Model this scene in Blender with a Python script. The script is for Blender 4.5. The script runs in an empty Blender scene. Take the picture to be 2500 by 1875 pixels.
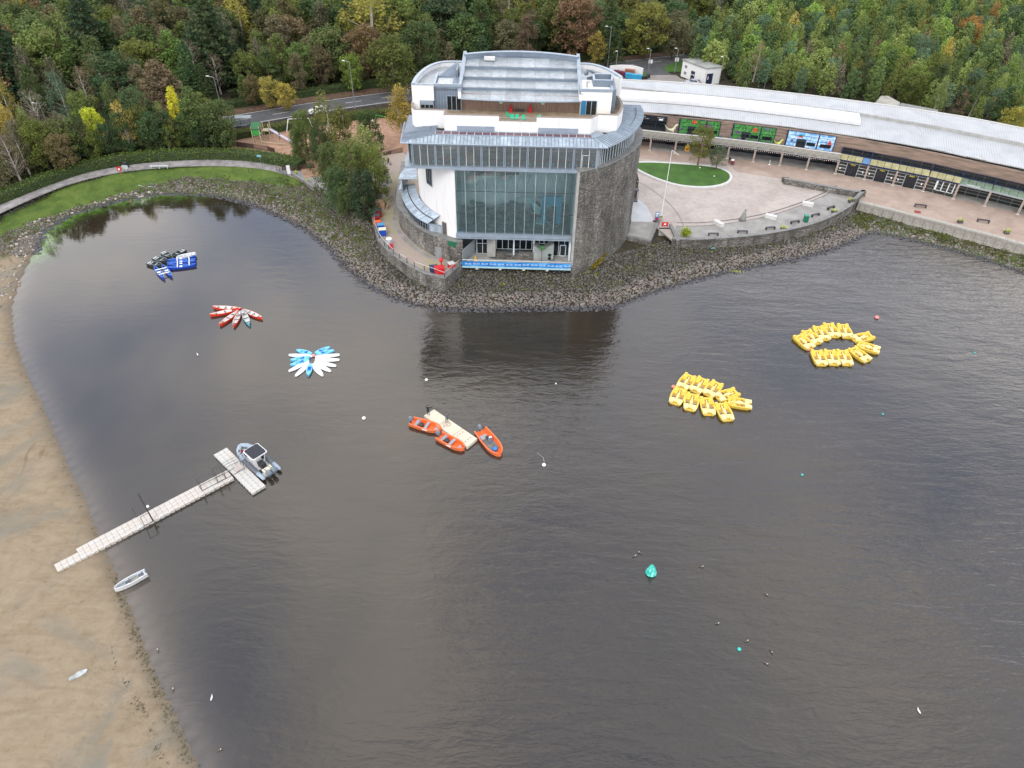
import bpy, bmesh, math, random
import numpy as np
from mathutils import Vector, Matrix
random.seed(7); rng = np.random.default_rng(7)
S = bpy.context.scene; COL = S.collection
pi = math.pi; rad = math.radians
# ------------------------------------------------------------------ camera
F_PX, PXC, PYC, PITCH, ROLL, HC = 1740.0, 1250.0, 937.5, 40.3, 1.2, 66.0
K = 2500/2212
_p, _r = rad(PITCH), rad(ROLL)
_D = np.array([0, math.cos(_p), -math.sin(_p)]); _r0 = np.array([1., 0, 0]); _u0 = np.array([0, math.sin(_p), math.cos(_p)])
_R = _r0*math.cos(_r)+_u0*math.sin(_r); _U = -_r0*math.sin(_r)+_u0*math.cos(_r)
cam = bpy.data.cameras.new('camera'); camo = bpy.data.objects.new('camera', cam); COL.objects.link(camo)
cam.sensor_width = 36; cam.lens = F_PX/2500*36; cam.clip_end = 3000; cam.clip_start = 1
_m = Matrix(((_R[0], _U[0], -_D[0], 0), (_R[1], _U[1], -_D[1], 0), (_R[2], _U[2], -_D[2], HC), (0, 0, 0, 1)))
camo.matrix_world = _m
S.camera = camo
# ------------------------------------------------------------------ sky, sun, exposure
SUN_EL, SUN_AZ = 48, 200      # azimuth: degrees clockwise from +Y
wd = bpy.data.worlds.new('World'); S.world = wd; wd.use_nodes = True
nt = wd.node_tree; nt.nodes.clear()
def N(t, ty, **kw):
    n = t.nodes.new(ty)
    for k, v in kw.items():
        if k.startswith('i_'):
            n.inputs[k[2:].replace('_', ' ')].default_value = v
        else: setattr(n, k, v)
    return n
sky = N(nt, 'ShaderNodeTexSky', sky_type='NISHITA', sun_disc=False, sun_elevation=rad(SUN_EL), sun_rotation=rad(SUN_AZ))
sky.air_density = 1.0; sky.dust_density = 3.0
tc = N(nt, 'ShaderNodeTexCoord')
mp = N(nt, 'ShaderNodeMapping'); mp.inputs['Scale'].default_value = (1, 1, 2.2); mp.inputs['Location'].default_value = (0, 0, 0)
nt.links.new(tc.outputs['Generated'], mp.inputs['Vector'])
nz = N(nt, 'ShaderNodeTexNoise'); nz.inputs['Scale'].default_value = 2.0; nz.inputs['Detail'].default_value = 5; nz.inputs['Roughness'].default_value = .5; nz.inputs['Distortion'].default_value = .4
nt.links.new(mp.outputs['Vector'], nz.inputs['Vector'])
cr = N(nt, 'ShaderNodeValToRGB')
CLOUD = 11.5
cr.color_ramp.elements[0].position = .38; cr.color_ramp.elements[0].color = (.42, .51, .72, 1)
cr.color_ramp.elements[1].position = .62; cr.color_ramp.elements[1].color = (1.27, 1.20, 1.13, 1)
nt.links.new(nz.outputs['Fac'], cr.inputs['Fac'])
scl = N(nt, 'ShaderNodeVectorMath', operation='SCALE'); scl.inputs['Scale'].default_value = CLOUD
sz_ = N(nt, 'ShaderNodeSeparateXYZ'); nt.links.new(tc.outputs['Generated'], sz_.inputs[0])
gm = N(nt, 'ShaderNodeMapRange'); gm.inputs['From Min'].default_value = .35; gm.inputs['From Max'].default_value = .95; gm.inputs['To Min'].default_value = 1.4; gm.inputs['To Max'].default_value = .85
nt.links.new(sz_.outputs['Z'], gm.inputs['Value']); gs = N(nt, 'ShaderNodeVectorMath', operation='SCALE'); nt.links.new(cr.outputs['Color'], gs.inputs[0]); nt.links.new(gm.outputs['Result'], gs.inputs['Scale'])
nt.links.new(gs.outputs['Vector'], scl.inputs[0])
mx = N(nt, 'ShaderNodeMix', data_type='RGBA'); mx.inputs['Factor'].default_value = .88
nt.links.new(sky.outputs['Color'], mx.inputs['A']); nt.links.new(scl.outputs['Vector'], mx.inputs['B'])
bg = N(nt, 'ShaderNodeBackground'); bg.inputs['Strength'].default_value = .15
nt.links.new(mx.outputs['Result'], bg.inputs['Color'])
wo = N(nt, 'ShaderNodeOutputWorld'); nt.links.new(bg.outputs['Background'], wo.inputs['Surface'])
sl = bpy.data.lights.new('sun', 'SUN'); sl.energy = 1.3; sl.angle = rad(24); sl.color = (1, .95, .88)
slo = bpy.data.objects.new('sun', sl); COL.objects.link(slo)
_sd = Vector((math.sin(rad(SUN_AZ))*math.cos(rad(SUN_EL)), math.cos(rad(SUN_AZ))*math.cos(rad(SUN_EL)), math.sin(rad(SUN_EL))))
slo.rotation_euler = _sd.to_track_quat('Z', 'Y').to_euler()
S.view_settings.view_transform = 'Standard'; S.view_settings.look = 'None'
S.view_settings.exposure = 0.12; S.view_settings.gamma = 1; S.view_settings.use_curve_mapping = False
try: S.cycles.max_bounces = 8; S.cycles.transparent_max_bounces = 12; S.cycles.caustics_reflective = False; S.cycles.caustics_refractive = False
except Exception: pass
# ------------------------------------------------------------------ photo measurement -> ground position
def ray(u, v): return _D+_R*(u-PXC)/F_PX-_U*(v-PYC)/F_PX
def W(u, v, z=0.):
    d = ray(u, v); t = (z-HC)/d[2]; return np.array([d[0]*t, d[1]*t, z])
def Wk(u, v, z=0.): return W(u*K, v*K, z)
def proj(p):
    q = np.array(p, float)-[0, 0, HC]; c = q@_D
    return PXC+F_PX*(q@_R)/c, PYC-F_PX*(q@_U)/c
def xy(p): return (float(p[0]), float(p[1]))
# ------------------------------------------------------------------ materials
MATS = {}
def pm(name, col, rough=.6, var=.12, scale=3., bump=0., metal=0., spec=.5, col2=None, detail=4, stretch=None, coat=0, bscale=None):
    if name in MATS: return MATS[name]
    m = bpy.data.materials.new(name); m.use_nodes = True; t = m.node_tree; b = t.nodes['Principled BSDF']
    b.inputs['Roughness'].default_value = rough; b.inputs['Metallic'].default_value = metal
    b.inputs['Specular IOR Level'].default_value = spec; b.inputs['Coat Weight'].default_value = coat
    c = tuple(col)
    c1 = tuple(min(1, x*(1-var)) for x in c); c2 = col2 or tuple(min(1, x*(1+var)) for x in c)
    co = N(t, 'ShaderNodeTexCoord'); n = N(t, 'ShaderNodeTexNoise'); n.inputs['Scale'].default_value = scale; n.inputs['Detail'].default_value = detail
    src = co.outputs['Object']
    if stretch:
        mp = N(t, 'ShaderNodeMapping'); mp.inputs['Scale'].default_value = stretch; t.links.new(src, mp.inputs['Vector']); src = mp.outputs['Vector']
    t.links.new(src, n.inputs['Vector'])
    r = N(t, 'ShaderNodeValToRGB'); r.color_ramp.elements[0].position = .32; r.color_ramp.elements[1].position = .68
    r.color_ramp.elements[0].color = (*c1, 1); r.color_ramp.elements[1].color = (*c2, 1)
    t.links.new(n.outputs['Fac'], r.inputs['Fac']); t.links.new(r.outputs['Color'], b.inputs['Base Color'])
    if bump:
        bn = N(t, 'ShaderNodeTexNoise'); bn.inputs['Scale'].default_value = bscale or scale*3; bn.inputs['Detail'].default_value = 3
        t.links.new(src, bn.inputs['Vector'])
        bp = N(t, 'ShaderNodeBump'); bp.inputs['Strength'].default_value = bump; bp.inputs['Distance'].default_value = .05
        t.links.new(bn.outputs['Fac'], bp.inputs['Height']); t.links.new(bp.outputs['Normal'], b.inputs['Normal'])
    MATS[name] = m; return m
def mixc(t, a, b, fac, mode='MIX'):
    n = N(t, 'ShaderNodeMix', data_type='RGBA', blend_type=mode)
    for s, k in ((a, 'A'), (b, 'B'), (fac, 'Factor')):
        if isinstance(s, (int, float)): n.inputs[k].default_value = s
        elif isinstance(s, tuple): n.inputs[k].default_value = (*s[:3], 1)
        else: t.links.new(s, n.inputs[k])
    return n.outputs['Result']
def ramp(t, src, stops):
    r = N(t, 'ShaderNodeValToRGB'); e = r.color_ramp.elements
    while len(e) < len(stops): e.new(.5)
    for el, (p, c) in zip(e, stops): el.position = p; el.color = (*c, 1) if len(c) == 3 else c
    t.links.new(src, r.inputs['Fac']); return r.outputs['Color']
def noise(t, vec, scale, detail=4, dist=0, rough=.5):
    n = N(t, 'ShaderNodeTexNoise'); n.inputs['Scale'].default_value = scale; n.inputs['Detail'].default_value = detail; n.inputs['Distortion'].default_value = dist; n.inputs['Roughness'].default_value = rough
    t.links.new(vec, n.inputs['Vector']); return n.outputs['Fac']
def attr(t, name):
    n = N(t, 'ShaderNodeAttribute'); n.attribute_name = name; return n
def bumpn(t, h, strength, dist=.05, base=None):
    b = N(t, 'ShaderNodeBump'); b.inputs['Strength'].default_value = strength; b.inputs['Distance'].default_value = dist
    t.links.new(h, b.inputs['Height'])
    if base is not None: t.links.new(base, b.inputs['Normal'])
    return b.outputs['Normal']
def newmat(name):
    m = bpy.data.materials.new(name); m.use_nodes = True; MATS[name] = m
    return m, m.node_tree, m.node_tree.nodes['Principled BSDF']
def objc(t, scale=None, rot=None):
    co = N(t, 'ShaderNodeTexCoord')
    if scale is None and rot is None: return co.outputs['Object']
    mp = N(t, 'ShaderNodeMapping')
    if scale: mp.inputs['Scale'].default_value = scale
    if rot: mp.inputs['Rotation'].default_value = rot
    t.links.new(co.outputs['Object'], mp.inputs['Vector']); return mp.outputs['Vector']
# ------------------------------------------------------------------ mesh builder
class MB:
    def __init__(s): s.v = []; s.f = []; s.m = []
    def add(s, vs, fs, mi=0):
        o = len(s.v); s.v += [tuple(map(float, p)) for p in vs]; s.f += [tuple(o+i for i in f) for f in fs]; s.m += [mi]*len(fs); return s
    def box(s, x0, x1, y0, y1, z0, z1, mi=0):
        vs = [(x0, y0, z0), (x1, y0, z0), (x1, y1, z0), (x0, y1, z0), (x0, y0, z1), (x1, y0, z1), (x1, y1, z1), (x0, y1, z1)]
        return s.add(vs, [(0, 3, 2, 1), (4, 5, 6, 7), (0, 1, 5, 4), (1, 2, 6, 5), (2, 3, 7, 6), (3, 0, 4, 7)], mi)
    def obox(s, c, size, rz=0, mi=0, taper=1.):
        hx, hy, hz = size[0]/2, size[1]/2, size[2]/2; ca, sa = math.cos(rz), math.sin(rz); vs = []
        for z, k in ((-hz, 1), (hz, taper)):
            for x, y in ((-hx, -hy), (hx, -hy), (hx, hy), (-hx, hy)):
                x *= k; y *= k; vs.append((c[0]+x*ca-y*sa, c[1]+x*sa+y*ca, c[2]+z))
        return s.add(vs, [(0, 3, 2, 1), (4, 5, 6, 7), (0, 1, 5, 4), (1, 2, 6, 5), (2, 3, 7, 6), (3, 0, 4, 7)], mi)
    def quad(s, a, b, c, d, mi=0): return s.add([a, b, c, d], [(0, 1, 2, 3)], mi)
    def slab(s, pts, t, mi=0):      # polygon of 3-D points given a thickness t downwards
        n = len(pts); top = [tuple(p) for p in pts]; bot = [(p[0], p[1], p[2]-t) for p in top]
        return s.add(top+bot, [tuple(range(n)), tuple(range(2*n-1, n-1, -1))]+[(i, i+n, (i+1) % n+n, (i+1) % n) for i in range(n)], mi)
    def prism(s, poly, z0, z1, mi=0):
        return s.slab([(p[0], p[1], z1) for p in poly], z1-z0, mi)
    def wall(s, pl, z0, z1, t, mi=0, closed=False):   # thickness t to the left of the line
        off = offset(pl, t, closed); n = len(pl); z0f = z0 if callable(z0) else (lambda i: z0[i] if hasattr(z0, '__len__') else z0); z1f = z1 if callable(z1) else (lambda i: z1[i] if hasattr(z1, '__len__') else z1)
        vs = []
        for i in range(n):
            vs += [(*pl[i], z0f(i)), (*pl[i], z1f(i)), (*off[i], z1f(i)), (*off[i], z0f(i))]
        fs = []
        for i in range(n if closed else n-1):
            a, b = 4*i, 4*((i+1) % n)
            fs += [(a, b, b+1, a+1), (a+1, b+1, b+2, a+2), (a+2, b+2, b+3, a+3), (a+3, b+3, b, a)]
        if not closed: fs += [(0, 1, 2, 3), (4*n-4, 4*n-1, 4*n-2, 4*n-3)]
        return s.add(vs, fs, mi)
    def tube(s, p, q, r, n=6, mi=0, r2=None):
        p = Vector([float(x) for x in p]); q = Vector([float(x) for x in q]); d = (q-p)
        if d.length < 1e-6: return s
        d.normalize(); a = d.orthogonal().normalized(); b = d.cross(a); r2 = r if r2 is None else r2
        vs = [p+(a*math.cos(2*pi*i/n)+b*math.sin(2*pi*i/n))*r for i in range(n)]+[q+(a*math.cos(2*pi*i/n)+b*math.sin(2*pi*i/n))*r2 for i in range(n)]
        return s.add(vs, [(i, (i+1) % n, (i+1) % n+n, i+n) for i in range(n)]+[tuple(range(n-1, -1, -1)), tuple(range(n, 2*n))], mi)
    def path(s, pts, r, n=6, mi=0):
        for a, b in zip(pts[:-1], pts[1:]): s.tube(a, b, r, n, mi)
        return s
    def ball(s, c, r, sx=1, sy=1, sz=1, n=10, k=6, mi=0):
        vs = [(c[0], c[1], c[2]-r*sz)]
        for j in range(1, k):
            t = pi*j/k
            for i in range(n): vs.append((c[0]+r*sx*math.sin(t)*math.cos(2*pi*i/n), c[1]+r*sy*math.sin(t)*math.sin(2*pi*i/n), c[2]-r*sz*math.cos(t)))
        vs.append((c[0], c[1], c[2]+r*sz)); L = len(vs)-1; fs = [(0, 1+(i+1) % n, 1+i) for i in range(n)]
        for j in range(k-2):
            for i in range(n): a = 1+j*n+i; b = 1+j*n+(i+1) % n; fs.append((a, b, b+n, a+n))
        fs += [(L, 1+(k-2)*n+i, 1+(k-2)*n+(i+1) % n) for i in range(n)]
        return s.add(vs, fs, mi)
    def loft(s, rings, mi=0, mis=None, cap=True):
        n = len(rings[0]); vs = [p for r in rings for p in r]; o = len(s.v); s.v += [tuple(map(float, p)) for p in vs]
        for j in range(len(rings)-1):
            for i in range(n):
                a = o+j*n+i; b = o+j*n+(i+1) % n; s.f.append((a, b, b+n, a+n)); s.m.append(mis[i] if mis else mi)
        if cap:
            s.f.append(tuple(o+i for i in range(n-1, -1, -1))); s.m.append(mi); s.f.append(tuple(o+(len(rings)-1)*n+i for i in range(n))); s.m.append(mi)
        return s
    def mesh(s, name, mats, smooth=False):
        me = bpy.data.meshes.new(name); me.from_pydata(s.v, [], s.f)
        for m in (mats if isinstance(mats, (list, tuple)) else [mats]): me.materials.append(m)
        if any(s.m): me.polygons.foreach_set('material_index', s.m)
        if smooth: me.polygons.foreach_set('use_smooth', [True]*len(s.f))
        me.update(); return me
    def build(s, name, mats, parent=None, smooth=False, loc=None, **kw):
        return place(s.mesh(name, mats, smooth), name, parent, loc, **kw)
def place(me, name, parent=None, loc=None, rz=0, rot=None, scale=None, label=None, cat=None, group=None, kind=None, color=None):
    o = bpy.data.objects.new(name, me); COL.objects.link(o); o.parent = parent
    if loc is not None: o.location = loc
    o.rotation_euler = rot or (0, 0, rz)
    if scale is not None: o.scale = scale if hasattr(scale, '__len__') else (scale,)*3
    if label: o['label'] = label
    if cat: o['category'] = cat
    if group: o['group'] = group
    if kind: o['kind'] = kind
    if color is not None: o.color = color
    return o
def thing(name, label, cat, loc=(0, 0, 0), rz=0, group=None, rot=None):
    return place(None, name, None, tuple(float(x) for x in loc), rz, rot, label=label, cat=cat, group=group)
KIDS = {}
def children(o): return [c for c in bpy.data.objects if c.parent == o]
def kids_of(root):
    if root.name not in KIDS:
        KIDS[root.name] = [(c, [g for g in bpy.data.objects if g.parent == c]) for c in bpy.data.objects if c.parent == root]
    return KIDS[root.name]
def dup(root, loc, rz=0, label=None, group=None, scale=None, color=None, rot=None):
    r = root.copy(); COL.objects.link(r); r.location = tuple(float(x) for x in loc); r.rotation_euler = rot or (0, 0, rz)
    if scale: r.scale = scale if hasattr(scale, '__len__') else (scale,)*3
    if label: r['label'] = label
    if group: r['group'] = group
    if color is not None: r.color = color
    for ch, gs in kids_of(root):
        c = ch.copy(); COL.objects.link(c); c.parent = r
        if color is not None: c.color = color
        for g in gs:
            d = g.copy(); COL.objects.link(d); d.parent = c
    return r
def offset(pl, t, closed=False):
    n = len(pl); out = []
    for i in range(n):
        if closed: a, b, c = pl[i-1], pl[i], pl[(i+1) % n]
        else: a, b, c = pl[max(i-1, 0)], pl[i], pl[min(i+1, n-1)]
        d1 = Vector((b[0]-a[0], b[1]-a[1])); d2 = Vector((c[0]-b[0], c[1]-b[1]))
        if d1.length < 1e-6: d1 = d2
        if d2.length < 1e-6: d2 = d1
        d1.normalize(); d2.normalize(); n1 = Vector((-d1.y, d1.x)); n2 = Vector((-d2.y, d2.x)); m = (n1+n2)
        if m.length < 1e-3: m = n1
        m.normalize(); k = t/max(.35, m.dot(n1)); out.append((b[0]+m.x*k, b[1]+m.y*k))
    return out
def resample(pl, step):
    pts = [Vector([float(c) for c in p]) for p in pl]; out = [pts[0]]
    for a, b in zip(pts[:-1], pts[1:]):
        L = (b-a).length; n = max(1, int(round(L/step)))
        for i in range(1, n+1): out.append(a.lerp(b, i/n))
    return [tuple(p) for p in out]
def smooth(pl, it=2):
    pts = [np.array([float(c) for c in p]) for p in pl]
    for _ in range(it):
        q = [pts[0]]
        for a, b in zip(pts[:-1], pts[1:]): q += [a*.75+b*.25, a*.25+b*.75]
        q.append(pts[-1]); pts = q
    return [tuple(p) for p in pts]
def pip(poly, X, Y):
    poly = np.array([xy(p) for p in poly]); inside = np.zeros(np.shape(X), bool); n = len(poly)
    for i in range(n):
        x1, y1 = poly[i]; x2, y2 = poly[(i+1) % n]
        c = ((y1 > Y) != (y2 > Y)) & (X < (x2-x1)*(Y-y1)/((y2-y1) or 1e-9)+x1); inside ^= c
    return inside
def pdist(pl, X, Y, closed=False):
    best = np.full(np.shape(X), 1e9); idx = np.zeros(np.shape(X), int); n = len(pl)
    for i in range(n if closed else n-1):
        ax, ay = pl[i][:2]; bx, by = pl[(i+1) % n][:2]; dx, dy = bx-ax, by-ay
        t = np.clip(((X-ax)*dx+(Y-ay)*dy)/(dx*dx+dy*dy+1e-9), 0, 1); d = np.hypot(X-ax-t*dx, Y-ay-t*dy)
        k = d < best; best = np.where(k, d, best); idx = np.where(k, i, idx)
    return best, idx
def npmesh(name, V, F4, mats, F3=False, smooth_=False, attrs=None, midx=None, cols=None):
    me = bpy.data.meshes.new(name); k = 3 if F3 else 4; nf = len(F4)
    me.vertices.add(len(V)); me.vertices.foreach_set('co', np.asarray(V, np.float32).ravel())
    me.loops.add(nf*k); me.loops.foreach_set('vertex_index', np.asarray(F4, np.int32).ravel())
    me.polygons.add(nf); me.polygons.foreach_set('loop_start', np.arange(0, nf*k, k, dtype=np.int32))
    if smooth_: me.polygons.foreach_set('use_smooth', np.ones(nf, bool))
    for m in (mats if isinstance(mats, (list, tuple)) else [mats]): me.materials.append(m)
    if midx is not None: me.polygons.foreach_set('material_index', np.asarray(midx, np.int32))
    for kx, a in (attrs or {}).items():
        at = me.attributes.new(kx, 'FLOAT', 'POINT'); at.data.foreach_set('value', np.asarray(a, np.float32).ravel())
    for kx, a in (cols or {}).items():
        at = me.attributes.new(kx, 'FLOAT_COLOR', 'POINT'); at.data.foreach_set('color', np.asarray(a, np.float32).ravel())
    me.update(calc_edges=True); me.validate(); return me
_txt = {}
def text_mesh(s, size, mat, ext=.01):
    key = (s, size, mat.name)
    if key in _txt: return _txt[key]
    c = bpy.data.curves.new('lettering', 'FONT'); c.body = s; c.size = size; c.extrude = ext; c.align_x = 'CENTER'; c.align_y = 'CENTER'; c.resolution_u = 2
    o = bpy.data.objects.new('tmp', c); COL.objects.link(o); bpy.context.view_layer.update()
    me = bpy.data.meshes.new_from_object(o.evaluated_get(bpy.context.evaluated_depsgraph_get())); me.name = 'lettering'
    bpy.data.objects.remove(o); me.materials.clear(); me.materials.append(mat); _txt[key] = me; return me
# ================================================================== SETTING
G = 2.6
shore_px = [(440,1659),(395,1560),(350,1470),(310,1370),(280,1290),(240,1200),(215,1145),(190,1080),(150,1000),(100,880),(60,800),(35,730),(30,660),(50,600),(75,550),(95,500),(150,465),(230,440),(300,427),(350,419),(430,420),(480,425),(540,441),(600,466),(660,496),(715,540),(750,580),(790,612),(840,640),(900,660),(960,668),(1060,668),(1150,666),(1250,667),(1330,662),(1400,635),(1480,610),(1560,590),(1640,575),(1740,555),(1810,535),(1850,516),(1890,503),(1960,515),(2040,535),(2120,556),(2212,590)]
SH = [xy(Wk(u, v)) for u, v in shore_px]
NB = 15                                  # first segments are beach
SH = [(SH[0][0]+14, -45.)]+SH+[(150., 85.), (240., 60.)]; NB += 1
LAKE = SH+[(240., -45.)]
# terrain grid
gx = np.concatenate([np.arange(-330, -130, 5.), np.arange(-130, 130, 1.), np.arange(130, 331, 5.)]); gy = np.concatenate([np.arange(-45, 160, 1.), np.arange(160, 480, 5.)])
def hfun(X, Y):
    d, i = pdist(SH, X, Y); inside = pip(LAKE, X, Y)
    beach = np.clip((NB+1.5-i)/3., 0, 1)
    wob = .05*np.sin(X*.9+Y*.37)+.05*np.sin(Y*1.1-X*.5)
    hb = np.minimum(.028*d+np.maximum(0, d-14)*.01, 1.6); hk = np.minimum(.15*d+.02+wob*np.clip(d, 0, 1), 2.5)
    hl = hb*beach+hk*(1-beach)
    # the inlet bank is steeper than the bank below the tower
    left = np.clip((-22-X)/8, 0, 1)*(1-beach); hl = hl*(1-left)+np.minimum(.27*d+.02+wob*np.clip(d, 0, 1), 2.5)*left
    far = np.clip((X+95)/-12, 0, 1)*np.clip((Y-105)/15, 0, 1); hl = np.maximum(hl, far*2.5)
    return np.where(inside, -np.minimum(d*.12, 3), hl), d, i, inside
XX, YY = np.meshgrid(gx, gy); ZZ, DD, II, INS = hfun(XX, YY)
def zt(x, y):
    return float(hfun(np.array([float(x)]), np.array([float(y)]))[0][0])
def Gp(u, v, k=K):      # ground point under a photo pixel
    z = 2.0
    for _ in range(12):
        p = W(u*k, v*k, z); z = .5*z+.5*max(0, zt(p[0], p[1]))
    p = W(u*k, v*k, z); return np.array([p[0], p[1], max(0, zt(p[0], p[1]))])
def gpx(pts, z=None, k=K): return [xy(Gp(u, v, k) if z is None else W(u*k, v*k, z)) for u, v in pts]
# grass & sand weights
path_c = gpx([(-60,478),(0,452),(60,424),(150,389),(250,366),(350,355),(450,351),(540,354),(600,363),(640,376),(680,388)], 2.55)
path_c = smooth(path_c, 2)
grass_poly = gpx([(-80,495),(0,462),(80,424),(150,398),(250,374),(350,362),(450,357),(540,362),(600,368),(660,395),(640,402),(590,394),(540,384),(470,376),(400,372),(320,385),(250,402),(150,430),(90,452),(40,468),(0,485),(-80,560)], 2.3)
scrub_poly = gpx([(540,385),(600,390),(660,400),(720,470),(800,500),(790,560),(740,530),(690,490),(640,455),(590,430),(540,420)], 1.8)
scrub2 = gpx([(0,490),(60,465),(110,450),(250,402),(320,385),(470,377),(540,386),(540,418),(430,405),(330,400),(230,420),(120,455),(50,500),(0,540)], 1.8)
scrub3 = gpx([(1850,452),(1950,462),(2060,487),(2212,525),(2300,550),(2300,590),(2160,555),(2040,520),(1940,500),(1880,488),(1840,470)], 1.6)
def softin(poly, X, Y, w=1.2):
    ins = pip(poly, X, Y); d, _ = pdist(poly, X, Y, True); return np.clip(.5+np.where(ins, d, -d)/w/2, 0, 1)
beachw = np.clip((NB+1.5-II)/3., 0, 1)*np.clip(1-(YY-118)/8, 0, 1)
beachw = np.where((YY > 100) & (DD > 5), beachw*np.clip(1-(DD-5)/3, 0, 1), beachw)
grassw = softin(grass_poly, XX, YY); scrubw = np.maximum(np.maximum(softin(scrub_poly, XX, YY), softin(scrub2, XX, YY)), softin(scrub3, XX, YY, 1.5))
nyy, nxx = XX.shape; ii = np.arange(nyy*nxx).reshape(nyy, nxx)
Fq = np.stack([ii[:-1, :-1], ii[:-1, 1:], ii[1:, 1:], ii[1:, :-1]], -1).reshape(-1, 4)
m, t, b = newmat('land'); b.inputs['Roughness'].default_value = .9; b.inputs['Specular IOR Level'].default_value = .2
oc = objc(t); sd = attr(t, 'sand').outputs['Fac']; gr = attr(t, 'grass').outputs['Fac']; scb = attr(t, 'scrub').outputs['Fac']; wt = attr(t, 'wet').outputs['Fac']
n1 = noise(t, oc, .11, 6, 1.2, .6); n2 = noise(t, oc, .8, 6, .6, .6); n3 = noise(t, oc, 6, 4)
sand = ramp(t, n1, [(.3, (.33, .235, .135)), (.45, (.43, .32, .195)), (.58, (.50, .385, .255)), (.72, (.38, .29, .18))])
sand = mixc(t, sand, ramp(t, n2, [(.3, (.26, .19, .12)), (.5, (.45, .36, .25)), (.75, (.60, .50, .38))]), .45)
st = noise(t, objc(t, (.16, .7, 1), (0, 0, 1.05)), .8, 6, 2.2)
sand = mixc(t, sand, ramp(t, st, [(.38, (.23, .16, .1)), (.5, (.45, .35, .23)), (.62, (.55, .45, .32))]), .22)
sand = mixc(t, sand, ramp(t, noise(t, oc, 2.2, 5, .8), [(.55, (.46, .36, .24)), (.72, (.2, .15, .095))]), .25)
def trk(cx, cy, rr):       # faint tyre tracks: thin arcs broken up by noise
    vd = N(t, 'ShaderNodeVectorMath', operation='DISTANCE'); t.links.new(dst, vd.inputs[0]); vd.inputs[1].default_value = (cx, cy, 0)
    s1 = N(t, 'ShaderNodeMath', operation='SUBTRACT'); t.links.new(vd.outputs['Value'], s1.inputs[0]); s1.inputs[1].default_value = rr
    s2 = N(t, 'ShaderNodeMath', operation='ABSOLUTE'); t.links.new(s1.outputs[0], s2.inputs[0]); return ramp(t, s2.outputs[0], [(.1, (1, 1, 1)), (.3, (0, 0, 0))])
nd = N(t, 'ShaderNodeTexNoise'); nd.inputs['Scale'].default_value = .12; nd.inputs['Detail'].default_value = 2; t.links.new(oc, nd.inputs['Vector'])
av = N(t, 'ShaderNodeVectorMath', operation='MULTIPLY_ADD'); t.links.new(nd.outputs['Color'], av.inputs[0]); av.inputs[1].default_value = (5, 5, 0); t.links.new(oc, av.inputs[2]); dst = av.outputs['Vector']
brk = ramp(t, noise(t, oc, .3, 4), [(.4, (0, 0, 0)), (.6, (.5, .5, .5))])
for cx_, cy_, r_k in ((-95, 12, 47), (-95, 12, 48.7), (-95, 12, 54), (-10, 80, 62), (-10, 80, 63.7), (-120, 60, 62), (-120, 60, 63.7), (-70, -20, 52)):
    sand = mixc(t, sand, (.20, .145, .09), mixc(t, (0, 0, 0), trk(cx_, cy_, r_k), brk))
sand = mixc(t, sand, (.30, .29, .24), ramp(t, noise(t, oc, .07, 5, 1.5, .6), [(.5, (0, 0, 0)), (.66, (.75, .75, .75))]))
wetm = N(t, 'ShaderNodeMath', operation='MULTIPLY'); t.links.new(wt, wetm.inputs[0]); wetm.inputs[1].default_value = .85
sand = mixc(t, sand, mixc(t, sand, (.17, .135, .10), .8), wetm.outputs[0])
# dark weed specks in the strand line
wl = N(t, 'ShaderNodeMath', operation='MULTIPLY'); wr = ramp(t, noise(t, oc, 3.5, 4, 1.5), [(.44, (0, 0, 0)), (.56, (1, 1, 1))]); t.links.new(wr, wl.inputs[0]); t.links.new(attr(t, 'weed').outputs['Fac'], wl.inputs[1])
wl2 = N(t, 'ShaderNodeMath', operation='MULTIPLY'); t.links.new(wl.outputs[0], wl2.inputs[0]); wl2.inputs[1].default_value = .3
sand = mixc(t, sand, (.10, .09, .06), wl2.outputs[0])
soil = ramp(t, n2, [(.3, (.022, .02, .014)), (.55, (.05, .042, .028)), (.75, (.07, .07, .03))])
grs = ramp(t, noise(t, oc, .35, 6, .5, .7), [(.34, (.045, .075, .02)), (.48, (.08, .125, .025)), (.6, (.125, .175, .035)), (.7, (.15, .145, .06))])
grs = mixc(t, grs, ramp(t, n3, [(.35, (.03, .055, .012)), (.65, (.10, .16, .03))]), .4)
scr = ramp(t, noise(t, oc, .6, 6, .8, .65), [(.34, (.05, .075, .02)), (.48, (.075, .12, .025)), (.56, (.075, .06, .045)), (.7, (.17, .15, .05))])
sand = mixc(t, sand, (.56, .57, .57), 1., 'MULTIPLY')
c = mixc(t, soil, sand, sd)
scf = N(t, 'ShaderNodeMath', operation='MULTIPLY'); t.links.new(scb, scf.inputs[0]); t.links.new(ramp(t, noise(t, oc, .9, 5, .5, .7), [(.36, (0, 0, 0)), (.52, (1, 1, 1))]), scf.inputs[1])
c = mixc(t, c, scr, scf.outputs[0])
ng = N(t, 'ShaderNodeMath', operation='ADD'); t.links.new(gr, ng.inputs[0]); t.links.new(ramp(t, n2, [(0, (-.2, 0, 0)), (1, (.3, .3, .3))]), ng.inputs[1])
gst = ramp(t, ng.outputs[0], [(.42, (0, 0, 0)), (.62, (1, 1, 1))])
c = mixc(t, c, grs, gst); t.links.new(c, b.inputs['Base Color'])
t.links.new(bumpn(t, noise(t, oc, 2.5, 6, .5, .65), .35, .12, bumpn(t, noise(t, oc, 14, 3), .4, .04)), b.inputs['Normal'])
wetd = np.exp(-(DD/1.3)**2)
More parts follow.
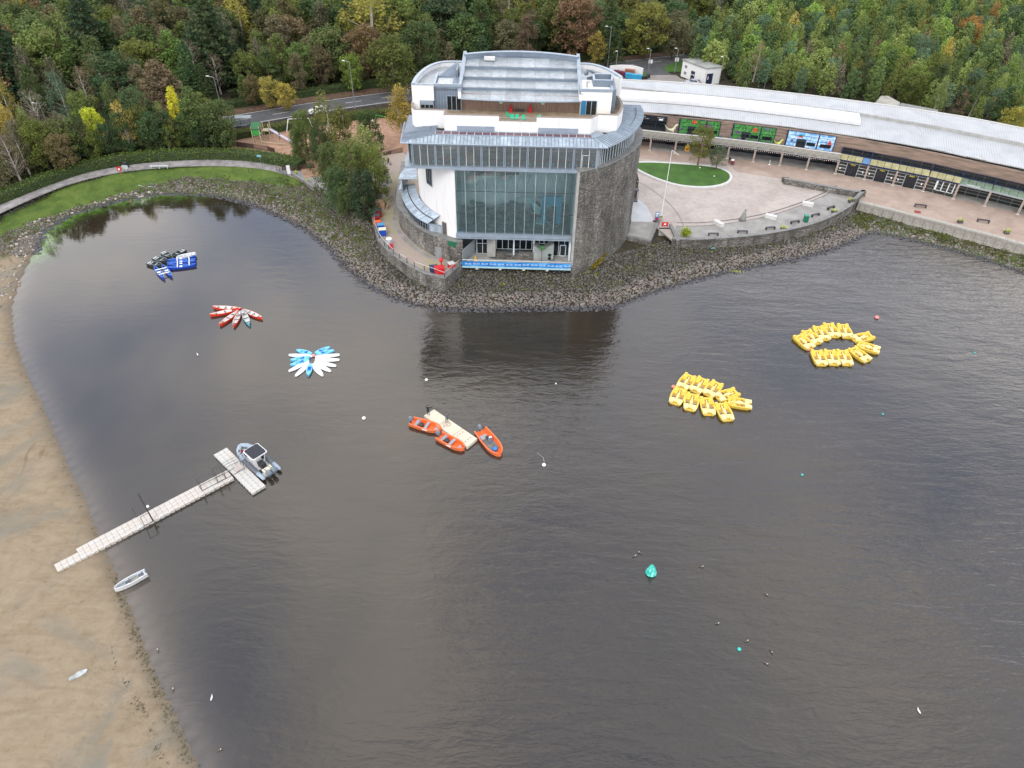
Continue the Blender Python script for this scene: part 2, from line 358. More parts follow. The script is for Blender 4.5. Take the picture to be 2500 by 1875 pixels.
# strand lines of weed along the beach
wv = .8*np.sin(YY*.21)+.5*np.sin(YY*.53+1)
weed = np.exp(-((DD-.8)/.4)**2)*np.clip((48-YY)/8, 0, 1)+np.exp(-((DD-3.4-wv)/.45)**2)*np.clip((44-YY)/10, 0, 1)+.35*np.exp(-(DD/1.0)**2)
terr = npmesh('ground', np.stack([XX, YY, ZZ], -1).reshape(-1, 3), Fq, m, smooth_=True,
              attrs=dict(sand=beachw*(beachw > 0), grass=grassw, scrub=scrubw, wet=wetd, weed=weed))
place(terr, 'ground', kind='structure')
# ---------------------------------------------------------------- water
wx = np.concatenate([np.arange(-110, 110, 1.2), np.arange(110, 300, 6.)]); wy = np.arange(-45, 145, 1.2)
XW, YW = np.meshgrid(wx, wy); _, DW, IW, INW = hfun(XW, YW)
sb = np.clip((NB+2.-IW)/3., 0, 1)*np.exp(-np.maximum(DW, 0)/1.5)*.85*np.clip((118-YW)/10, 0, 1)
al = pip(gpx([(70,560),(100,505),(150,470),(230,447),(300,436),(380,432),(350,465),(250,480),(160,530),(120,560),(95,600),(70,640),(48,620)], 0), XW, YW)
dal, _ = pdist(SH[NB-2:NB+9], XW, YW)
alw = np.exp(-(dal/2.6)**2)*np.clip((YW-105)/6, 0, 1)*np.clip((-66-XW)/12+.4, 0, 1)
ny2, nx2 = XW.shape; iw = np.arange(ny2*nx2).reshape(ny2, nx2)
keep = (INW | (DW < 3.0)); kf = keep[:-1, :-1] | keep[1:, 1:]
Fw = np.stack([iw[:-1, :-1], iw[:-1, 1:], iw[1:, 1:], iw[1:, :-1]], -1)[kf]
m, t, b = newmat('lake_water'); b.inputs['Roughness'].default_value = .05; b.inputs['IOR'].default_value = 1.73; b.inputs['Specular IOR Level'].default_value = .5
oc = objc(t); body = ramp(t, noise(t, oc, .045, 4, 1.), [(.3, (.018, .015, .011)), (.7, (.031, .023, .014))])
spots = ramp(t, noise(t, oc, .22, 3, .3), [(.70, (0, 0, 0)), (.78, (.8, .8, .8))])
body = mixc(t, body, (.008, .009, .009), spots)
shal = mixc(t, (.15, .125, .10), (.11, .095, .075), noise(t, oc, 1.2, 4))
body = mixc(t, body, shal, attr(t, 'shallow').outputs['Fac'])
alf = N(t, 'ShaderNodeMath', operation='MULTIPLY'); t.links.new(attr(t, 'algae').outputs['Fac'], alf.inputs[0]); t.links.new(ramp(t, noise(t, oc, .5, 5, .8), [(.32, (.1, .1, .1)), (.55, (1, 1, 1))]), alf.inputs[1])
body = mixc(t, body, ramp(t, noise(t, oc, .9, 4), [(.35, (.05, .11, .02)), (.65, (.13, .26, .04))]), alf.outputs[0])
t.links.new(body, b.inputs['Base Color'])
# three families of ripples; the open water on the right is rougher than the sheltered inlet
zone = ramp(t, noise(t, oc, .02, 2, .3), [(.35, (.25, .25, .25)), (.65, (1, 1, 1))])
sx = N(t, 'ShaderNodeSeparateXYZ'); t.links.new(oc, sx.inputs[0])
mr = N(t, 'ShaderNodeMapRange'); mr.inputs['From Min'].default_value = -50; mr.inputs['From Max'].default_value = 45; mr.inputs['To Min'].default_value = .10; mr.inputs['To Max'].default_value = 1.7; t.links.new(sx.outputs['X'], mr.inputs['Value'])
fz = N(t, 'ShaderNodeMath', operation='MULTIPLY'); t.links.new(zone, fz.inputs[0]); t.links.new(mr.outputs['Result'], fz.inputs[1])
w1 = noise(t, objc(t, (.35, 1.25, 1), (0, 0, -.18)), .75, 4, .6, .6); w2 = noise(t, objc(t, (.6, 1.5, 1), (0, 0, .35)), 2.1, 3, .5); w3 = noise(t, objc(t, (.5, 1.2, 1), (0, 0, -.5)), .22, 3, .4)
a1 = N(t, 'ShaderNodeMath', operation='MULTIPLY_ADD'); t.links.new(w2, a1.inputs[0]); a1.inputs[1].default_value = .3; t.links.new(w1, a1.inputs[2])
a2 = N(t, 'ShaderNodeMath', operation='MULTIPLY_ADD'); t.links.new(w3, a2.inputs[0]); a2.inputs[1].default_value = 1.6; t.links.new(a1.outputs[0], a2.inputs[2])
hh = N(t, 'ShaderNodeMath', operation='MULTIPLY'); t.links.new(a2.outputs[0], hh.inputs[0]); t.links.new(fz.outputs[0], hh.inputs[1])
t.links.new(bumpn(t, hh.outputs[0], .9, .11), b.inputs['Normal'])
wm = npmesh('water', np.stack([XW, YW, np.zeros_like(XW)], -1).reshape(-1, 3), Fw, m, attrs=dict(shallow=sb, algae=alw))
place(wm, 'water', kind='structure')
# ---------------------------------------------------------------- flat surfaces on land
m, t, b = newmat('paving'); oc = objc(t); b.inputs['Roughness'].default_value = .8
br = N(t, 'ShaderNodeTexBrick'); br.inputs['Scale'].default_value = 1.; br.inputs['Brick Width'].default_value = .6; br.inputs['Row Height'].default_value = .45; br.inputs['Mortar Size'].default_value = .012
br.inputs['Color1'].default_value = (.35, .30, .265, 1); br.inputs['Color2'].default_value = (.44, .385, .345, 1); br.inputs['Mortar'].default_value = (.25, .21, .19, 1)
mp = N(t, 'ShaderNodeMapping'); mp.inputs['Rotation'].default_value = (0, 0, .35); t.links.new(oc, mp.inputs['Vector']); t.links.new(mp.outputs['Vector'], br.inputs['Vector'])
c = mixc(t, br.outputs['Color'], ramp(t, noise(t, oc, .22, 5, .6), [(.35, (.28, .245, .215)), (.6, (.46, .41, .365))]), .4)
c = mixc(t, c, (.33, .29, .26), ramp(t, noise(t, oc, .7, 5, .4), [(.62, (0, 0, 0)), (.75, (.45, .45, .45))])); t.links.new(c, b.inputs['Base Color'])
m, t, b = newmat('paving_warm'); oc = objc(t); b.inputs['Roughness'].default_value = .85
c = ramp(t, noise(t, oc, .3, 6, .5, .65), [(.3, (.29, .215, .17)), (.55, (.38, .29, .235)), (.75, (.44, .35, .29))])
br = N(t, 'ShaderNodeTexBrick'); br.inputs['Brick Width'].default_value = .4; br.inputs['Row Height'].default_value = .2; br.inputs['Mortar Size'].default_value = .01
br.inputs['Color1'].default_value = (.9, .9, .9, 1); br.inputs['Color2'].default_value = (1, 1, 1, 1); br.inputs['Mortar'].default_value = (.75, .75, .75, 1); t.links.new(oc, br.inputs['Vector'])
t.links.new(mixc(t, c, br.outputs['Color'], .8, 'MULTIPLY'), b.inputs['Base Color'])
pm('paving_grey', (.27, .26, .24), .8, .2, .5, .2); pm('slab_pale', (.45, .47, .48), .7, .1, .4)
pm('bark', (.33, .20, .13), .95, .22, .9, .4, bscale=20); pm('path_asphalt', (.24, .22, .21), .9, .25, .7, .3, col2=(.33, .31, .30))
pm('asphalt', (.075, .077, .08), .85, .18, .35, .15); pm('asphalt_old', (.24, .22, .20), .9, .15, .4); pm('line_white', (.62, .62, .60), .7, .15, 2)
pm('kerb', (.40, .39, .37), .8, .12, 2); pm('leaf_litter', (.10, .06, .035), .95, .35, .8, .3)
pm('lawn', (.045, .115, .014), .9, .2, .5, .5, bscale=12); pm('rock_dark', (.10, .095, .085), .9, .3, 1)
def sheet(name, poly, z, mat, kind='structure', t_=.3, **kw):
    return MB().slab([(p[0], p[1], z) for p in poly], t_).build(name, MATS[mat], kind=kind, **kw)
def ribbon(name, cl, w, z, mat, kind='structure', th=.15, parent=None):
    L = offset(cl, w/2); Rr = offset(cl, -w/2); mb = MB(); n = len(cl)
    vs = []
    for i in range(n): vs += [(*L[i], z), (*Rr[i], z), (*L[i], z-th), (*Rr[i], z-th)]
    fs = []
    for i in range(n-1): a = 4*i; b_ = a+4; fs += [(a, a+1, b_+1, b_), (a+2, b_+2, b_+3, a+3), (a, b_, b_+2, a+2), (a+1, a+3, b_+3, b_+1)]
    fs += [(0, 2, 3, 1), (4*n-4, 4*n-3, 4*n-1, 4*n-2)]
    mb.add(vs, fs); return mb.build(name, MATS[mat], parent, kind=kind)
ribbon('path', path_c, 3.0, 2.60, 'path_asphalt')
# plaza: promenade strip (warm), pale paving, grey crescent by the lake wall
posts_px = [(1586,367),(1646.6,374),(1710,380),(1775,387),(1838,395),(1903,404),(1968,414),(2038.6,424),(2109.5,438),(2179,452),(2252.6,467),(2327,485),(2403,502.6),(2484,523),(2566,545),(2650,569)]
posts = [xy(W(u, v, G)) for u, v in posts_px]
wallq = [(1642,584),(1690,586),(1760,583),(1850,575),(1930,562),(2000,543),(2050,520),(2090,495),(2105,478)]     # lake wall top, photo px
lakewall = smooth([xy(W(u, v, G+.3)) for u, v in wallq], 2)
prom_edge_px = [(2099,489),(2200,514),(2300,539),(2400,565),(2500,592),(2600,621)]
prom_edge = [xy(W(u, v, G)) for u, v in prom_edge_px]
back = offset(posts, 7.5)
plaza = [xy(W(u, v, G)) for u, v in [(1600,552),(1640,585)]]+lakewall+prom_edge+[back[-1]]+back[::-1]+[xy(W(u, v, G)) for u, v in [(1540,352),(1560,440),(1550,520),(1545,552)]]
sheet('plaza_paving', plaza, G, 'paving')
warm = offset(posts, -.2)
pe2 = [xy(W(u, v, G)) for u, v in [(1930,452),(2000,462),(2080,476)]]
lowp = [xy(W(u, v, G)) for u, v in [(1545,386),(1700,398),(1780,404),(1800,420),(1930,440),(2080,470)]]
sheet('promenade_paving', lowp+prom_edge+[back[-1]]+back[::-1]+[xy(W(1540, 352, G))], G+.005, 'paving_warm', t_=.004)
dk = offset(posts, .4)
sheet('arcade_floor', dk[:8]+offset(posts, 5.2)[:8][::-1], G+.01, 'paving_grey', t_=.004)
sheet('arcade_floor', dk[11:]+offset(posts, 3.2)[11:][::-1], G+.01, 'paving_grey', t_=.004)
crescent = lakewall+[xy(W(u, v, G)) for u, v in [(2095,478),(2040,462),(2012,478),(1950,504),(1880,527),(1800,543),(1720,552),(1650,552)]]
sheet('crescent_paving', crescent, G+.006, 'paving_grey', t_=.004)
pm('joint_dark', (.12, .11, .10), .9); pm('stone_pale', (.55, .55, .53), .75, .12, 3)
for off_, wd_ in ((0, .18), (8, .3)):
    cl = smooth([xy(W(u+off_*.3, v-off_, G)) for u, v in [(1650,552),(1720,552),(1800,543),(1880,527),(1950,504),(2012,478),(2040,462)]], 2)
    ribbon('paving_channel', cl, wd_, G+.014, 'joint_dark', th=.004)
ribbon('paving_channel', smooth([xy(W(u, v, G)) for u, v in [(1555,442),(1590,462),(1628,490),(1658,525),(1668,550)]], 2), .3, G+.012, 'asphalt_old', th=.004)
sheet('tower_forecourt', [xy(W(u, v, G)) for u, v in [(1540,488),(1560,488),(1580,505),(1598,541),(1541,541)]], G+.008, 'slab_pale', t_=.004)
# terrace by the tower's west side and the court behind
terrace = [xy(W(u, v, 3.0)) for u, v in [(912.5,549),(916.6,566),(923.6,585.4),(934.7,602),(955.5,620),(977.7,636.7),(1005.4,654.8),(1038.7,670),(1085.9,681),(1130,642),(1150,560),(1050,470),(1010,400),(985,372),(930,380),(948,420),(958,445),(932,480),(905,520)]]
m, t, b = newmat('terrace_paving'); oc = objc(t); b.inputs['Roughness'].default_value = .85
br = N(t, 'ShaderNodeTexBrick'); br.inputs['Brick Width'].default_value = .5; br.inputs['Row Height'].default_value = .5; br.offset = 0; br.inputs['Mortar Size'].default_value = .03
br.inputs['Color1'].default_value = (.36, .29, .24, 1); br.inputs['Color2'].default_value = (.42, .35, .30, 1); br.inputs['Mortar'].default_value = (.18, .15, .12, 1)
mp = N(t, 'ShaderNodeMapping'); mp.inputs['Rotation'].default_value = (0, 0, .3); t.links.new(oc, mp.inputs['Vector']); t.links.new(mp.outputs['Vector'], br.inputs['Vector'])
c = mixc(t, br.outputs['Color'], (.30, .30, .12), ramp(t, noise(t, oc, .16, 4, .4), [(.5, (0, 0, 0)), (.68, (.6, .6, .6))])); t.links.new(c, b.inputs['Base Color'])
MB().slab([(x, y, 3.0) for x, y in terrace], .5).build('terrace_floor', m, kind='structure')
court = [xy(W(u*K, v*K, G)) for u, v in [(660,378),(700,375),(820,335),(880,330),(900,400),(860,420),(830,450),(780,420),(705,420),(670,400)]]
sheet('forecourt', court, G+.02, 'path_asphalt')
# playground
play = [xy(Wk(u, v, G)) for u, v in [(492,322),(497,300),(560,291),(640,280),(720,264),(790,252),(840,246),(888,250),(890,330),(840,337),(800,345),(700,378),(660,385),(640,350),(560,330)]]
sheet('playground', play, G+.03, 'bark')
# road with markings
far_e = [(180,345),(350,318),(548.6,285.9),(670,266),(791.6,246.3),(952,224.9),(1200,196),(1462,158),(1549,146.7),(1681,132),(1800,116)]
fe = smooth([xy(W(u, v, G)) for u, v in far_e], 2)
cl = offset(fe, -3.6)
ribbon('road', cl, 8.2, G+.02, 'asphalt'); ribbon('road_verge', offset(fe, 2.4), 4.4, G+.02, 'leaf_litter')
ribbon('edge_line', fe, .18, G+.028, 'line_white', th=.004); ribbon('edge_line', offset(fe, -7.1)[:22], .18, G+.028, 'line_white', th=.004)
rs = resample(cl, 1.0)
for i in range(8, len(rs)-8, 9):
    ribbon('lane_dash', rs[i:i+5], .15, G+.028, 'line_white', th=.004)
sheet('junction', [xy(W(u, v, G)) for u, v in [(1450,172),(1560,160),(1700,137),(1690,143),(1640,152),(1625,170),(1640,184),(1585,186),(1540,205),(1500,200),(1440,190)]], G+.024, 'asphalt', t_=.02)
sheet('service_yard', [xy(W(u, v, G)) for u, v in [(1440,190),(1520,200),(1585,184),(1650,183),(1660,190),(1720,214),(1700,225),(1500,215),(1420,212)]], G+.03, 'asphalt_old', t_=.01)
sheet('verge_grass', [xy(W(u, v, G)) for u, v in [(1620,170),(1628,160),(1645,153),(1664,150),(1664,176),(1632,176)]], G+.1, 'lawn', t_=.1)
sheet('verge_grass', [xy(W(u, v, G)) for u, v in [(1562,178),(1575,178),(1586,186),(1580,193),(1560,192)]], G+.1, 'lawn', t_=.1)
# ---------------------------------------------------------------- lawn island
lp = smooth([xy(W(u, v, G)) for u, v in [(1548,400),(1600,399),(1690,405),(1752,411),(1780,425),(1782,440),(1765,452),(1720,459),(1660,455),(1610,440),(1575,425),(1552,412),(1540,405),(1548,400)]], 2)[:-1]
sheet('lawn', lp, G+.22, 'lawn', t_=.25)
pk = MB(); pk.wall(lp, G-.05, G+.3, -.55 if sum((lp[i][0]*lp[(i+1) % len(lp)][1]-lp[(i+1) % len(lp)][0]*lp[i][1]) for i in range(len(lp))) > 0 else .55, closed=True)
pk.build('lawn_kerb', MATS['stone_pale'], label='pale stone kerb ring around the drop-shaped lawn on the plaza', cat='kerb')
# ---------------------------------------------------------------- shore stones (nobody could count them)
def rock_base(seed):
    r = np.random.default_rng(seed); t = (1+5**.5)/2
    v = np.array([(-1,t,0),(1,t,0),(-1,-t,0),(1,-t,0),(0,-1,t),(0,1,t),(0,-1,-t),(0,1,-t),(t,0,-1),(t,0,1),(-t,0,-1),(-t,0,1)], float); v /= np.linalg.norm(v[0])
    v *= r.uniform(.72, 1.2, (12, 1)); return v
RF = np.array([(0,11,5),(0,5,1),(0,1,7),(0,7,10),(0,10,11),(1,5,9),(5,11,4),(11,10,2),(10,7,6),(7,1,8),(3,9,4),(3,4,2),(3,2,6),(3,6,8),(3,8,9),(4,9,5),(2,4,11),(6,2,10),(8,6,7),(9,8,1)])
RB = [rock_base(s) for s in range(8)]
def rocks(name, P, sizes, cols, label=None):
    n = len(P); base = np.stack([RB[i % 8] for i in range(n)]); sc = sizes[:, None, None]*rng.uniform(.7, 1.25, (n, 1, 3))*np.array([1.15, 1., .72])
    a = rng.uniform(0, 2*pi, n); ca, sa = np.cos(a), np.sin(a); Rm = np.zeros((n, 3, 3)); Rm[:, 0, 0] = ca; Rm[:, 0, 1] = -sa; Rm[:, 1, 0] = sa; Rm[:, 1, 1] = ca; Rm[:, 2, 2] = 1
    tl = rng.uniform(-.5, .5, n); Rt = np.zeros((n, 3, 3)); Rt[:, 0, 0] = 1; Rt[:, 1, 1] = np.cos(tl); Rt[:, 1, 2] = -np.sin(tl); Rt[:, 2, 1] = np.sin(tl); Rt[:, 2, 2] = np.cos(tl)
    V = np.einsum('nij,nkj->nki', Rm@Rt, base*sc)+P[:, None, :]; F = RF[None]+(np.arange(n)*12)[:, None, None]
    C = np.repeat(np.concatenate([cols, np.ones((n, 1))], 1)[:, None, :], 12, 1)
    me = npmesh(name, V.reshape(-1, 3), F.reshape(-1, 3), MATS['rock'], F3=True, cols=dict(tint=C.reshape(-1, 4)))
    return place(me, name, kind='stuff', label=label, cat='stones' if label else None)
m, t, b = newmat('rock'); b.inputs['Roughness'].default_value = .8; oc = objc(t)
t.links.new(mixc(t, attr(t, 'tint').outputs['Color'], ramp(t, noise(t, oc, 5, 4), [(.3, (.6, .6, .6)), (.7, (1.35, 1.35, 1.35))]), 1., 'MULTIPLY'), b.inputs['Base Color'])
n_try = 230000
X = rng.uniform(-100, 125, n_try); Y = rng.uniform(84, 150, n_try); Z, D_, I_, In = hfun(X, Y)
bk = (I_ >= NB-1)
front = (X > -22) & (X < 75)
ok = bk & np.where(In, D_ < .9, D_ < np.where(front, 11, 9))
ok &= ~pip(terrace, X, Y) & ~pip(plaza, X, Y) & ~pip(grass_poly, X, Y)
ok &= (Z < 2.42)
inscrub = pip(scrub_poly, X, Y) | pip(scrub2, X, Y) | pip(scrub3, X, Y)
ok &= ~(inscrub & (rng.random(n_try) < .5))
X, Y, Z, D_, In, I_, front = [a[ok] for a in (X, Y, Z, D_, In, I_, front)]
# thin to an even cover
cell = {}; sel = []
for i in range(len(X)):
    k = (int(X[i]/.31), int(Y[i]/.31))
    if k in cell: continue
    cell[k] = 1; sel.append(i)
sel = np.array(sel); X, Y, Z, D_, In, front = [a[sel] for a in (X, Y, Z, D_, In, front)]
n = len(X); sz = rng.uniform(.12, .25, n)*np.where(D_ < 4, 1.0, .85); sz[rng.random(n) < .1] *= 1.7
dd = np.where(In, -D_, D_); br_ = rng.uniform(.75, 1.3, (n, 1))
dry = np.array([.155, .145, .128]); pink = np.array([.20, .162, .135]); dark = np.array([.10, .095, .082]); wet = np.array([.075, .075, .085]); moss = np.array([.10, .11, .03])
nn = .5+.5*np.sin(X*.7+Y*.4)*np.sin(X*.23-Y*.9); fd = np.clip((dd-3.4+nn*1.2)/1.6, 0, 1)[:, None]
fd = np.where(front[:, None], fd, fd*.7)
cc = np.where(rng.random((n, 1)) < .35, pink, dry)*(1-fd)+dark*fd
cc = np.where(((rng.random(n) < .07*fd[:, 0]+.22*(dd > 4.5)*(nn > .75)) & (dd > 2))[:, None], moss, cc)
fw = np.clip((.9-dd)/.9, 0, 1)[:, None]; cc = (cc*(1-fw)+wet*fw)*br_
rocks('shore_stones', np.stack([X, Y, Z+sz*.15], -1), sz, cc)
print('rocks', n)
# bigger pale stones and thin scatter on the sandy corner
X = rng.uniform(-100, -62, 6000); Y = rng.uniform(84, 136, 6000); Z, D_, I_, In = hfun(X, Y)
ok = (np.abs(I_-NB) < 4) & ~In & (D_ < 5.5) & (rng.random(6000) < .22) & ~pip(grass_poly, X, Y)
X, Y, Z = X[ok], Y[ok], Z[ok]; n = len(X)
rocks('beach_stones', np.stack([X, Y, Z+.05], -1), rng.uniform(.12, .38, n), np.array([.33, .29, .25])*rng.uniform(.5, 1.3, (n, 1)))
# strand-line weed tufts on the sand
def leafcards(P, size, up=.3, jitter=None):
    n = len(P); a = rng.normal(size=(n, 3)); a /= np.linalg.norm(a, axis=1, keepdims=True)
    nrm = rng.normal(size=(n, 3)); nrm[:, 2] = np.abs(nrm[:, 2])+up; nrm /= np.linalg.norm(nrm, axis=1, keepdims=True)
    u = np.cross(nrm, a); u /= np.linalg.norm(u, axis=1, keepdims=True)+1e-9; v = np.cross(nrm, u); s = (size if hasattr(size, '__len__') else np.full(n, size))[:, None]
    s = s*rng.uniform(.6, 1.3, (n, 1)); V = np.stack([P-u*s*.5-v*s*.32, P+u*s*.5-v*s*.22, P+u*s*.42+v*s*.36, P-u*s*.4+v*s*.3], 1)
    return V.reshape(-1, 3), np.arange(n*4).reshape(-1, 4)
m, t, b = newmat('weed'); b.inputs['Roughness'].default_value = .9
t.links.new(ramp(t, noise(t, objc(t), 1.3, 3), [(.35, (.035, .04, .018)), (.65, (.13, .12, .07))]), b.inputs['Base Color'])
X = rng.uniform(-75, -20, 60000); Y = rng.uniform(15, 85, 60000); Z, D_, I_, In = hfun(X, Y)
wv = .8*np.sin(Y*.21)+.5*np.sin(Y*.53+1); cl_ = (np.sin(X*2.1+Y*1.3)*np.sin(Y*2.7-X) > -.25)
pr = 2*np.exp(-((D_-.7)/.3)**2)*np.clip((46-Y)/6, .05, 1)+1.2*np.exp(-((D_-2.6-.4*wv)/.22)**2)*np.clip((37-Y)/5, 0, 1)
ok = (rng.random(60000) < pr) & ~In & (cl_ | ((D_ < 1.4) & (rng.random(60000) < .6)))
P = np.stack([X, Y, Z+.02], -1)[ok]; P = np.repeat(P, 3, 0)+rng.normal(0, .09, (len(P)*3, 3))*[1, 1, .2]
V, F = leafcards(P, .13, .8); place(npmesh('strandline_weed', V, F, m), 'strandline_weed', kind='stuff')
# ================================================================== TOWER
TO = np.array([-8.81, 105.92]); TY = rad(-.593)
_ex = np.array([math.cos(TY), math.sin(TY)]); _ey = np.array([-math.sin(TY), math.cos(TY)])
def TL(u, v, z): d = W(u, v, z)[:2]-TO; return (float(d@_ex), float(d@_ey))
def TW(x, y, z=0): p = TO+_ex*x+_ey*y; return (float(p[0]), float(p[1]), z)
m, t, b = newmat('rubble_stone'); oc = objc(t); b.inputs['Roughness'].default_value = .9
vo = N(t, 'ShaderNodeTexVoronoi'); vo.inputs['Scale'].default_value = 4.4; mp = N(t, 'ShaderNodeMapping'); mp.inputs['Scale'].default_value = (1, 1, 1.9); t.links.new(oc, mp.inputs['Vector']); t.links.new(mp.outputs['Vector'], vo.inputs['Vector'])
ve = N(t, 'ShaderNodeTexVoronoi', feature='DISTANCE_TO_EDGE'); ve.inputs['Scale'].default_value = 4.4; t.links.new(mp.outputs['Vector'], ve.inputs['Vector'])
sep = N(t, 'ShaderNodeSeparateColor'); t.links.new(vo.outputs['Color'], sep.inputs[0])
c = ramp(t, sep.outputs['Red'], [(.0, (.14, .135, .125)), (.5, (.25, .24, .22)), (.8, (.33, .315, .29)), (.93, (.44, .42, .39)), (1, (.6, .58, .55))])
c = mixc(t, c, ramp(t, noise(t, oc, .35, 6, .5, .65), [(.3, (.45, .45, .43)), (.7, (1.25, 1.22, 1.18))]), 1., 'MULTIPLY')
c = mixc(t, c, ramp(t, noise(t, objc(t, (1.2, 1.2, .12)), .55, 6, .5, .7), [(.34, (.5, .5, .48)), (.6, (1.1, 1.1, 1.1))]), 1., 'MULTIPLY')
c = mixc(t, (.06, .057, .05), c, ramp(t, ve.outputs['Distance'], [(.0, (0, 0, 0)), (.05, (1, 1, 1))])); t.links.new(c, b.inputs['Base Color'])
hs = N(t, 'ShaderNodeMath', operation='MULTIPLY_ADD'); t.links.new(sep.outputs['Green'], hs.inputs[0]); hs.inputs[1].default_value = .6; t.links.new(ramp(t, ve.outputs['Distance'], [(0, (0, 0, 0)), (.1, (1, 1, 1))]), hs.inputs[2])
t.links.new(bumpn(t, hs.outputs[0], .9, .12), b.inputs['Normal'])
pm('coping', (.20, .20, .19), .85, .2, 1.2, .15); pm('coping_brown', (.25, .20, .16), .85, .15, 2)
m, t, b = newmat('render_white'); oc = objc(t); b.inputs['Roughness'].default_value = .85
c = mixc(t, (.72, .72, .71), (.58, .57, .54), ramp(t, noise(t, objc(t, (1.6, 1.6, .25)), .9, 5, .3), [(.55, (0, 0, 0)), (.8, (.8, .8, .8))]))
c = mixc(t, c, (.55, .52, .47), ramp(t, noise(t, oc, .45, 6, .6, .6), [(.62, (0, 0, 0)), (.8, (.5, .5, .5))])); t.links.new(c, b.inputs['Base Color'])
def zincmat(name, c0, c1, c2):
    m, t, b = newmat(name); oc = objc(t); b.inputs['Roughness'].default_value = .38; b.inputs['Metallic'].default_value = .25; b.inputs['Specular IOR Level'].default_value = .6
    inf = N(t, 'ShaderNodeObjectInfo')
    c = ramp(t, noise(t, oc, .9, 6, .6, .65), [(.3, c0), (.52, c1), (.72, c2)])
    c = mixc(t, c, ramp(t, inf.outputs['Random'], [(0, (.82, .82, .82)), (1, (1.15, 1.15, 1.15))]), 1., 'MULTIPLY'); t.links.new(c, b.inputs['Base Color'])
    return m
zincmat('zinc', (.24, .29, .34), (.36, .43, .49), (.50, .57, .62)); zincmat('zinc_dull', (.25, .28, .30), (.35, .385, .40), (.47, .50, .51))
pm('zinc_dark', (.16, .20, .245), .45, .12, .8, metal=.2); pm('frame_blue', (.30, .36, .42), .4, .1, 1, metal=.3); pm('frame_white', (.62, .68, .70), .4, .06, 1)
pm('frame_navy', (.012, .018, .05), .45); pm('black', (.012, .012, .014), .5); pm('timber_clad', (.26, .17, .125), .8, .28, 1.2, stretch=(9, 9, .5)); pm('timber_deck', (.27, .21, .14), .9, .25, .8)
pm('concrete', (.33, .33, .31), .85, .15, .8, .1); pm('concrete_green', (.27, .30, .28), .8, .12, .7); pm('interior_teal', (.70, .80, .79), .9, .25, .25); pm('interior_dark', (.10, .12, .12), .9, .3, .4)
pm('floor_wood', (.30, .16, .08), .6, .2, 1.); pm('chair_teal', (.30, .75, .68), .5, .05); pm('green_plastic', (.0, .52, .30), .45, .08); pm('red_plastic', (.55, .02, .025), .4, .08)
pm('white_plastic', (.78, .78, .77), .45, .04); pm('steel', (.45, .47, .48), .35, .08, 2, metal=.7); pm('steel_dark', (.06, .06, .065), .5, .1); pm('glass_blue_sign', (.02, .16, .30), .3)
def glassmat(name, tint, body, mixb, rough=.03):
    m = bpy.data.materials.new(name); m.use_nodes = True; t = m.node_tree; t.nodes.clear(); o = N(t, 'ShaderNodeOutputMaterial')
    tr = N(t, 'ShaderNodeBsdfTransparent'); tr.inputs['Color'].default_value = (*tint, 1); df = N(t, 'ShaderNodeBsdfDiffuse'); df.inputs['Color'].default_value = (*body, 1)  # reflected haze is put into the panes as a diffuse colour
    gl = N(t, 'ShaderNodeBsdfGlossy'); gl.inputs['Roughness'].default_value = rough; lw = N(t, 'ShaderNodeFresnel'); lw.inputs['IOR'].default_value = 1.65
    m1 = N(t, 'ShaderNodeMixShader'); m1.inputs[0].default_value = mixb; t.links.new(tr.outputs[0], m1.inputs[1]); t.links.new(df.outputs[0], m1.inputs[2])
    m2 = N(t, 'ShaderNodeMixShader'); t.links.new(lw.outputs[0], m2.inputs[0]); t.links.new(m1.outputs[0], m2.inputs[1]); t.links.new(gl.outputs[0], m2.inputs[2]); t.links.new(m2.outputs[0], o.inputs[0])
    MATS[name] = m; return m
glassmat('glass_teal', (.93, .99, .985), (.20, .34, .36), .13); glassmat('glass_cafe', (.96, .98, .98), (.24, .30, .31), .2); glassmat('glass_dark', (.35, .4, .42), (.03, .04, .045), .35); glassmat('glass_shop', (.75, .8, .78), (.1, .11, .1), .08)
M = MATS
tow = thing('lakeside_tower', 'large round-sided tower of stone, white render and glass standing on the rocky lake bank', 'building', TW(0, 0, 0), TY)
# --- stone drum
stone_pl = smooth([(18.7, 0), (20.9, 1.2), (23.3, 2.9), (25.8, 5.8), (27.9, 9.0), (29.3, 11.9), (30.1, 15), (30.3, 18.5), (29, 22.5), (26, 26), (22, 28.5), (16, 30)], 2)
mb = MB(); mb.wall(stone_pl, .2, 19.7, .7); mb.build('stone_wall', M['rubble_stone'], tow)
MB().wall(offset(stone_pl, -.12), 19.7, 19.95, 1.45).build('coping', M['coping'], tow)
MB().box(18.3, 18.72, -.02, .75, 2.8, 19.6).build('corner_frame', M['concrete'], tow)
# --- white curved wall on the west side
wpl = smooth([(-8.2, 20), (-8.7, 15), (-8.5, 12.2), (-7.9, 9.4), (-6.7, 6.7), (-5.1, 4.4), (-3.7, 2.95), (-2.2, 1.8), (-.95, 1.2)], 2)
MB().wall(wpl, 3.0, 19.25, .4).build('white_wall', M['render_white'], tow)
MB().wall([(16, 30), (2, 30), (-5, 26), (-8.0, 20)], .5, 19.3, .4).build('rear_wall', M['render_white'], tow)
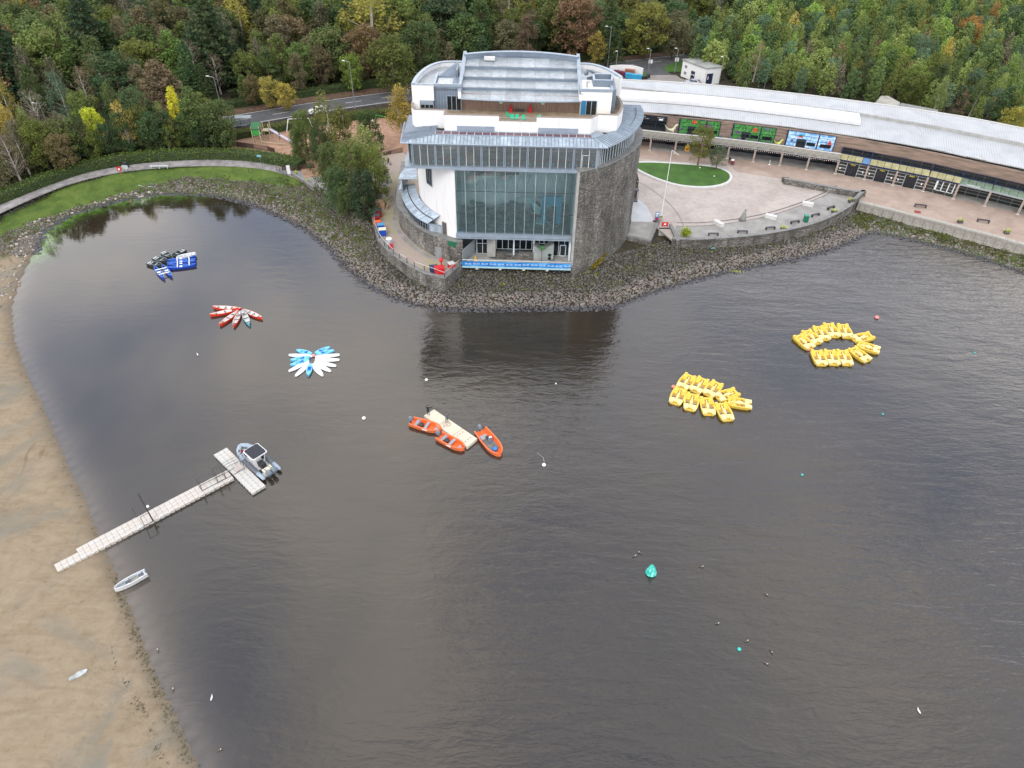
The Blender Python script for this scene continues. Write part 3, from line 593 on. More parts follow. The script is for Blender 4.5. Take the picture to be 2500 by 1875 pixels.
# windows of the white wall
def wallwin(i0, z0, z1, w, name, mats, off=-.04):
    a, c_ = Vector(wpl[i0]), Vector(wpl[i0+1]); d = (c_-a).normalized(); n_ = Vector((d.y, -d.x)); p = a+n_*.03; q = p+d*w
    f = MB(); f.add([(p.x, p.y, z0), (q.x, q.y, z0), (q.x, q.y, z1), (p.x, p.y, z1), (p.x+n_.x*.05, p.y+n_.y*.05, z0), (q.x+n_.x*.05, q.y+n_.y*.05, z0), (q.x+n_.x*.05, q.y+n_.y*.05, z1), (p.x+n_.x*.05, p.y+n_.y*.05, z1)], [(4, 5, 6, 7), (0, 1, 5, 4), (1, 2, 6, 5), (2, 3, 7, 6), (3, 0, 4, 7)])
    o = f.build(name, mats[0], tow)
    g = MB()
    for k in range(3):
        a_ = p.lerp(q, (k+.12)/3); b_ = p.lerp(q, (k+.88)/3); e = n_*.06
        g.add([(a_.x+e.x, a_.y+e.y, z0+.15), (b_.x+e.x, b_.y+e.y, z0+.15), (b_.x+e.x, b_.y+e.y, z1-.15), (a_.x+e.x, a_.y+e.y, z1-.15)], [(0, 1, 2, 3)])
    g.build('pane', mats[1], o)
j = min(range(len(wpl)), key=lambda i: abs(wpl[i][0]+6.2)+(wpl[i][1] > 8)*5)
wallwin(j, 14.6, 18.3, 1.9, 'window', [M['frame_blue'], M['glass_dark']])
j = min(range(len(wpl)), key=lambda i: abs(wpl[i][0]+3.4)+(wpl[i][1] > 6)*5)
wallwin(j, 6.9, 9.3, 1.0, 'door', [M['coping_brown'], M['steel_dark']])
# --- big glass wall
GX0, GX1, GY, GZ0, GZ1 = -.95, 18.3, 1.25, 8.15, 19.25
bw = (GX1-GX0)/12; zs = [GZ0, 11.75, 15.5, GZ1]
pane = {}
for r in range(3):
    me = MB().box(.05, bw-.05, 0, .03, .04, zs[r+1]-zs[r]-.04).mesh('pane', M['glass_teal'])
    for k in range(12): place(me, 'pane', tow, (GX0+bw*k, GY, zs[r]))
mu = MB().box(-.035, .035, -.12, .06, 0, GZ1-GZ0).mesh('mullion', pm('mullion_grey', (.42, .48, .49), .4, .06))
for k in range(13): place(mu, 'mullion', tow, (GX0+bw*k, GY, GZ0))
tr_ = MB().box(GX0, GX1, -.03, .05, -.035, .035).mesh('transom', M['steel_dark'])
for z in zs[1:3]: place(tr_, 'transom', tow, (0, GY, z))
MB().box(GX0-.1, 18.7, .75, 1.45, 7.55, 8.1).box(GX0-.1, 18.7, .6, 1.2, 7.3, 7.5).build('lower_beam', M['frame_blue'], tow)
MB().box(-1.2, 18.7, .55, 1.3, 19.25, 19.62).build('upper_beam', M['frame_blue'], tow)
# interior: floors, back wall, hanging launch, display
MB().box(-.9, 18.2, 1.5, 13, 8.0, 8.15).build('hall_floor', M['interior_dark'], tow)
MB().box(-1, 18.3, 8.6, 8.9, 3, 19.4).box(-1.0, -.7, 1.6, 13, 3, 19.3).box(18.0, 18.3, 1.6, 13, 3, 19.3).build('hall_wall', M['interior_teal'], tow)
lb = MB(); rs_ = []
for k in range(9):
    s_ = k/8; w_ = .9*math.sin(pi*min(1, s_*1.05+.05))**.6; x = 1.2+s_*8
    rs_.append([(x, 4.5-w_, 17.6+.2*s_), (x, 4.5-w_*.8, 16.9+.3*s_), (x, 4.5, 16.7+.3*s_), (x, 4.5+w_*.8, 16.9+.3*s_), (x, 4.5+w_, 17.6+.2*s_)])
lb.loft(rs_); lb.box(2.6, 6.8, 3.8, 5.2, 17.8, 18.5, 1); lo = lb.build('hanging_launch', [M['concrete_green'], pm('launch_red', (.32, .09, .06), .6)], None, label='pale green launch with rusty deck hanging behind the top of the big glass wall', cat='boat', loc=TW(0, 0, 0)); lo.rotation_euler = (0, 0, TY)
br_ = MB()
for k in range(1, 12):
    x = GX0+bw*k
    for s_ in (-1, 1): br_.tube((x, 1.5, 15.5), (x+s_*bw*.5, 3.2, 17.6), .05, 5)
br_.build('brace', M['frame_white'], tow)
ds = MB(); ds.box(13.2, 16.4, 4, 4.6, 12.0, 13.6); ds.box(13.2, 13.9, 4, 4.6, 9.0, 12.0); ds.box(15.6, 16.4, 4, 4.6, 8.2, 12); ds.slab([(12.2, 3.2, 9.4), (15.6, 3.0, 8.6), (15.8, 5, 8.6), (12.4, 5, 9.4)], .3, 1); ds.slab([(10.8, 3.5, 13.6), (12.9, 3.6, 11.8), (12.9, 3.7, 10.8), (12.2, 3.6, 10.6)], .15, 1)
ds.build('display_arch', [pm('display_blue', (.03, .38, .62), .5), pm('display_aqua', (.35, .70, .68), .5)], None, label='bright blue display arch with pale aqua sails behind the glass wall', cat='display', loc=TW(0, 0, 0)).rotation_euler = (0, 0, TY)
rk = MB(); rr = random.Random(3)
for k in range(170): y_ = rr.uniform(2.2, 8.3); rk.ball((rr.uniform(-.3, 17.6), y_, 8.1+(y_-2)*.42*rr.random()), rr.uniform(.35, .75), 1.3, 1, .8, 6, 4)
rk.build('indoor_rockwork', pm('rockwork', (.16, .18, .17), .9, .35, .9), tow, kind='stuff')
MB().tube((3.0, 2.4, 10.6), (9.5, 6, 12.5), .07, 5).tube((9.5, 6, 12.5), (15, 6, 12.5), .07, 5).build('hall_rail', M['frame_blue'], tow)
# --- lower recess behind the deck
MB().box(-.3, 18.5, -.35, 4.2, 2.62, 2.95).build('deck', M['concrete'], tow)
MB().box(-.1, 18.4, -.62, -.35, 2.45, 2.8).build('deck_edge', pm('aqua_steel', (.36, .55, .60), .45), tow)
cb = MB().box(-.22, .22, -.5, .1, 2.1, 2.45).mesh('bracket', M['stone_pale'])
for x in (2.4, 6.4, 10.4, 14.4): place(cb, 'bracket', tow, (x, 0, 0))
m, t, b = newmat('banner'); oc = objc(t); b.inputs['Roughness'].default_value = .5
t.links.new(ramp(t, noise(t, objc(t, (.35, 1, 2.2)), 1.2, 4, 1.), [(.3, (.0, .12, .42)), (.5, (.01, .22, .62)), (.7, (.10, .45, .80))]), b.inputs['Base Color'])
bn = MB(); xs = np.linspace(-.05, 18.35, 60)
bn.add([(x, -.66+.05*math.sin(x*4.1)*math.sin(x*1.3), z) for z in (2.85, 3.75) for x in xs], [(i, i+1, i+61, i+60) for i in range(59)]); bo = bn.build('banner', m, tow)
MB().path([(-.05, -.55, 3.95), (18.35, -.55, 3.95)], .06).build('top_rail', M['steel'], tow)
for k in range(14): place(MB().tube((0, 0, 2.8), (0, 0, 3.95), .03, 5).mesh('rail_post', M['steel']) if k == 0 else bpy.data.meshes['rail_post'], 'rail_post', tow, (k*1.41, -.55, 0))
for k in range(13):
    place(text_mesh('SEA LIFE', .42, M['white_plastic'], .012), 'lettering', bo, (.95+k*1.4, -.75+.04*math.sin(k), 3.32), rot=(pi/2, 0, 0), scale=(.72, 1, 1))
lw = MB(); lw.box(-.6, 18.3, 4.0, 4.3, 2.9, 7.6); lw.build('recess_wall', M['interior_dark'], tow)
gl = MB()
def glazing(x0, x1, n, z0, z1, y, zt_=None, door=None):
    f = MB(); 
    for k in range(n+1):
        x = x0+(x1-x0)*k/n; f.box(x-.05, x+.05, y-.1, y, z0, z1)
    f.box(x0, x1, y-.09, y-.01, z1-.06, z1+.04); f.box(x0, x1, y-.09, y-.01, z0, z0+.08)
    if zt_: f.box(x0+.05, x1-.05, y-.085, y-.015, zt_-.04, zt_+.04)
    fo = f.build('window_frame', M['frame_white'], tow)
    for k in range(n):
        a = x0+(x1-x0)*k/n; b_ = x0+(x1-x0)*(k+1)/n; MB().box(a+.05, b_-.05, y-.05, y-.03, z0+.08, z1-.06).build('pane', M['glass_dark'], fo)
glazing(2.2, 5.2, 3, 3.0, 7.2, 3.4, 5.0); glazing(5.6, 11.7, 6, 3.9, 7.2, 3.6, 6.2); glazing(12.1, 14.6, 3, 5.2, 7.2, 3.5); glazing(15.3, 18.3, 3, 3.0, 7.2, 3.3, 6.3)
MB().slab([(4.0, 2.2, 6.4), (5.5, .9, 7.3), (5.5, 3.7, 7.3), (4.0, 3.7, 6.4)], 3.45).build('sloped_block', M['concrete'], tow)
sw = MB(); sw.box(5.5, 7.2, 1.6, 2.1, 2.95, 4.3); sw.box(7.2, 9.5, 1.6, 2.1, 2.95, 3.5); sw.box(9.5, 12.0, 1.6, 2.1, 2.95, 4.3); sw.build('low_stone_wall', M['rubble_stone'], tow)
vb = MB(); vb.slab([(12.0, 1.4, 5.9), (13.4, 1.4, 4.9), (15.4, 1.4, 6.3), (15.4, 3.2, 6.3), (13.4, 3.2, 4.9), (12.0, 3.2, 5.9)], 2.9); vb.build('notched_block', M['concrete_green'], tow)
for z in (4.15, 3.5): place(MB().tube((0, 0, 0), (0, .04, 0), .3, 16).mesh('port', M['black']), 'port', tow, (14.75, 1.345, z))
MB().box(12.1, 12.75, 1.33, 1.38, 2.96, 4.4).build('small_door', M['concrete'], tow)
MB().box(16.5, 17.6, 3.1, 3.18, 3.0, 5.2).box(16.65, 17.45, 3.09, 3.1, 3.2, 5.05, 1).build('glass_door', [M['frame_white'], M['glass_dark']], tow)
fp = MB(); 
for k in range(16): fp.box(.0+k*.12, .1+k*.12, -.35+k*.27, -.1+k*.27, 2.9, 5.6)
fp.build('clad_screen', pm('screen_grey', (.28, .31, .32), .6), tow)
for x in (5.4, 8.6, 12.0): MB().box(x-.12, x+.12, 2.2, 2.45, 3, 7.5).build('column', M['frame_white'], tow)
# --- café storey
CZ0, CZ1, CY = 19.7, 22.95, 1.3
curve_in = smooth([(21.2, CY), (22.3, 3.0), (24.3, 5.2), (26.2, 7.9), (27.5, 10.5), (28.4, 13.2), (28.7, 16), (28.5, 19)], 2)
side_w = [(-8.4, 11), (-8.5, 5), (-8.2, 2.6), (-7.4, CY)]
fl_poly = [(-8.9, 11), (-9.0, 3.5), (-8.6, .7), (-7.3, .72), (18.6, .72)]+offset(stone_pl, .6)[3:-8]+[(16, 27)]
MB().prism(fl_poly, 19.32, 19.66).build('cafe_floor_edge', M['frame_blue'], tow)
MB().prism([(-8.3, 11), (-8.3, 3), (-7.3, 1.5), (21, 1.5), (23, 4.3), (26, 8.5), (28, 14), (27, 20), (0, 20)], 19.66, 19.72).build('cafe_floor', pm('cafe_carpet', (.38, .40, .38), .8, .2, .5), tow)
MB().box(-8, 25, 7.6, 7.9, 19.7, 23).build('cafe_back_wall', pm('cafe_wall', (.5, .49, .46), .8, .35, .35), tow)
bays = [-7.4+3.575*k for k in range(9)]
pmn = MB().box(.04, 1.15, 0, .03, .04, CZ1-CZ0-.04).mesh('pane', M['glass_cafe']); mm = MB().box(-.035, .035, -.08, .05, 0, CZ1-CZ0).mesh('mullion', M['frame_white']); pp = MB().box(-.17, -.04, -.16, .08, 0, CZ1-CZ0).box(.04, .17, -.16, .08, 0, CZ1-CZ0).mesh('post', M['frame_blue'])
for i, x in enumerate(bays):
    place(pp, 'post', tow, (x, CY, CZ0))
    if i < 8:
        for k in range(3):
            place(pmn, 'pane', tow, (x+k*1.19, CY, CZ0))
            if k: place(mm, 'mullion', tow, (x+k*1.19, CY, CZ0))
def glaze_line(pl, z0, z1, step):
    pts = resample(pl, step)
    for a, b_ in zip(pts[:-1], pts[1:]):
        L = math.dist(a, b_); ang = math.atan2(b_[1]-a[1], b_[0]-a[0])
        place(MB().box(.04, L-.04, 0, .03, 0, z1-z0).mesh('pane', M['glass_cafe']), 'pane', tow, (a[0], a[1], z0), ang); place(mm, 'mullion', tow, (a[0], a[1], z0), ang)
glaze_line(curve_in, CZ0+.2, CZ1, 1.35); glaze_line(side_w, CZ0, CZ1, 1.3)
MB().wall(curve_in, CZ0, CZ0+.22, .1).build('sill', M['white_plastic'], tow)
MB().box(-7.4, 21.2, 1.1, 1.5, CZ1, CZ1+.18).build('head_beam', M['frame_blue'], tow)
MB().box(18.95, 19.0, 1.2, 1.24, 19.8, 21.9).box(19.95, 20.0, 1.2, 1.24, 19.8, 21.9).box(18.95, 20, 1.2, 1.24, 21.85, 21.9).build('terrace_door_frame', M['white_plastic'], tow)
# café furniture: each table and chair is a thing
def cafe_chair():
    r = thing('cafe_chair', 'x', 'chair'); mb = MB().obox((0, 0, .45), (.44, .42, .05)).loft([[(-.2, .2, .45), (.2, .2, .45), (.2, .24, .45), (-.2, .24, .45)], [(-.22, .27, .7), (.22, .27, .7), (.22, .31, .7), (-.22, .31, .7)], [(-.17, .31, .92), (.17, .31, .92), (.17, .34, .92), (-.17, .34, .92)]]); mb.build('shell', M['chair_teal'], r)
    lg = MB().tube((0, 0, 0), (0, 0, .44), .018, 5).mesh('leg', M['white_plastic'])
    for x, y in ((-.18, -.17), (.18, -.17), (.18, .17), (-.18, .17)): place(lg, 'leg', r, (x, y, 0))
    return r
def cafe_table():
    r = thing('cafe_table', 'x', 'table'); MB().box(-1.15, 1.15, -.3, .3, .72, .76).build('tabletop', pm('table_wood', (.42, .24, .12), .5, .15), r)
    lg = MB().box(-.03, .03, -.25, .25, 0, .72).mesh('leg', M['steel_dark'])
    for x in (-.9, .9): place(lg, 'leg', r, (x, 0, 0))
    return r
ch0, tb0 = cafe_chair(), cafe_table(); used_c = used_t = False
nm = ['first', 'second', 'third', 'fourth', 'fifth', 'sixth', 'seventh']
for i, bx in enumerate([0, 1, 3, 4, 5, 6, 7][:7]):
    xc = bays[bx]+1.79
    if bx != 0:
        lab = f'long wooden window table in the {nm[bx-1] if bx < 7 else "last"} bay from the left behind the café glass'.replace('first bay', 'second bay') if False else f'wooden window table behind the {["leftmost","second","third","fourth","fifth","sixth","seventh","rightmost"][bx]} bay of café glass'
        if not used_t: tb0.location = TW(xc, 2.05, 19.72); tb0.rotation_euler = (0, 0, TY); tb0['label'] = lab; tb0['group'] = 'café window tables'; used_t = True; 
        else: dup(tb0, TW(xc, 2.05, 19.72), TY, lab, 'café window tables')
    for s_, sn in ((-1, 'left'), (1, 'right')):
        if bx == 0 and s_ < 0: continue
        lab = f'turquoise chair at the {sn} end of the {["leftmost","second","third","fourth","fifth","sixth","seventh","rightmost"][bx]} bay of café glass'
        p = TW(xc+s_*1.4, 1.8, 19.72)
        if not used_c: ch0.location = p; ch0.rotation_euler = (0, 0, TY+s_*-1.3); ch0['label'] = lab; ch0['group'] = 'turquoise café window chairs'; used_c = True
        else: dup(ch0, p, TY+s_*-1.3, lab, 'turquoise café window chairs')
tc_ = place(MB().tube((0, 0, 0), (0, 0, 1.25), .62, 20).box(-.9, .9, -.4, .4, 0, .12).mesh('round_counter', pm('honey_wood', (.62, .46, .25), .5, .1)), 'round_counter', None, TW(bays[2]+1.7, 2.9, 19.72), label='honey coloured round counter behind the third bay of café glass', cat='counter')
sh = MB()
for k in range(4): sh.box(0, 2.2, 0, .35, .4+k*.55, .46+k*.55)
sh.box(-.05, 0, 0, .35, 0, 2.2).box(2.2, 2.25, 0, .35, 0, 2.2)
for k in range(14): sh.box(.1+(k % 7)*.3, .28+(k % 7)*.3, .05, .3, .46+(k//7)*.55, .8+(k//7)*.55, 1)
shm = sh.mesh('cafe_shelf', [pm('shelf_wood', (.36, .22, .14), .6), pm('shelf_goods', (.50, .42, .30), .7, .5, 6)])
for i, (x, l_) in enumerate(((-6.4, 'leftmost'), (3.9, 'fourth'), (8.0, 'fifth'), (11.8, 'sixth'))):
    place(shm, 'cafe_shelf', None, TW(x, 7.2, 19.72), TY, label=f'café shelving with goods deep behind the {l_} bay of glass', cat='shelf', group='café shelves')
# --- café roof: every zinc tray between two seams is a part
EZ, TZ = 23.3, 24.0
def tray(a, b_, c_, d, mat='zinc', seam=.08):
    a, b_, c_, d = [Vector(p) for p in (a, b_, c_, d)]; mb = MB(); up = Vector((0, 0, 1)); e = (b_-a); 
    mb.slab([a, b_, c_, d], .06)
    s1 = (b_-a).normalized()*.07; s2 = (c_-d); s2 = s2.normalized()*.07 if s2.length > .01 else s1
    mb.add([a, a+s1, d+s2, d, a+up*seam, a+s1+up*seam, d+s2+up*seam, d+up*seam], [(4, 5, 6, 7), (0, 1, 5, 4), (1, 2, 6, 5), (2, 3, 7, 6), (3, 0, 4, 7)], 1)
    return mb.build('roof_tray', [M[mat], M['zinc_dark']], tow)
xs = np.arange(-8.95, 22.6, .56); hipL = (-8.95, -4.0); hipR = (22.7, 20.6)
def topy(x):
    if x < hipL[1]: s_ = (x-hipL[0])/(hipL[1]-hipL[0]); return .85+s_*(2.6-.85), EZ+s_*(TZ-EZ)
    if x > hipR[1]: s_ = max(0, (hipR[0]-x)/(hipR[0]-hipR[1])); return .85+s_*(2.6-.85), EZ+s_*(TZ-EZ)
    return 2.6, TZ
for a, b_ in zip(xs[:-1], xs[1:]):
    (ya, za), (yb, zb) = topy(a), topy(b_); tray((a, .85, EZ), (b_, .85, EZ), (b_, yb, zb), (a, ya, za))
MB().slab([(-9.0, .84, EZ-.02), (-4.0, 2.6, TZ-.02), (-4.0, 7, TZ-.02), (-9.0, 11, TZ-.02), (-9.4, 8.5, EZ-.02)], .05).build('roof_deck', M['zinc_dark'], tow)
n = 20      # left wing: trays run left-right
for k in range(n):
    s0, s1 = k/n, (k+1)/n
    el0 = (-9.0-.5*s0, .85+8.2*s0, EZ+.1); el1 = (-9.0-.5*s1, .85+8.2*s1, EZ+.1)
    def inner(s_):
        y = .85+8.2*s_
        if y < 2.6: q = (y-.85)/1.75; return (-9+5*q, y, EZ+q*(TZ-EZ)+.02)
        if y < 6.2: return (-3.9, y, TZ+.08)
        return (-3.9-(y-6.2)*1.2, y, TZ+.1)
    i0, i1 = inner(s0), inner(s1); tray(el1, el0, i0, i1)
MB().path([(-9.05, .8, EZ), (-9.55, 9.1, EZ+.1)], .09).path([(-9.05, .8, EZ), (22.7, .8, EZ)], .09).build('gutter', M['frame_blue'], tow)
oe = smooth([(22.6, .9), (25.1, 3.6), (27.2, 6.9), (28.8, 10.7), (29.8, 14.4), (30.1, 17.5), (29.9, 20)], 2); ie = smooth([(20.6, 2.6), (22.4, 4.6), (24.2, 5.9), (25.2, 8.2), (25.9, 11), (26.1, 14.5), (26, 18)], 2)
oe_r = resample(oe, .3); 
def atfrac(pl, s_):
    L = [0]
    for a, b_ in zip(pl[:-1], pl[1:]): L.append(L[-1]+math.dist(a, b_))
    q = s_*L[-1]
    for i in range(len(pl)-1):
        if q <= L[i+1]+1e-9: k = (q-L[i])/max(1e-9, L[i+1]-L[i]); return (pl[i][0]+(pl[i+1][0]-pl[i][0])*k, pl[i][1]+(pl[i+1][1]-pl[i][1])*k)
    return pl[-1]
# trays run parallel to the facade (left-right)
for k in range(40):
    s0, s1 = k/40, (k+1)/40; a, b_ = atfrac(oe, s0), atfrac(oe, s1); c_, d = atfrac(ie, s1), atfrac(ie, s0)
    tray((b_[0], b_[1], EZ), (a[0], a[1], EZ), (d[0], d[1], TZ+.03), (c_[0], c_[1], TZ+.03))
MB().wall([(p[0], p[1]) for p in oe], EZ-.12, EZ+.03, .25).build('gutter', M['frame_blue'], tow)
gr_ = MB(); 
ck = [atfrac(offset(oe, 1.25), s_) for s_ in np.linspace(.45, .9, 14)]
MB().wall(ck, EZ+.16, EZ+.42, .08).build('roof_gutter_slot', M['steel_dark'], tow)
# skylight strip
sky_f = MB().box(-3.9, 20.4, 2.6, 2.7, TZ-.1, TZ+.12).box(-3.9, 20.4, 4.0, 4.1, TZ-.1, TZ+.12); sky_f.prism([(20.4, 2.6), (22.3, 4.5), (21.5, 5.9), (20.2, 4.1)], TZ-.08, TZ+.04); sky_f.build('skylight_frame', M['frame_blue'], tow)
sp = MB().box(.06, 1.16, 2.72, 3.98, TZ-.02, TZ+.03).mesh('skylight_pane', pm('skylight_red', (.10, .035, .05), .15, .3, .6)); sb_ = MB().box(-.04, .04, 2.7, 4.0, TZ, TZ+.1).mesh('skylight_bar', M['stone_pale'])
for k in range(20): place(sp, 'skylight_pane', tow, (-3.9+k*1.215, 0, 0)); place(sb_, 'skylight_bar', tow, (-3.9+k*1.215, 0, 0))
# --- upper white storey with the roof terrace
FZ = 25.3
par = [(-8.3, 10), (-8.0, 7.4), (-7.4, 6.2), (-2.6, 6.2), (-2.6, 4.35), (5.9, 4.35)]
par2 = [(5.9, 4.35), (11.7, 4.35)]
par3 = [(11.7, 4.35), (20.1, 4.35), (21.3, 6.1), (24.3, 6.0), (25.0, 7.8), (25.6, 10.2), (25.5, 13), (25.1, 15.2)]
for pl, zt_ in ((par, 26.5), (par2, 25.75), (smooth(par3[:4], 0)+par3[4:], 26.45)):
    MB().wall(pl, 23.7, zt_, .3).build('parapet_wall', M['render_white'], tow); MB().wall(offset(pl, -.04), zt_, zt_+.07, .38).build('coping', M['coping_brown'], tow)
MB().prism([(-8, 10), (-7.3, 6.4), (-2.5, 6.4), (-2.5, 4.5), (20, 4.5), (21.3, 6.3), (24.2, 6.2), (25.3, 10.3), (25.2, 15), (23, 20), (-6, 20)], 23.9, FZ).build('terrace_slab', M['timber_deck'], tow)
MB().box(-.6, 5.2, 4.26, 4.34, 23.95, 24.85).build('panel_strip', M['frame_blue'], tow); MB().box(12.0, 18.2, 4.26, 4.34, 23.95, 24.85).build('panel_strip', M['frame_blue'], tow)
o_ = MB().path([(5.95, 4.4, 26.3), (11.65, 4.4, 26.3)], .03)
for k in range(9): o_.tube((5.95+k*.71, 4.4, 25.8), (5.95+k*.71, 4.4, 26.3), .02, 5)
o_.build('balcony_rail', M['steel'], tow)
# left zinc block
BT = 29.3
MB().prism([(-4.7, 9.9), (-.3, 9.9), (-.3, 15), (-4.7, 15)], FZ, BT-.4).build('zinc_block', M['zinc_dark'], tow)
sm_ = MB().box(-.02, .02, -.04, 0, FZ, BT).mesh('seam', M['frame_blue'])
for k in range(10): place(sm_, 'seam', tow, (-4.55+k*.46, 9.9, 0))
MB().wall([(-4.7, 15.5), (-4.7, 9.9), (-.3, 9.9), (-.3, 15.5)], BT-.4, BT, .3).build('parapet', M['frame_blue'], tow)
def windows(x0, x1, n, z0, z1, y, blue=False):
    f = MB()
    for k in range(n+1): x = x0+(x1-x0)*k/n; f.box(x-.05, x+.05, y-.1, y, z0, z1)
    f.box(x0, x1, y-.1, y, z1, z1+.08); f.box(x0, x1, y-.1, y, z0, z0+.06); fo = f.build('window', M['frame_blue'], tow)
    for k in range(n): MB().box(x0+(x1-x0)*k/n+.05, x0+(x1-x0)*(k+1)/n-.05, y-.06, y-.03, z0+.06, z1).build('pane', M['glass_blue_sign' if blue and k == 0 else 'glass_dark'], fo)
windows(-2.6, -.35, 3, FZ, 27.5, 9.86)
# west rounded wing
ow = smooth([(-8.05, 9.3), (-7.9, 13.6), (-6.7, 18.8), (-4.6, 21.7), (-.7, 21.9)], 2)
MB().wall(ow[::-1], 19.4, BT, .45).build('wing_wall', M['render_white'], tow); MB().wall(offset(ow[::-1], -.05), BT, BT+.12, .6).build('parapet_cap', M['frame_blue'], tow)
MB().box(-8.05, -4.6, 9.3, 9.6, 26.9, BT).box(-8.05, -6.9, 9.3, 9.6, FZ, 26.9).build('wing_front', M['render_white'], tow); MB().box(-8.05, -4.7, 9.2, 9.5, BT, BT+.12).build('parapet_cap', M['frame_blue'], tow)
windows(-6.8, -4.75, 3, FZ+.3, 26.2, 9.5); MB().box(-6.85, -4.72, 9.38, 9.5, 26.2, 26.9).build('transom_panel', M['frame_blue'], tow)
MB().prism([(-7.8, 9.6), (-7.6, 13.5), (-6.4, 18.5), (-4.4, 21.2), (-.7, 21.4), (-.7, 9.9), (-4.7, 9.9)], 28.3, 28.6).build('flat_roof', M['zinc_dull'], tow)
MB().slab([(-4.4, 14.6, 29.0), (-1.3, 14.9, 28.9), (-1.3, 18.2, 30.2), (-1.7, 18.4, 30.2)], .25).prism([(-1.5, 14.8), (-1.2, 14.8), (-1.2, 18.2), (-1.5, 18.2)], 28.6, 30).build('roof_fin', M['zinc_dark'], tow)
MB().box(-4.2, -1.8, 10.6, 14, 28.6, 28.95).build('roof_hatch', M['zinc_dull'], tow)
MB().ball((-3.4, 11.3, 28.95), .45, 1.2, .8, .5).ball((-2.3, 10.8, 28.95), .5, 1.4, .6, .4).build('roof_light', M['white_plastic'], tow)
# east block
MB().prism([(18.6, 9.2), (23.5, 9.2), (23.5, 15), (18.6, 15)], FZ, BT-.4).build('white_block', pm('render_cream', (.80, .79, .73), .85, .04, .8), tow)
MB().wall([(18.4, 20), (18.4, 9.1), (23.6, 9.1), (23.6, 13)], BT-.4, BT, .35).build('parapet', M['frame_blue'], tow)
MB().box(23.3, 24.2, 10.2, 16, FZ, BT-.3).build('zinc_return', M['zinc_dark'], tow)
windows(18.7, 21.2, 3, FZ, 27.5, 9.16, True)
oe2 = smooth([(18.4, 22.4), (20.9, 22.5), (23.4, 20.3), (25.4, 16.2), (25.6, 15.0)], 2)
MB().wall(oe2[::-1], 19.4, BT, .45).build('wing_wall', M['render_white'], tow); MB().wall(offset(oe2[::-1], -.05), BT, BT+.12, .6).build('parapet_cap', M['frame_blue'], tow)
MB().box(24.2, 25.6, 15, 15.4, FZ-4, BT).build('wing_front', M['render_white'], tow)
MB().prism([(18.5, 9.4), (23.4, 9.4), (24.2, 15.2), (25.2, 15.4), (23, 20), (20.8, 22), (18.5, 22)], 28.2, 28.5).build('flat_roof', M['zinc_dull'], tow)
MB().wall([(20.6, 14.9), (20.6, 11.6), (23.6, 11.6), (24.0, 14.9), (20.6, 14.9)], 28.4, 29.9, .25).build('plant_screen', M['zinc_dark'], tow); MB().wall([(20.55, 15), (20.55, 11.55), (23.65, 11.55), (24.05, 15), (20.55, 15)], 29.9, 29.98, .35).build('screen_cap', M['frame_blue'], tow)
MB().slab([(19.7, 15.6, 30.4), (20.1, 15.2, 30.4), (22.8, 17.4, 28.8), (22.4, 17.8, 28.8)], .3).prism([(19.8, 15.4), (20.1, 15.4), (22.6, 17.5), (22.3, 17.5)], 28.5, 29.2).ball((19.7, 16.2, 29.6), .4).build('roof_fin', M['zinc_dark'], tow)
MB().tube((19.6, 11.2, 28.4), (19.6, 11.2, 29.8), .12, 8).ball((19.7, 11.2, 29.8), .3, 1.3, 1, .7).build('flue', M['steel'], tow)
# timber wall and stepped central roof
MB().box(-.3, 18.6, 10.3, 10.6, FZ, 27.75).build('timber_wall', M['timber_clad'], tow)
bd = MB().box(0, .03, -.03, 0, FZ, 27.7).mesh('board_joint', M['coping_brown'])
for k in range(62): place(bd, 'board_joint', tow, (-.15+k*.3, 10.3, 0))
steps = [(8.7, 11.9, 27.6, 27.85), (11.9, 15.0, 28.35, 28.5), (15.0, 18.2, 29.05, 29.2), (18.2, 22.4, 29.75, 29.95)]
for i, (y0, y1, z0, z1) in enumerate(steps):
    nP = 8; xx = np.linspace(-.35, 18.5, nP+1)
    for k in range(nP):
        ye = [y0-(.55*(1-((x-9)/9.4)**2) if i == 0 else 0) for x in (xx[k], xx[k+1])]
        MB().slab([(xx[k]+.01, ye[0], z0), (xx[k+1]-.01, ye[1], z0), (xx[k+1]-.01, y1, z1), (xx[k]+.01, y1, z1)], .14).build('roof_sheet', M['zinc_dull'], tow)
    if i: MB().box(-.3, 18.4, y0+.02, y0+.1, steps[i-1][3]-.1, z0-.08).build('riser', M['zinc_dark'], tow)
MB().path([(xx[k], 8.62-(.55*(1-((xx[k]-9)/9.4)**2)), 27.5) for k in range(9)], .08).build('gutter', M['frame_blue'], tow)
for x in (-.65, 18.45):
    w_ = MB(); w_.add([(x-.1, 9.0, 27.4), (x+.35, 9.0, 27.4), (x+.35, 22.4, 27.4), (x-.1, 22.4, 27.4), (x-.1, 9.0, 28.5), (x+.35, 9.0, 28.5), (x+.35, 22.4, 30.75), (x-.1, 22.4, 30.75)], [(0, 3, 2, 1), (4, 5, 6, 7), (0, 1, 5, 4), (1, 2, 6, 5), (2, 3, 7, 6), (3, 0, 4, 7)])
    w_.build('roof_side_wall', M['render_white'], tow)
    w_ = MB(); w_.add([(x-.15, 9.0, 28.5), (x+.4, 9.0, 28.5), (x+.4, 22.4, 30.75), (x-.15, 22.4, 30.75), (x-.15, 9.0, 28.6), (x+.4, 9.0, 28.6), (x+.4, 22.4, 30.85), (x-.15, 22.4, 30.85)], [(0, 3, 2, 1), (4, 5, 6, 7), (0, 1, 5, 4), (1, 2, 6, 5), (2, 3, 7, 6), (3, 0, 4, 7)]); w_.build('parapet_cap', M['frame_blue'], tow)
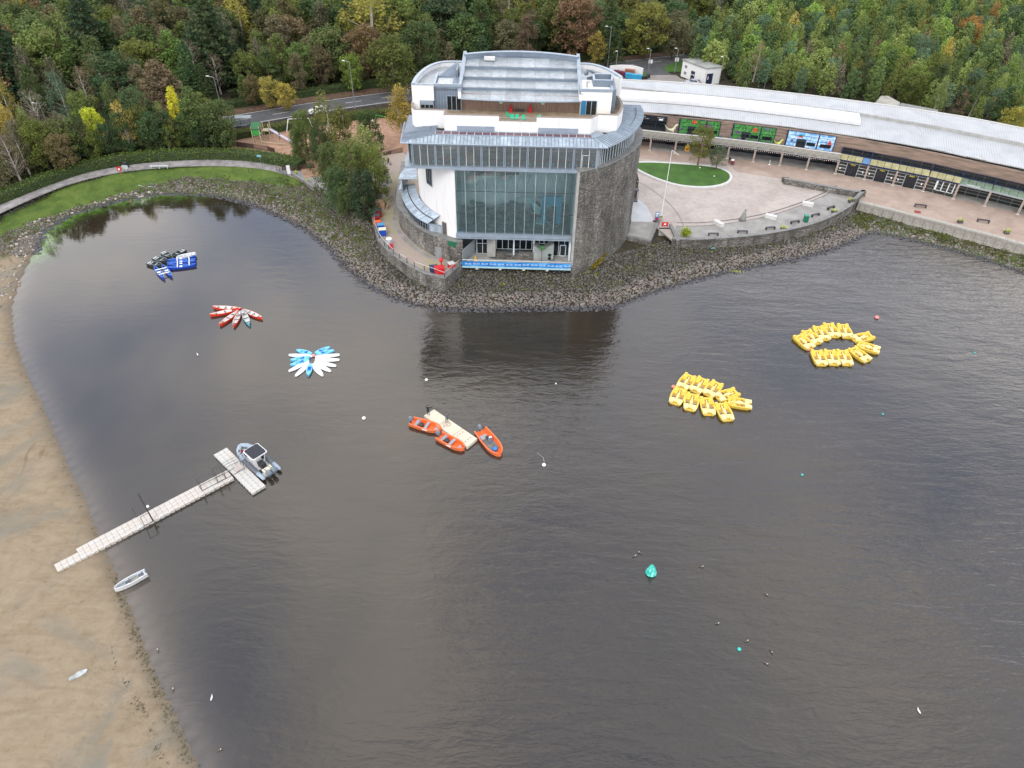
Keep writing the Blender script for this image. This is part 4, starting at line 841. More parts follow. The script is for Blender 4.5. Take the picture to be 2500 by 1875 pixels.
ba = [(-.6+19.3*k/12, 21.0+2.2*(1-((k-6)/6)**2)) for k in range(13)]
MB().wall(ba[::-1], 19.4, 30.75, .4).build('rear_parapet', M['zinc_dark'], tow); MB().wall(offset(ba[::-1], -.05), 30.75, 30.87, .55).build('parapet_cap', M['frame_blue'], tow)
MB().box(2.8, 4.6, 20.3, 21, 30, 30.5).build('roof_unit', M['stone_pale'], tow)
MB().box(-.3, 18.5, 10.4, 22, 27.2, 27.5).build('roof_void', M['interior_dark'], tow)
# terrace furniture
def bin_(loc, lab):
    r = thing('litter_bin', lab, 'bin', loc, group='red litter bins on the roof terrace'); MB().tube((0, 0, 0), (0, 0, .85), .27, 12).build('body', M['red_plastic'], r); MB().ball((0, 0, .9), .28, 1, 1, .7).build('hood', M['red_plastic'], r); MB().box(-.14, .14, -.29, -.24, .72, .86).build('slot', M['black'], r); return r
b0 = bin_(TW(7.6, 9.7, FZ), 'red domed litter bin left of the bench against the timber wall'); dup(b0, TW(10.75, 9.7, FZ), 0, 'red domed litter bin right of the bench against the timber wall')
r = thing('roof_bench', 'plain dark bench between two red bins on the roof terrace', 'bench', TW(9.0, 9.7, FZ), TY); MB().box(-.65, .65, -.2, .2, .4, .46).build('seat', M['steel_dark'], r); MB().box(-.63, -.55, -.18, .18, 0, .4).build('leg', M['steel_dark'], r); MB().box(.55, .63, -.18, .18, 0, .4).build('leg', M['steel_dark'], r)
def gchair():
    r = thing('plastic_chair', 'x', 'chair'); MB().obox((0, 0, .43), (.5, .48, .05)).obox((0, .24, .68), (.48, .05, .5)).obox((-.25, 0, .62), (.05, .44, .04)).obox((.25, 0, .62), (.05, .44, .04)).build('shell', M['green_plastic'], r)
    lg = MB().tube((0, 0, 0), (0, 0, .6), .03, 5, r2=.025).mesh('leg', M['green_plastic'])
    for x, y in ((-.22, -.2), (.22, -.2), (.22, .2), (-.22, .2)): place(lg, 'leg', r, (x, y, 0))
    return r
gc = gchair(); gc['group'] = 'green chairs on the roof terrace'
for i, (x, y, a, lab) in enumerate([(7.3, 6.9, 1.2, 'green plastic chair furthest back of the terrace group'), (7.95, 5.7, .2, 'green plastic chair second from the left by the terrace railing'), (8.65, 5.75, -.1, 'green plastic chair in the middle of the terrace railing group'), (9.7, 5.6, .3, 'green plastic chair standing alone by the right of the railing gap'), (11.6, 6.3, 1.6, 'green plastic chair tipped at the right end of the railing')]):
    if i == 0: gc.location = TW(x, y, FZ); gc.rotation_euler = (0, 0, a); gc['label'] = lab
    else: dup(gc, TW(x, y, FZ+(.25 if i == 4 else 0)), a, lab, rot=(1.2, 0, a) if i == 4 else None)
for k, (x, nm_) in enumerate(((6.0, 'left'), (12.7, 'right'))):
    r = thing('exit_sign', f'pale green notice on the timber wall, {nm_} one of the pair', 'sign', TW(x, 10.24, 26.75), TY, 'green notices on the timber wall'); MB().box(-.24, .24, -.03, 0, -.35, .35).build('board', pm('sign_pale', (.62, .72, .55), .5), r); MB().box(-.13, .13, -.04, -.031, -.22, .24).build('symbol', M['green_plastic'], r)
pm('old_wood', (.30, .12, .07), .8, .3)
for i, (x, y, lab) in enumerate([(.8, 5.3, 'small rusty table frame in the left corner of the roof terrace'), (2.6, 5.8, 'low brown slatted table behind the white parapet'), (4.1, 5.5, 'low brown flat table beside the railing gap on the roof')]):
    r = thing('low_table', lab, 'table', TW(x, y, FZ), TY); MB().box(-.6, .6, -.35, .35, .38, .43).build('top', M['old_wood'], r)
    lg = MB().box(-.04, .04, -.04, .04, 0, .38).mesh('leg', M['old_wood'])
    for a in ((-.5, -.28), (.5, -.28), (.5, .28), (-.5, .28)): place(lg, 'leg', r, (*a, 0))
# --- curved stone terrace wall and the lower annex
tw_base = smooth([xy(W(u, v, 3.0)) for u, v in [(985,440),(978,480),(975,517),(972,538),(977.7,557.7),(994.3,577),(1011,595),(1031.8,610.4),(1054,622.9),(1073.4,629),(1108,641),(1131,640)]], 2)
r = thing('curved_stone_wall', 'tall curved rubble stone wall behind the brown paved terrace west of the glass tower', 'wall', (0, 0, 0))
MB().wall(tw_base, 1.0, 6.9, .6).build('wall', M['rubble_stone'], r); MB().wall(offset(tw_base, -.1), 6.9, 7.05, 1.2).build('coping', M['coping'], r)
d_ = Vector(W(1078, 630, 3)); MB().box(-1.1, 1.1, -.15, .1, 0, 2.1).build('door', pm('door_grey', (.24, .25, .25), .6), r, loc=(d_.x+.1, d_.y+.05, 3.0))
kb = resample(offset(tw_base, -.7), 1.2)
ribbon('kerb_border', [p for p in kb][3:-4], .8, 3.012, 'paving_grey', th=.01)
# roof yard behind that wall, the annex on it
MB().prism(offset(tw_base, .5)[6:]+[TW(-.2, 1.0)[:2], TW(-3.5, 2.2)[:2], TW(-6.5, 4.2)[:2], TW(-8, 8)[:2], TW(-8, 16)[:2]], 3.0, 6.3).build('yard_floor', M['paving_grey'], r)
an = thing('curved_annex', 'low curved annex with ribbed zinc roof wrapped round the white wall', 'building', (0, 0, 0))
o1 = smooth([xy(W(u, v, 8.6)) for u, v in [(977,452),(978,470),(985,492),(998,512),(1017,531),(1043,545)]], 2); i1 = smooth([xy(W(u, v, 10.4)) for u, v in [(1013,447),(1015,462),(1022,480),(1036,498),(1055,514),(1073,524)]], 2)
nS = 34
for k in range(nS):
    a, b_ = atfrac(o1, k/nS), atfrac(o1, (k+1)/nS); c_, d = atfrac(i1, (k+1)/nS), atfrac(i1, k/nS)
    mb = MB().slab([(*a, 8.55), (*b_, 8.55), (*c_, 10.3), (*d, 10.3)], .08); v_ = Vector((b_[0]-a[0], b_[1]-a[1], 0)).normalized()*.05
    mb.add([(*a, 8.62), (a[0]+v_.x, a[1]+v_.y, 8.62), (d[0]+v_.x, d[1]+v_.y, 10.37), (*d, 10.37)], [(0, 1, 2, 3)]); mb.build('roof_tray', M['zinc'], an)
MB().wall(offset(o1, .0), 8.42, 8.56, .25).build('gutter', M['frame_blue'], an)
md = [((atfrac(o1, s_)[0]*.55+atfrac(i1, s_)[0]*.45), (atfrac(o1, s_)[1]*.55+atfrac(i1, s_)[1]*.45)) for s_ in np.linspace(0, 1, 16)]
MB().wall(md, 9.36, 9.52, .12).build('roof_slot', M['steel_dark'], an)
wl_ = offset(o1, .35); MB().wall(wl_, 6.3, 7.0, .15).wall(wl_, 8.2, 8.45, .15).build('wall', M['frame_blue'], an)
pr_ = resample(wl_, 1.0)
for a, b_ in zip(pr_[:-1], pr_[1:]):
    L = math.dist(a, b_); ang = math.atan2(b_[1]-a[1], b_[0]-a[0]); w_ = MB().box(0, .1, -.03, .12, 7.0, 8.2).build('window_post', M['frame_blue'], an, loc=(a[0], a[1], 0)); w_.rotation_euler = (0, 0, ang)
    g_ = MB().box(.1, L, 0, .05, 7.0, 8.2).build('pane', M['glass_dark'], an, loc=(a[0], a[1], 0)); g_.rotation_euler = (0, 0, ang)
ea, eb = wl_[-1], (i1[-1][0]+.3, i1[-1][1]); L = math.dist(ea, eb); ang = math.atan2(eb[1]-ea[1], eb[0]-ea[0])
e_ = MB().box(0, L, 0, .1, 6.3, 8.45).box(.25, L-.25, -.02, 0, 6.8, 8.1, 1).build('end_window', [M['frame_blue'], pm('pane_pale', (.35, .42, .46), .2, .3, .6)], an, loc=(ea[0], ea[1], 0)); e_.rotation_euler = (0, 0, ang)
# upper north annex roof (behind, seen left of the white wall)
o2 = [xy(W(u, v, 11.5)) for u, v in [(975,436),(978,425),(990,410),(1003,404)]]; i2 = [xy(W(u, v, 12.3)) for u, v in [(1018,436),(1018,425),(1017,412),(1018,405)]]
for k in range(12):
    a, b_ = atfrac(o2, k/12), atfrac(o2, (k+1)/12); c_, d = atfrac(i2, (k+1)/12), atfrac(i2, k/12)
    MB().slab([(*a, 11.4), (*b_, 11.4), (*c_, 12.2), (*d, 12.2)], .08).slab([(a[0], a[1], 11.46), (a[0]*.9+b_[0]*.1, a[1]*.9+b_[1]*.1, 11.46), (d[0]*.9+c_[0]*.1, d[1]*.9+c_[1]*.1, 12.26), (*d, 12.26)], .05).build('roof_tray', M['zinc'], an)
MB().wall(offset(o2, -.4), 9.3, 11.4, .2).build('upper_wall', pm('pane_pale', (0, 0, 0)), an); MB().wall(offset(o2, -.02), 11.25, 11.4, .2).wall(offset(o2, -.1), 9.2, 9.5, .4).build('upper_band', M['frame_blue'], an)
# outer terrace wall with its handrail
ot = smooth([xy(W(u, v, 3.1)) for u, v in [(912,522),(912.5,549),(916.6,566),(923.6,585.4),(934.7,602),(955.5,620),(977.7,636.7),(1005.4,654.8),(1038.7,670)]], 2)+[xy(W(1085.9, 681, 3.1)), xy(W(1130, 642, 3.1))]
r = thing('terrace_wall', 'rubble stone retaining wall round the brown paved terrace with dark coping', 'wall', (0, 0, 0))
MB().wall(ot, -.1, 3.15, .5).build('wall', M['rubble_stone'], r); MB().wall(offset(ot, -.08), 3.15, 3.27, .75).build('coping', M['coping'], r)
def rail(pxs, lab, zb=3.25, h=1.0, n=None):
    pts = [W(u, v, zb+h) for u, v in pxs]; q = thing('handrail', lab, 'railing', (0, 0, 0)); MB().path(pts, .04, 6).build('top_rail', pm('rail_pale', (.52, .50, .46), .5), q)
    rp = resample([tuple(p) for p in pts], 2.0)
    for p in rp: MB().box(p[0]-.06, p[0]+.06, p[1]-.06, p[1]+.06, zb, zb+h-.02).build('post', M['steel_dark'], q)
rail([(913,519),(915,546),(925,569),(937.5,587),(959.6,607.6)], 'curved handrail along the upper terrace edge behind the bins'); rail([(974.9,618.7),(993,629)], 'short handrail section in the middle of the terrace edge'); rail([(1011,638.4),(1085,665),(1122,634)], 'handrail turning the pointed terrace corner beside the red crates')
# ================================================================== SHOPPING ARCADE
arc = thing('shopping_arcade', 'long curved two-storey shopping arcade with white ribbed roof behind the plaza', 'building', (0, 0, 0))
m, t, b = newmat('roof_white'); oc = objc(t); b.inputs['Roughness'].default_value = .45
c = mixc(t, (.47, .49, .50), (.40, .415, .43), ramp(t, noise(t, oc, .25, 5, .6), [(.4, (0, 0, 0)), (.65, (1, 1, 1))]))
c = mixc(t, c, (.33, .32, .32), ramp(t, noise(t, objc(t, (1.5, .15, 1), (0, 0, .45)), 1.1, 5, .3), [(.60, (0, 0, 0)), (.74, (.75, .75, .75))])); t.links.new(c, b.inputs['Base Color'])
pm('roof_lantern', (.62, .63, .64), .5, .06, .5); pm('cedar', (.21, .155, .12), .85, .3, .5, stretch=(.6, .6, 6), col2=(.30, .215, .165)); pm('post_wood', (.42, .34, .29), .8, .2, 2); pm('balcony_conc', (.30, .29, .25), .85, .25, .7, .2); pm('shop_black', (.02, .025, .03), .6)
pe = [(-6, 0)]; 
P0 = Vector(posts[0]); 
ext = [tuple(Vector(posts[0])*3-Vector(posts[1])*2), tuple(Vector(posts[0])*2-Vector(posts[1]))]+posts
def L_(off, line=ext): return offset(line, off)
nE = len(ext)
# roof measured from the photo: eave (z 9.6) and rear edge (z 11.6)
ev = [(1440,262),(1530,270),(1660.3,278),(1790.9,293),(1926,309),(2038.6,324),(2165,343),(2292,366),(2380.5,386),(2500,410),(2620,438)]
bk_ = [(1440,192),(1523,196.7),(1660,203.6),(1775,212.8),(1950,231.7),(2065,246),(2178,260.8),(2330,283.6),(2410,298),(2500,316.5),(2600,337)]
EV = [xy(W(u, v, 9.5)) for u, v in ev]; BK = [xy(W(u, v, 11.6)) for u, v in bk_]
EV = smooth(EV, 1); BK = smooth(BK, 1)
nR = 210; rib = MB(); 
for k in range(nR):
    a, b_ = atfrac(EV, k/nR), atfrac(EV, (k+1)/nR); c_, d = atfrac(BK, (k+1)/nR), atfrac(BK, k/nR); v_ = Vector((b_[0]-a[0], b_[1]-a[1])); 
    rib.add([(*a, 9.56), (a[0]+v_.x*.22, a[1]+v_.y*.22, 9.56), (d[0]+v_.x*.22, d[1]+v_.y*.22, 11.66), (*d, 11.66)], [(0, 1, 2, 3)])
rib.build('roof_ribs', pm('rib_grey', (.37, .385, .40), .5, .2, .4), arc, kind='stuff')
nP = 26
for k in range(nP):
    a, b_ = atfrac(EV, k/nP), atfrac(EV, (k+1)/nP); c_, d = atfrac(BK, (k+1)/nP), atfrac(BK, k/nP)
    MB().slab([(*a, 9.5), (*b_, 9.5), (*c_, 11.6), (*d, 11.6)], .18).build('roof_panel', M['roof_white'], arc)
MB().wall(EV, 9.3, 9.52, .2).build('gutter', M['stone_pale'], arc); MB().wall(offset(BK, .3), 11.5, 11.8, .3).build('ridge_cap', M['stone_pale'], arc)
# raised lantern strip along the left part of the roof
def between(s_, q): a, b_ = atfrac(EV, s_), atfrac(BK, s_); return (a[0]+(b_[0]-a[0])*q, a[1]+(b_[1]-a[1])*q)
S1 = .60
lan = MB(); ss = np.linspace(0.02, S1, 28); vs = []
for s_ in ss:
    p, q = between(s_, .30), between(s_, .60); z0, z1 = 9.5+2.1*.30, 9.5+2.1*.60; vs += [(*p, z0), (*p, z0+.75), (*q, z1+.45), (*q, z1)]
fs = []
for i in range(len(ss)-1):
    a = 4*i; b_ = a+4; fs += [(a, b_, b_+1, a+1), (a+1, b_+1, b_+2, a+2), (a+2, b_+2, b_+3, a+3)]
fs += [(0, 1, 2, 3), (len(vs)-4, len(vs)-1, len(vs)-2, len(vs)-3)]; lan.add(vs, fs); lan.build('roof_lantern', M['roof_lantern'], arc)
gt = MB()
for i in range(len(ss)-1):
    p, q = between(ss[i], .285), between(ss[i+1], .285); gt.slab([(*p, 10.17), (*q, 10.17), (*between(ss[i+1], .30), 10.2), (*between(ss[i], .30), 10.2)], .05)
gt.build('lantern_gutter', pm('gutter_dirty', (.20, .19, .17), .9, .3), arc)
# upper floor wall, set back 3 m behind the posts
UW = L_(3.2); MB().wall(L_(3.2), 5.6, 9.55, .3).build('upper_wall', M['cedar'], arc)
MB().wall(L_(14), 2.6, 11.3, .3).build('rear_wall', M['concrete'], arc)
nb = 2+8          # last index of the balcony part
BAL = L_(-.3)[:nb]; MB().prism(BAL+L_(3.2)[:nb][::-1], 5.55, 6.0).build('balcony_floor', M['concrete'], arc)
bpts = resample(BAL, 1.45)
for a, b_ in zip(bpts[:-1], bpts[1:]):
    ang = math.atan2(b_[1]-a[1], b_[0]-a[0]); L = math.dist(a, b_); o = MB().box(.015, L-.015, 0, .16, 0, 1.25).build('balcony_panel', M['balcony_conc'], arc, loc=(a[0], a[1], 5.75)); o.rotation_euler = (0, 0, ang)
MB().wall(offset(BAL, -.05), 7.0, 7.08, .28).build('balcony_coping', M['stone_pale'], arc); MB().wall(offset(BAL, .1), 5.45, 5.74, .4).build('balcony_fascia', M['steel_dark'], arc)
# posts
pmesh = MB().box(-.17, -.03, -.16, .16, 0, 3.1).box(.03, .17, -.16, .16, 0, 3.1).mesh('post', M['post_wood']); bm_ = MB().box(-.3, .3, -.25, .25, 0, .08).mesh('post_base', M['stone_pale'])
for i, p in enumerate(posts):
    if i in (0, 1, 2, 3, 4, 5, 6, 7, 8, 9, 10, 11, 12, 13, 14): place(pmesh, 'post', arc, (p[0], p[1], G), -.2-.03*i); place(bm_, 'post_base', arc, (p[0], p[1], G), -.2-.03*i)
def linepos(line, s_): 
    i = int(s_); i = min(max(i, 0), len(line)-2); q = s_-i; a, b_ = line[i], line[i+1]; return (a[0]+(b_[0]-a[0])*q, a[1]+(b_[1]-a[1])*q), math.atan2(b_[1]-a[1], b_[0]-a[0])
# ground floor shop fronts (recessed behind the posts)
SF = L_(4.9)
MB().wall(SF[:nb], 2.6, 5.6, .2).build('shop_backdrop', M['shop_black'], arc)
rr = random.Random(5)
goods = [pm('goods_mixed', (.30, .28, .24), .7, .7, 9, detail=2, col2=(.7, .62, .5)), pm('goods_dark', (.08, .09, .11), .7, .6, 7, col2=(.45, .47, .5)), pm('goods_red', (.30, .08, .04), .7, .6, 7, col2=(.7, .35, .22)), pm('goods_green', (.05, .25, .16), .7, .6, 8, col2=(.55, .6, .2)), pm('goods_pink', (.75, .02, .32), .6, .15, 5)]
gsel = [0, 1, 1, 4, 3, 2, 2, 0, 2, 0, 0, 0, 0, 0]
for bay in range(0, 9):
    for h_ in range(2):
        (p, ang) = linepos(SF, 1.0+bay+.5*h_+.04); L = 2.4
        f = MB().box(0, .07, -.3, -.2, 0, 2.8).box(L, L+.07, -.3, -.2, 0, 2.8).box(0, L, -.3, -.2, 2.72, 2.8).box(0, L, -.3, -.2, 0, .15).box(0, L, -.29, -.21, 1.5, 1.55).build('shop_window', M['frame_navy'] if bay > 1 else M['steel_dark'], arc, loc=(p[0], p[1], G)); f.rotation_euler = (0, 0, ang)
        if (bay*2+h_) % 4 == 3:
            MB().box(.5, 1.2, -.33, -.31, .1, 2.3).box(1.25, 1.95, -.33, -.31, .1, 2.3).build('door', M['glass_dark'], f)
        else:
            g = MB(); rows = 3
            for r_ in range(rows):
                g.box(.1, L-.05, -.15, 0, .35+r_*.8, .40+r_*.8, 1)
                x = .15
                while x < L-.3: w_ = rr.uniform(.15, .4); g.box(x, x+w_, -.18, -.05, .4+r_*.8, .4+r_*.8+rr.uniform(.3, .65)); x += w_+rr.uniform(.03, .12)
            g.build('window_display', [goods[gsel[(bay*2+h_) % 14]], M['stone_pale']], f)
        MB().box(.07, L, -.24, -.22, .15, 2.72).build('pane', M['glass_shop'], f)
# upper floor openings: dark glazed bays and coloured posters (generic leaf and ice pictures)
def picmat(name, mode):
    m, t, b = newmat(name); oc = objc(t); b.inputs['Roughness'].default_value = .5
    if mode == 'leaf':
        w = noise(t, objc(t, (1.3, 1, .8), (0, .5, 0)), 1.5, 3, 2.6)
        c = ramp(t, w, [(.3, (.01, .04, .015)), (.44, (.02, .17, .03)), (.5, (.10, .40, .07)), (.54, (.02, .13, .03)), (.64, (.13, .42, .08)), (.75, (.36, .55, .26))])
    else:
        c = ramp(t, noise(t, objc(t, (.8, 1, 1.6)), .9, 5, .8), [(.3, (.05, .16, .42)), (.45, (.22, .48, .85)), (.6, (.55, .75, .95)), (.75, (.85, .9, .95))])
    t.links.new(c, b.inputs['Base Color']); return m
leaf, ice = picmat('poster_leaf', 'leaf'), picmat('poster_ice', 'ice')
pm('poster_red', (.62, .08, .03), .5, .2, 3); pm('poster_purple', (.13, .08, .16), .5, .4, 3); pm('poster_grey', (.10, .13, .17), .5, .3, 2); pm('poster_teal', (.02, .30, .36), .5, .2)
def uppos(u, v):     # position along the upper wall below pixel
    best = None
    for s_ in np.linspace(0, len(UW)-1.001, 900):
        p, a = linepos(L_uw, s_); q = proj((p[0], p[1], 8.0))[0]
        if best is None or abs(q-u) < best[0]: best = (abs(q-u), s_, p, a)
    return best[1], best[2], best[3]
L_uw = L_(3.1)
def upbay(u0, u1, pic, cells=6, shapes=None, z0=6.1, z1=9.35):
    s0, p, a = uppos(u0, 0); s1, q, _ = uppos(u1, 0); L = math.dist(p, q); ang = math.atan2(q[1]-p[1], q[0]-p[0])
    f = MB().box(-.15, .15, -.14, .0, 0, z1-z0).box(L-.06, L+.06, -.12, 0, 0, z1-z0).box(L*.66-.12, L*.66+.12, -.13, 0, 0, z1-z0).box(0, L, -.1, 0, z1-z0-.06, z1-z0)
    for k in range(1, cells): x = L*k/cells; f.box(x-.02, x+.02, -.1, -.04, 0, z1-z0)
    for k in range(1, 4): f.box(0, L, -.1, -.05, (z1-z0)*k/4-.02, (z1-z0)*k/4+.02)
    fo = f.build('upper_window', M['frame_navy'], arc, loc=(p[0], p[1], z0)); fo.rotation_euler = (0, 0, ang)
    MB().box(.1, L-.06, -.04, -.01, .0, z1-z0-.05).build('poster', pic, fo)
    for (x, z, w_, h_, mt) in shapes or []:
        n_ = 14; MB().prism([(x*L+w_*math.cos(2*pi*i/n_)*(1+.2*math.sin(3*i)), z*(z1-z0)+h_*math.sin(2*pi*i/n_)*(1+.15*math.cos(2*i))) for i in range(n_)], .0, .012).build('printed_shape', M[mt], fo, loc=(0, -.045, 0)).rotation_euler = (pi/2, 0, 0)
    # dark entrance opening in the middle
    if shapes is not None: MB().box(L*.22, L*.42, -.16, -.11, 0, 1.75).box(L*.24, L*.315, -.17, -.161, .05, 1.2, 1).box(L*.325, L*.40, -.17, -.161, .05, 1.2, 1).build('entrance', [M['shop_black'], M['glass_dark']], fo)
    MB().box(L*.44, L*.62, -.13, -.11, .5, 1.25).box(L*.72, L*.95, -.13, -.11, .5, 1.25).build('dark_pane', M['glass_dark'], fo)
    return fo
upbay(1659, 1758, leaf, 6, [(.36, .82, .55, .42, 'poster_red'), (.66, .66, .8, .5, 'poster_purple'), (.08, .3, .35, .3, 'poster_purple'), (.78, .55, .4, .5, 'poster_purple')])
upbay(1790, 1892, leaf, 7, [(.52, .72, .5, .5, 'poster_red'), (.12, .45, .7, .3, 'poster_purple'), (.8, .85, .6, .3, 'poster_grey')])
upbay(1922, 2038, ice, 6, [(.28, .75, .45, .3, 'poster_teal'), (.28, .66, .5, .2, 'poster_red'), (.9, .45, .35, .7, 'poster_red'), (.12, .35, .3, .3, 'poster_grey'), (.8, .3, .6, .15, 'roof_lantern')])
for u0, u1 in ((1555, 1627),):
    fo = upbay(u0, u1, M['glass_dark'], 3); 
    s0, p, a = uppos(1530, 0); s1, q, _ = uppos(1628, 0); L = math.dist(p, q); ang = math.atan2(q[1]-p[1], q[0]-p[0]); o = MB().box(0, L, -.3, -.16, 0, .95).build('shop_sign', pm('sign_navy', (.008, .01, .018), .5), arc, loc=(p[0], p[1], 8.35)); o.rotation_euler = (0, 0, ang)
    place(text_mesh("J ENNER'S", .34, M['white_plastic'], .01), 'lettering', o, (L*.38, -.32, .6), rot=(pi/2, 0, 0)); MB().box(L*.80, L*.90, -.32, -.301, .15, .5).box(L*.76, L*.93, -.32, -.301, .68, .73).box(L*.45, L*.55, -.32, -.301, .28, .32).build('sign_mark', M['white_plastic'], o)
# right part: glazed canopy in front of the ground floor
cs = 9; line = L_(0); n1 = nE-1
for i in range(cs, n1):
    (p, ang) = linepos(line, i); q = line[i+1]; L = math.dist(p, q)
    recess = 0 if i < 13 else 2.6
    nrm = Vector((-math.sin(ang), math.cos(ang)))
    fb = MB().box(0, L, -.12, .12, 2.95, 3.2).build('canopy_beam', M['frame_navy'] if i < 13 else M['screen_grey'], arc, loc=(p[0], p[1], G)); fb.rotation_euler = (0, 0, ang)
    # canopy glass, four panes each
    for k in range(4):
        x0, x1 = L*k/4+.04, L*(k+1)/4-.04; mt = 'canopy_green' if i >= 13 else ('canopy_blue' if (i == cs and k == 3) else 'canopy_yellow')
        mt = {'canopy_green': pm('canopy_green', (.13, .18, .13), .35, .3, .8), 'canopy_blue': pm('canopy_blue', (.10, .20, .38), .4, .1), 'canopy_yellow': pm('canopy_yellow', (.33, .31, .15), .5, .25, .6, col2=(.42, .39, .22))}[mt]
        g = MB().slab([(x0, .12, 3.25), (x1, .12, 3.25), (x1, 2.0, 3.75), (x0, 2.0, 3.75)], .05).build('canopy_pane', mt, arc, loc=(p[0], p[1], G)); g.rotation_euler = (0, 0, ang)
    for k in range(3):
        x0, x1 = L*k/3+.05, L*(k+1)/3-.05; g = MB().box(x0, x1, 2.95, 3.0, 3.7, 4.7).build('clerestory_pane', M['glass_dark'], arc, loc=(p[0], p[1], G)); g.rotation_euler = (0, 0, ang)
    g = MB().box(0, L, 2.9, 3.05, 4.7, 4.8).box(-.2, .2, 2.6, 3.05, 3.7, 4.8).box(0, L, 2.0, 2.95, 3.62, 3.7).build('clerestory_frame', M['frame_navy'], arc, loc=(p[0], p[1], G)); g.rotation_euler = (0, 0, ang)
    # glazed front
    y0 = .3+recess; f = MB()
    for z in (.05, .75, 1.4, 2.05, 2.7): f.box(0, L, y0, y0+.05, z-.03, z+.03)
    for x in (0.05, L*.3, L*.7, L-.05): f.box(x-.03, x+.03, y0-.02, y0+.06, 0, 2.95)
    fo = f.build('shop_window', M['frame_white'] if i < 12 else M['screen_grey'], arc, loc=(p[0], p[1], G)); fo.rotation_euler = (0, 0, ang)
    MB().box(.05, L-.05, y0+.06, y0+.09, 0, 2.95).build('pane', M['glass_shop'], fo)
    if i < 12:
        MB().box(L*.31, L*.69, y0-.09, y0-.03, 2.15, 2.25).box(L*.31, L*.33, y0-.09, y0-.03, 0, 2.2).box(L*.67, L*.69, y0-.09, y0-.03, 0, 2.2).box(L*.49, L*.51, y0-.09, y0-.03, 0, 2.2).box(L*.33, L*.67, y0-.06, y0-.04, 0, 2.15, 1).build('door', [M['frame_navy'], M['glass_dark']], fo)
        place(text_mesh('PARK', .4, pm('lettering_yellow', (.75, .68, .05), .5), .02), 'lettering', fo, (L*.5, y0-.1, 2.45), rot=(pi/2, 0, 0)); MB().box(.5, .72, y0-.05, y0-.03, 1.1, 1.5).box(L-.8, L-.58, y0-.05, y0-.03, 1.1, 1.5).build('notice', M['white_plastic'], fo)
    if i == 12: MB().box(L*.3, L*.36, y0-.1, y0-.04, .8, 2.9).box(L*.3, L*.9, y0-.1, y0-.04, .8, .9).box(L*.3, L*.9, y0-.1, y0-.04, 2.8, 2.9).box(L*.5, L*.53, y0-.1, y0-.04, .8, 2.9).box(L*.7, L*.73, y0-.1, y0-.04, .8, 2.9).box(L*.87, L*.9, y0-.1, y0-.04, .8, 2.9).build('sliding_frame', M['frame_white'], fo)
    if i == 13: place(text_mesh('HOMEWARE', .42, M['white_plastic'], .02), 'lettering', fb, (L*.42, -.05, 3.32), rot=(pi/2, 0, 0))
    g = MB(); rr2 = random.Random(i)
    for k in range(16): x = rr2.uniform(.3, L-.6); y = y0+rr2.uniform(.5, 2.2); g.box(x, x+rr2.uniform(.2, .5), y, y+.4, 0, rr2.uniform(.4, 1.9))
    g.box(0, L, y0+2.6, y0+2.7, 0, 2.9, 1); g.build('window_display', [pm('stock_wood', (.32, .17, .09), .7, .6, 4), pm('shop_inner', (.12, .10, .08), .8, .4, .8)], arc, loc=(p[0], p[1], G)).rotation_euler = (0, 0, ang)
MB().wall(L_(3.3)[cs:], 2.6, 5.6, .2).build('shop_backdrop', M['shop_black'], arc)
# café furniture stacked on the balcony, two small dinosaur figures
sk = MB().box(-.35, .35, -.3, .3, 0, .45).box(-.35, .35, .2, .3, .45, .85).mesh('balcony_chair', pm('rattan_grey', (.13, .14, .14), .8))
for i, (u, l_) in enumerate([(1708, 'left under the first leaf poster'), (1733, 'right under the first leaf poster'), (1762, 'left on the balcony between the leaf posters'), (1785, 'right on the balcony between the leaf posters'), (1808, 'left under the second leaf poster'), (1828, 'in the middle under the second leaf poster'), (1850, 'right under the second leaf poster'), (1877, 'far right under the second leaf poster')]):
    s_, p, a = uppos(u, 0); nn = Vector((math.sin(a), -math.cos(a))); place(sk, 'balcony_chair', None, (p[0]+nn.x*1.6, p[1]+nn.y*1.6, 6.0), a+rr.uniform(-.3, .3), scale=1.15, label='grey rattan balcony chair, '+l_, cat='chair', group='grey chairs on the arcade balcony')
def dino(loc, rz, s_, mat, lab):
    vs = [(0, 0, .9), (-.35, 0, .95), (-.8, 0, 1.05), (-1.3, 0, 1.5), (-1.6, 0, 2.0), (.3, 0, 1.15), (.5, 0, 1.55), (.75, 0, 1.75), (1.05, 0, 1.7), (.1, .2, .55), (-.05, .22, .05), (.2, .22, .0), (.1, -.2, .55), (-.05, -.22, .05), (.2, -.22, .0), (.55, .14, 1.0), (.55, -.14, 1.0)]
    es = [(0, 1), (1, 2), (2, 3), (3, 4), (0, 5), (5, 6), (6, 7), (7, 8), (0, 9), (9, 10), (10, 11), (0, 12), (12, 13), (13, 14), (5, 15), (5, 16)]
    rad_ = [.28, .25, .16, .09, .04, .22, .16, .2, .1, .14, .07, .06, .14, .07, .06, .04, .04]
    return skinned(vs, es, rad_, 'dinosaur_figure', [mat], None, loc, rz, s_, label=lab, cat='statue')
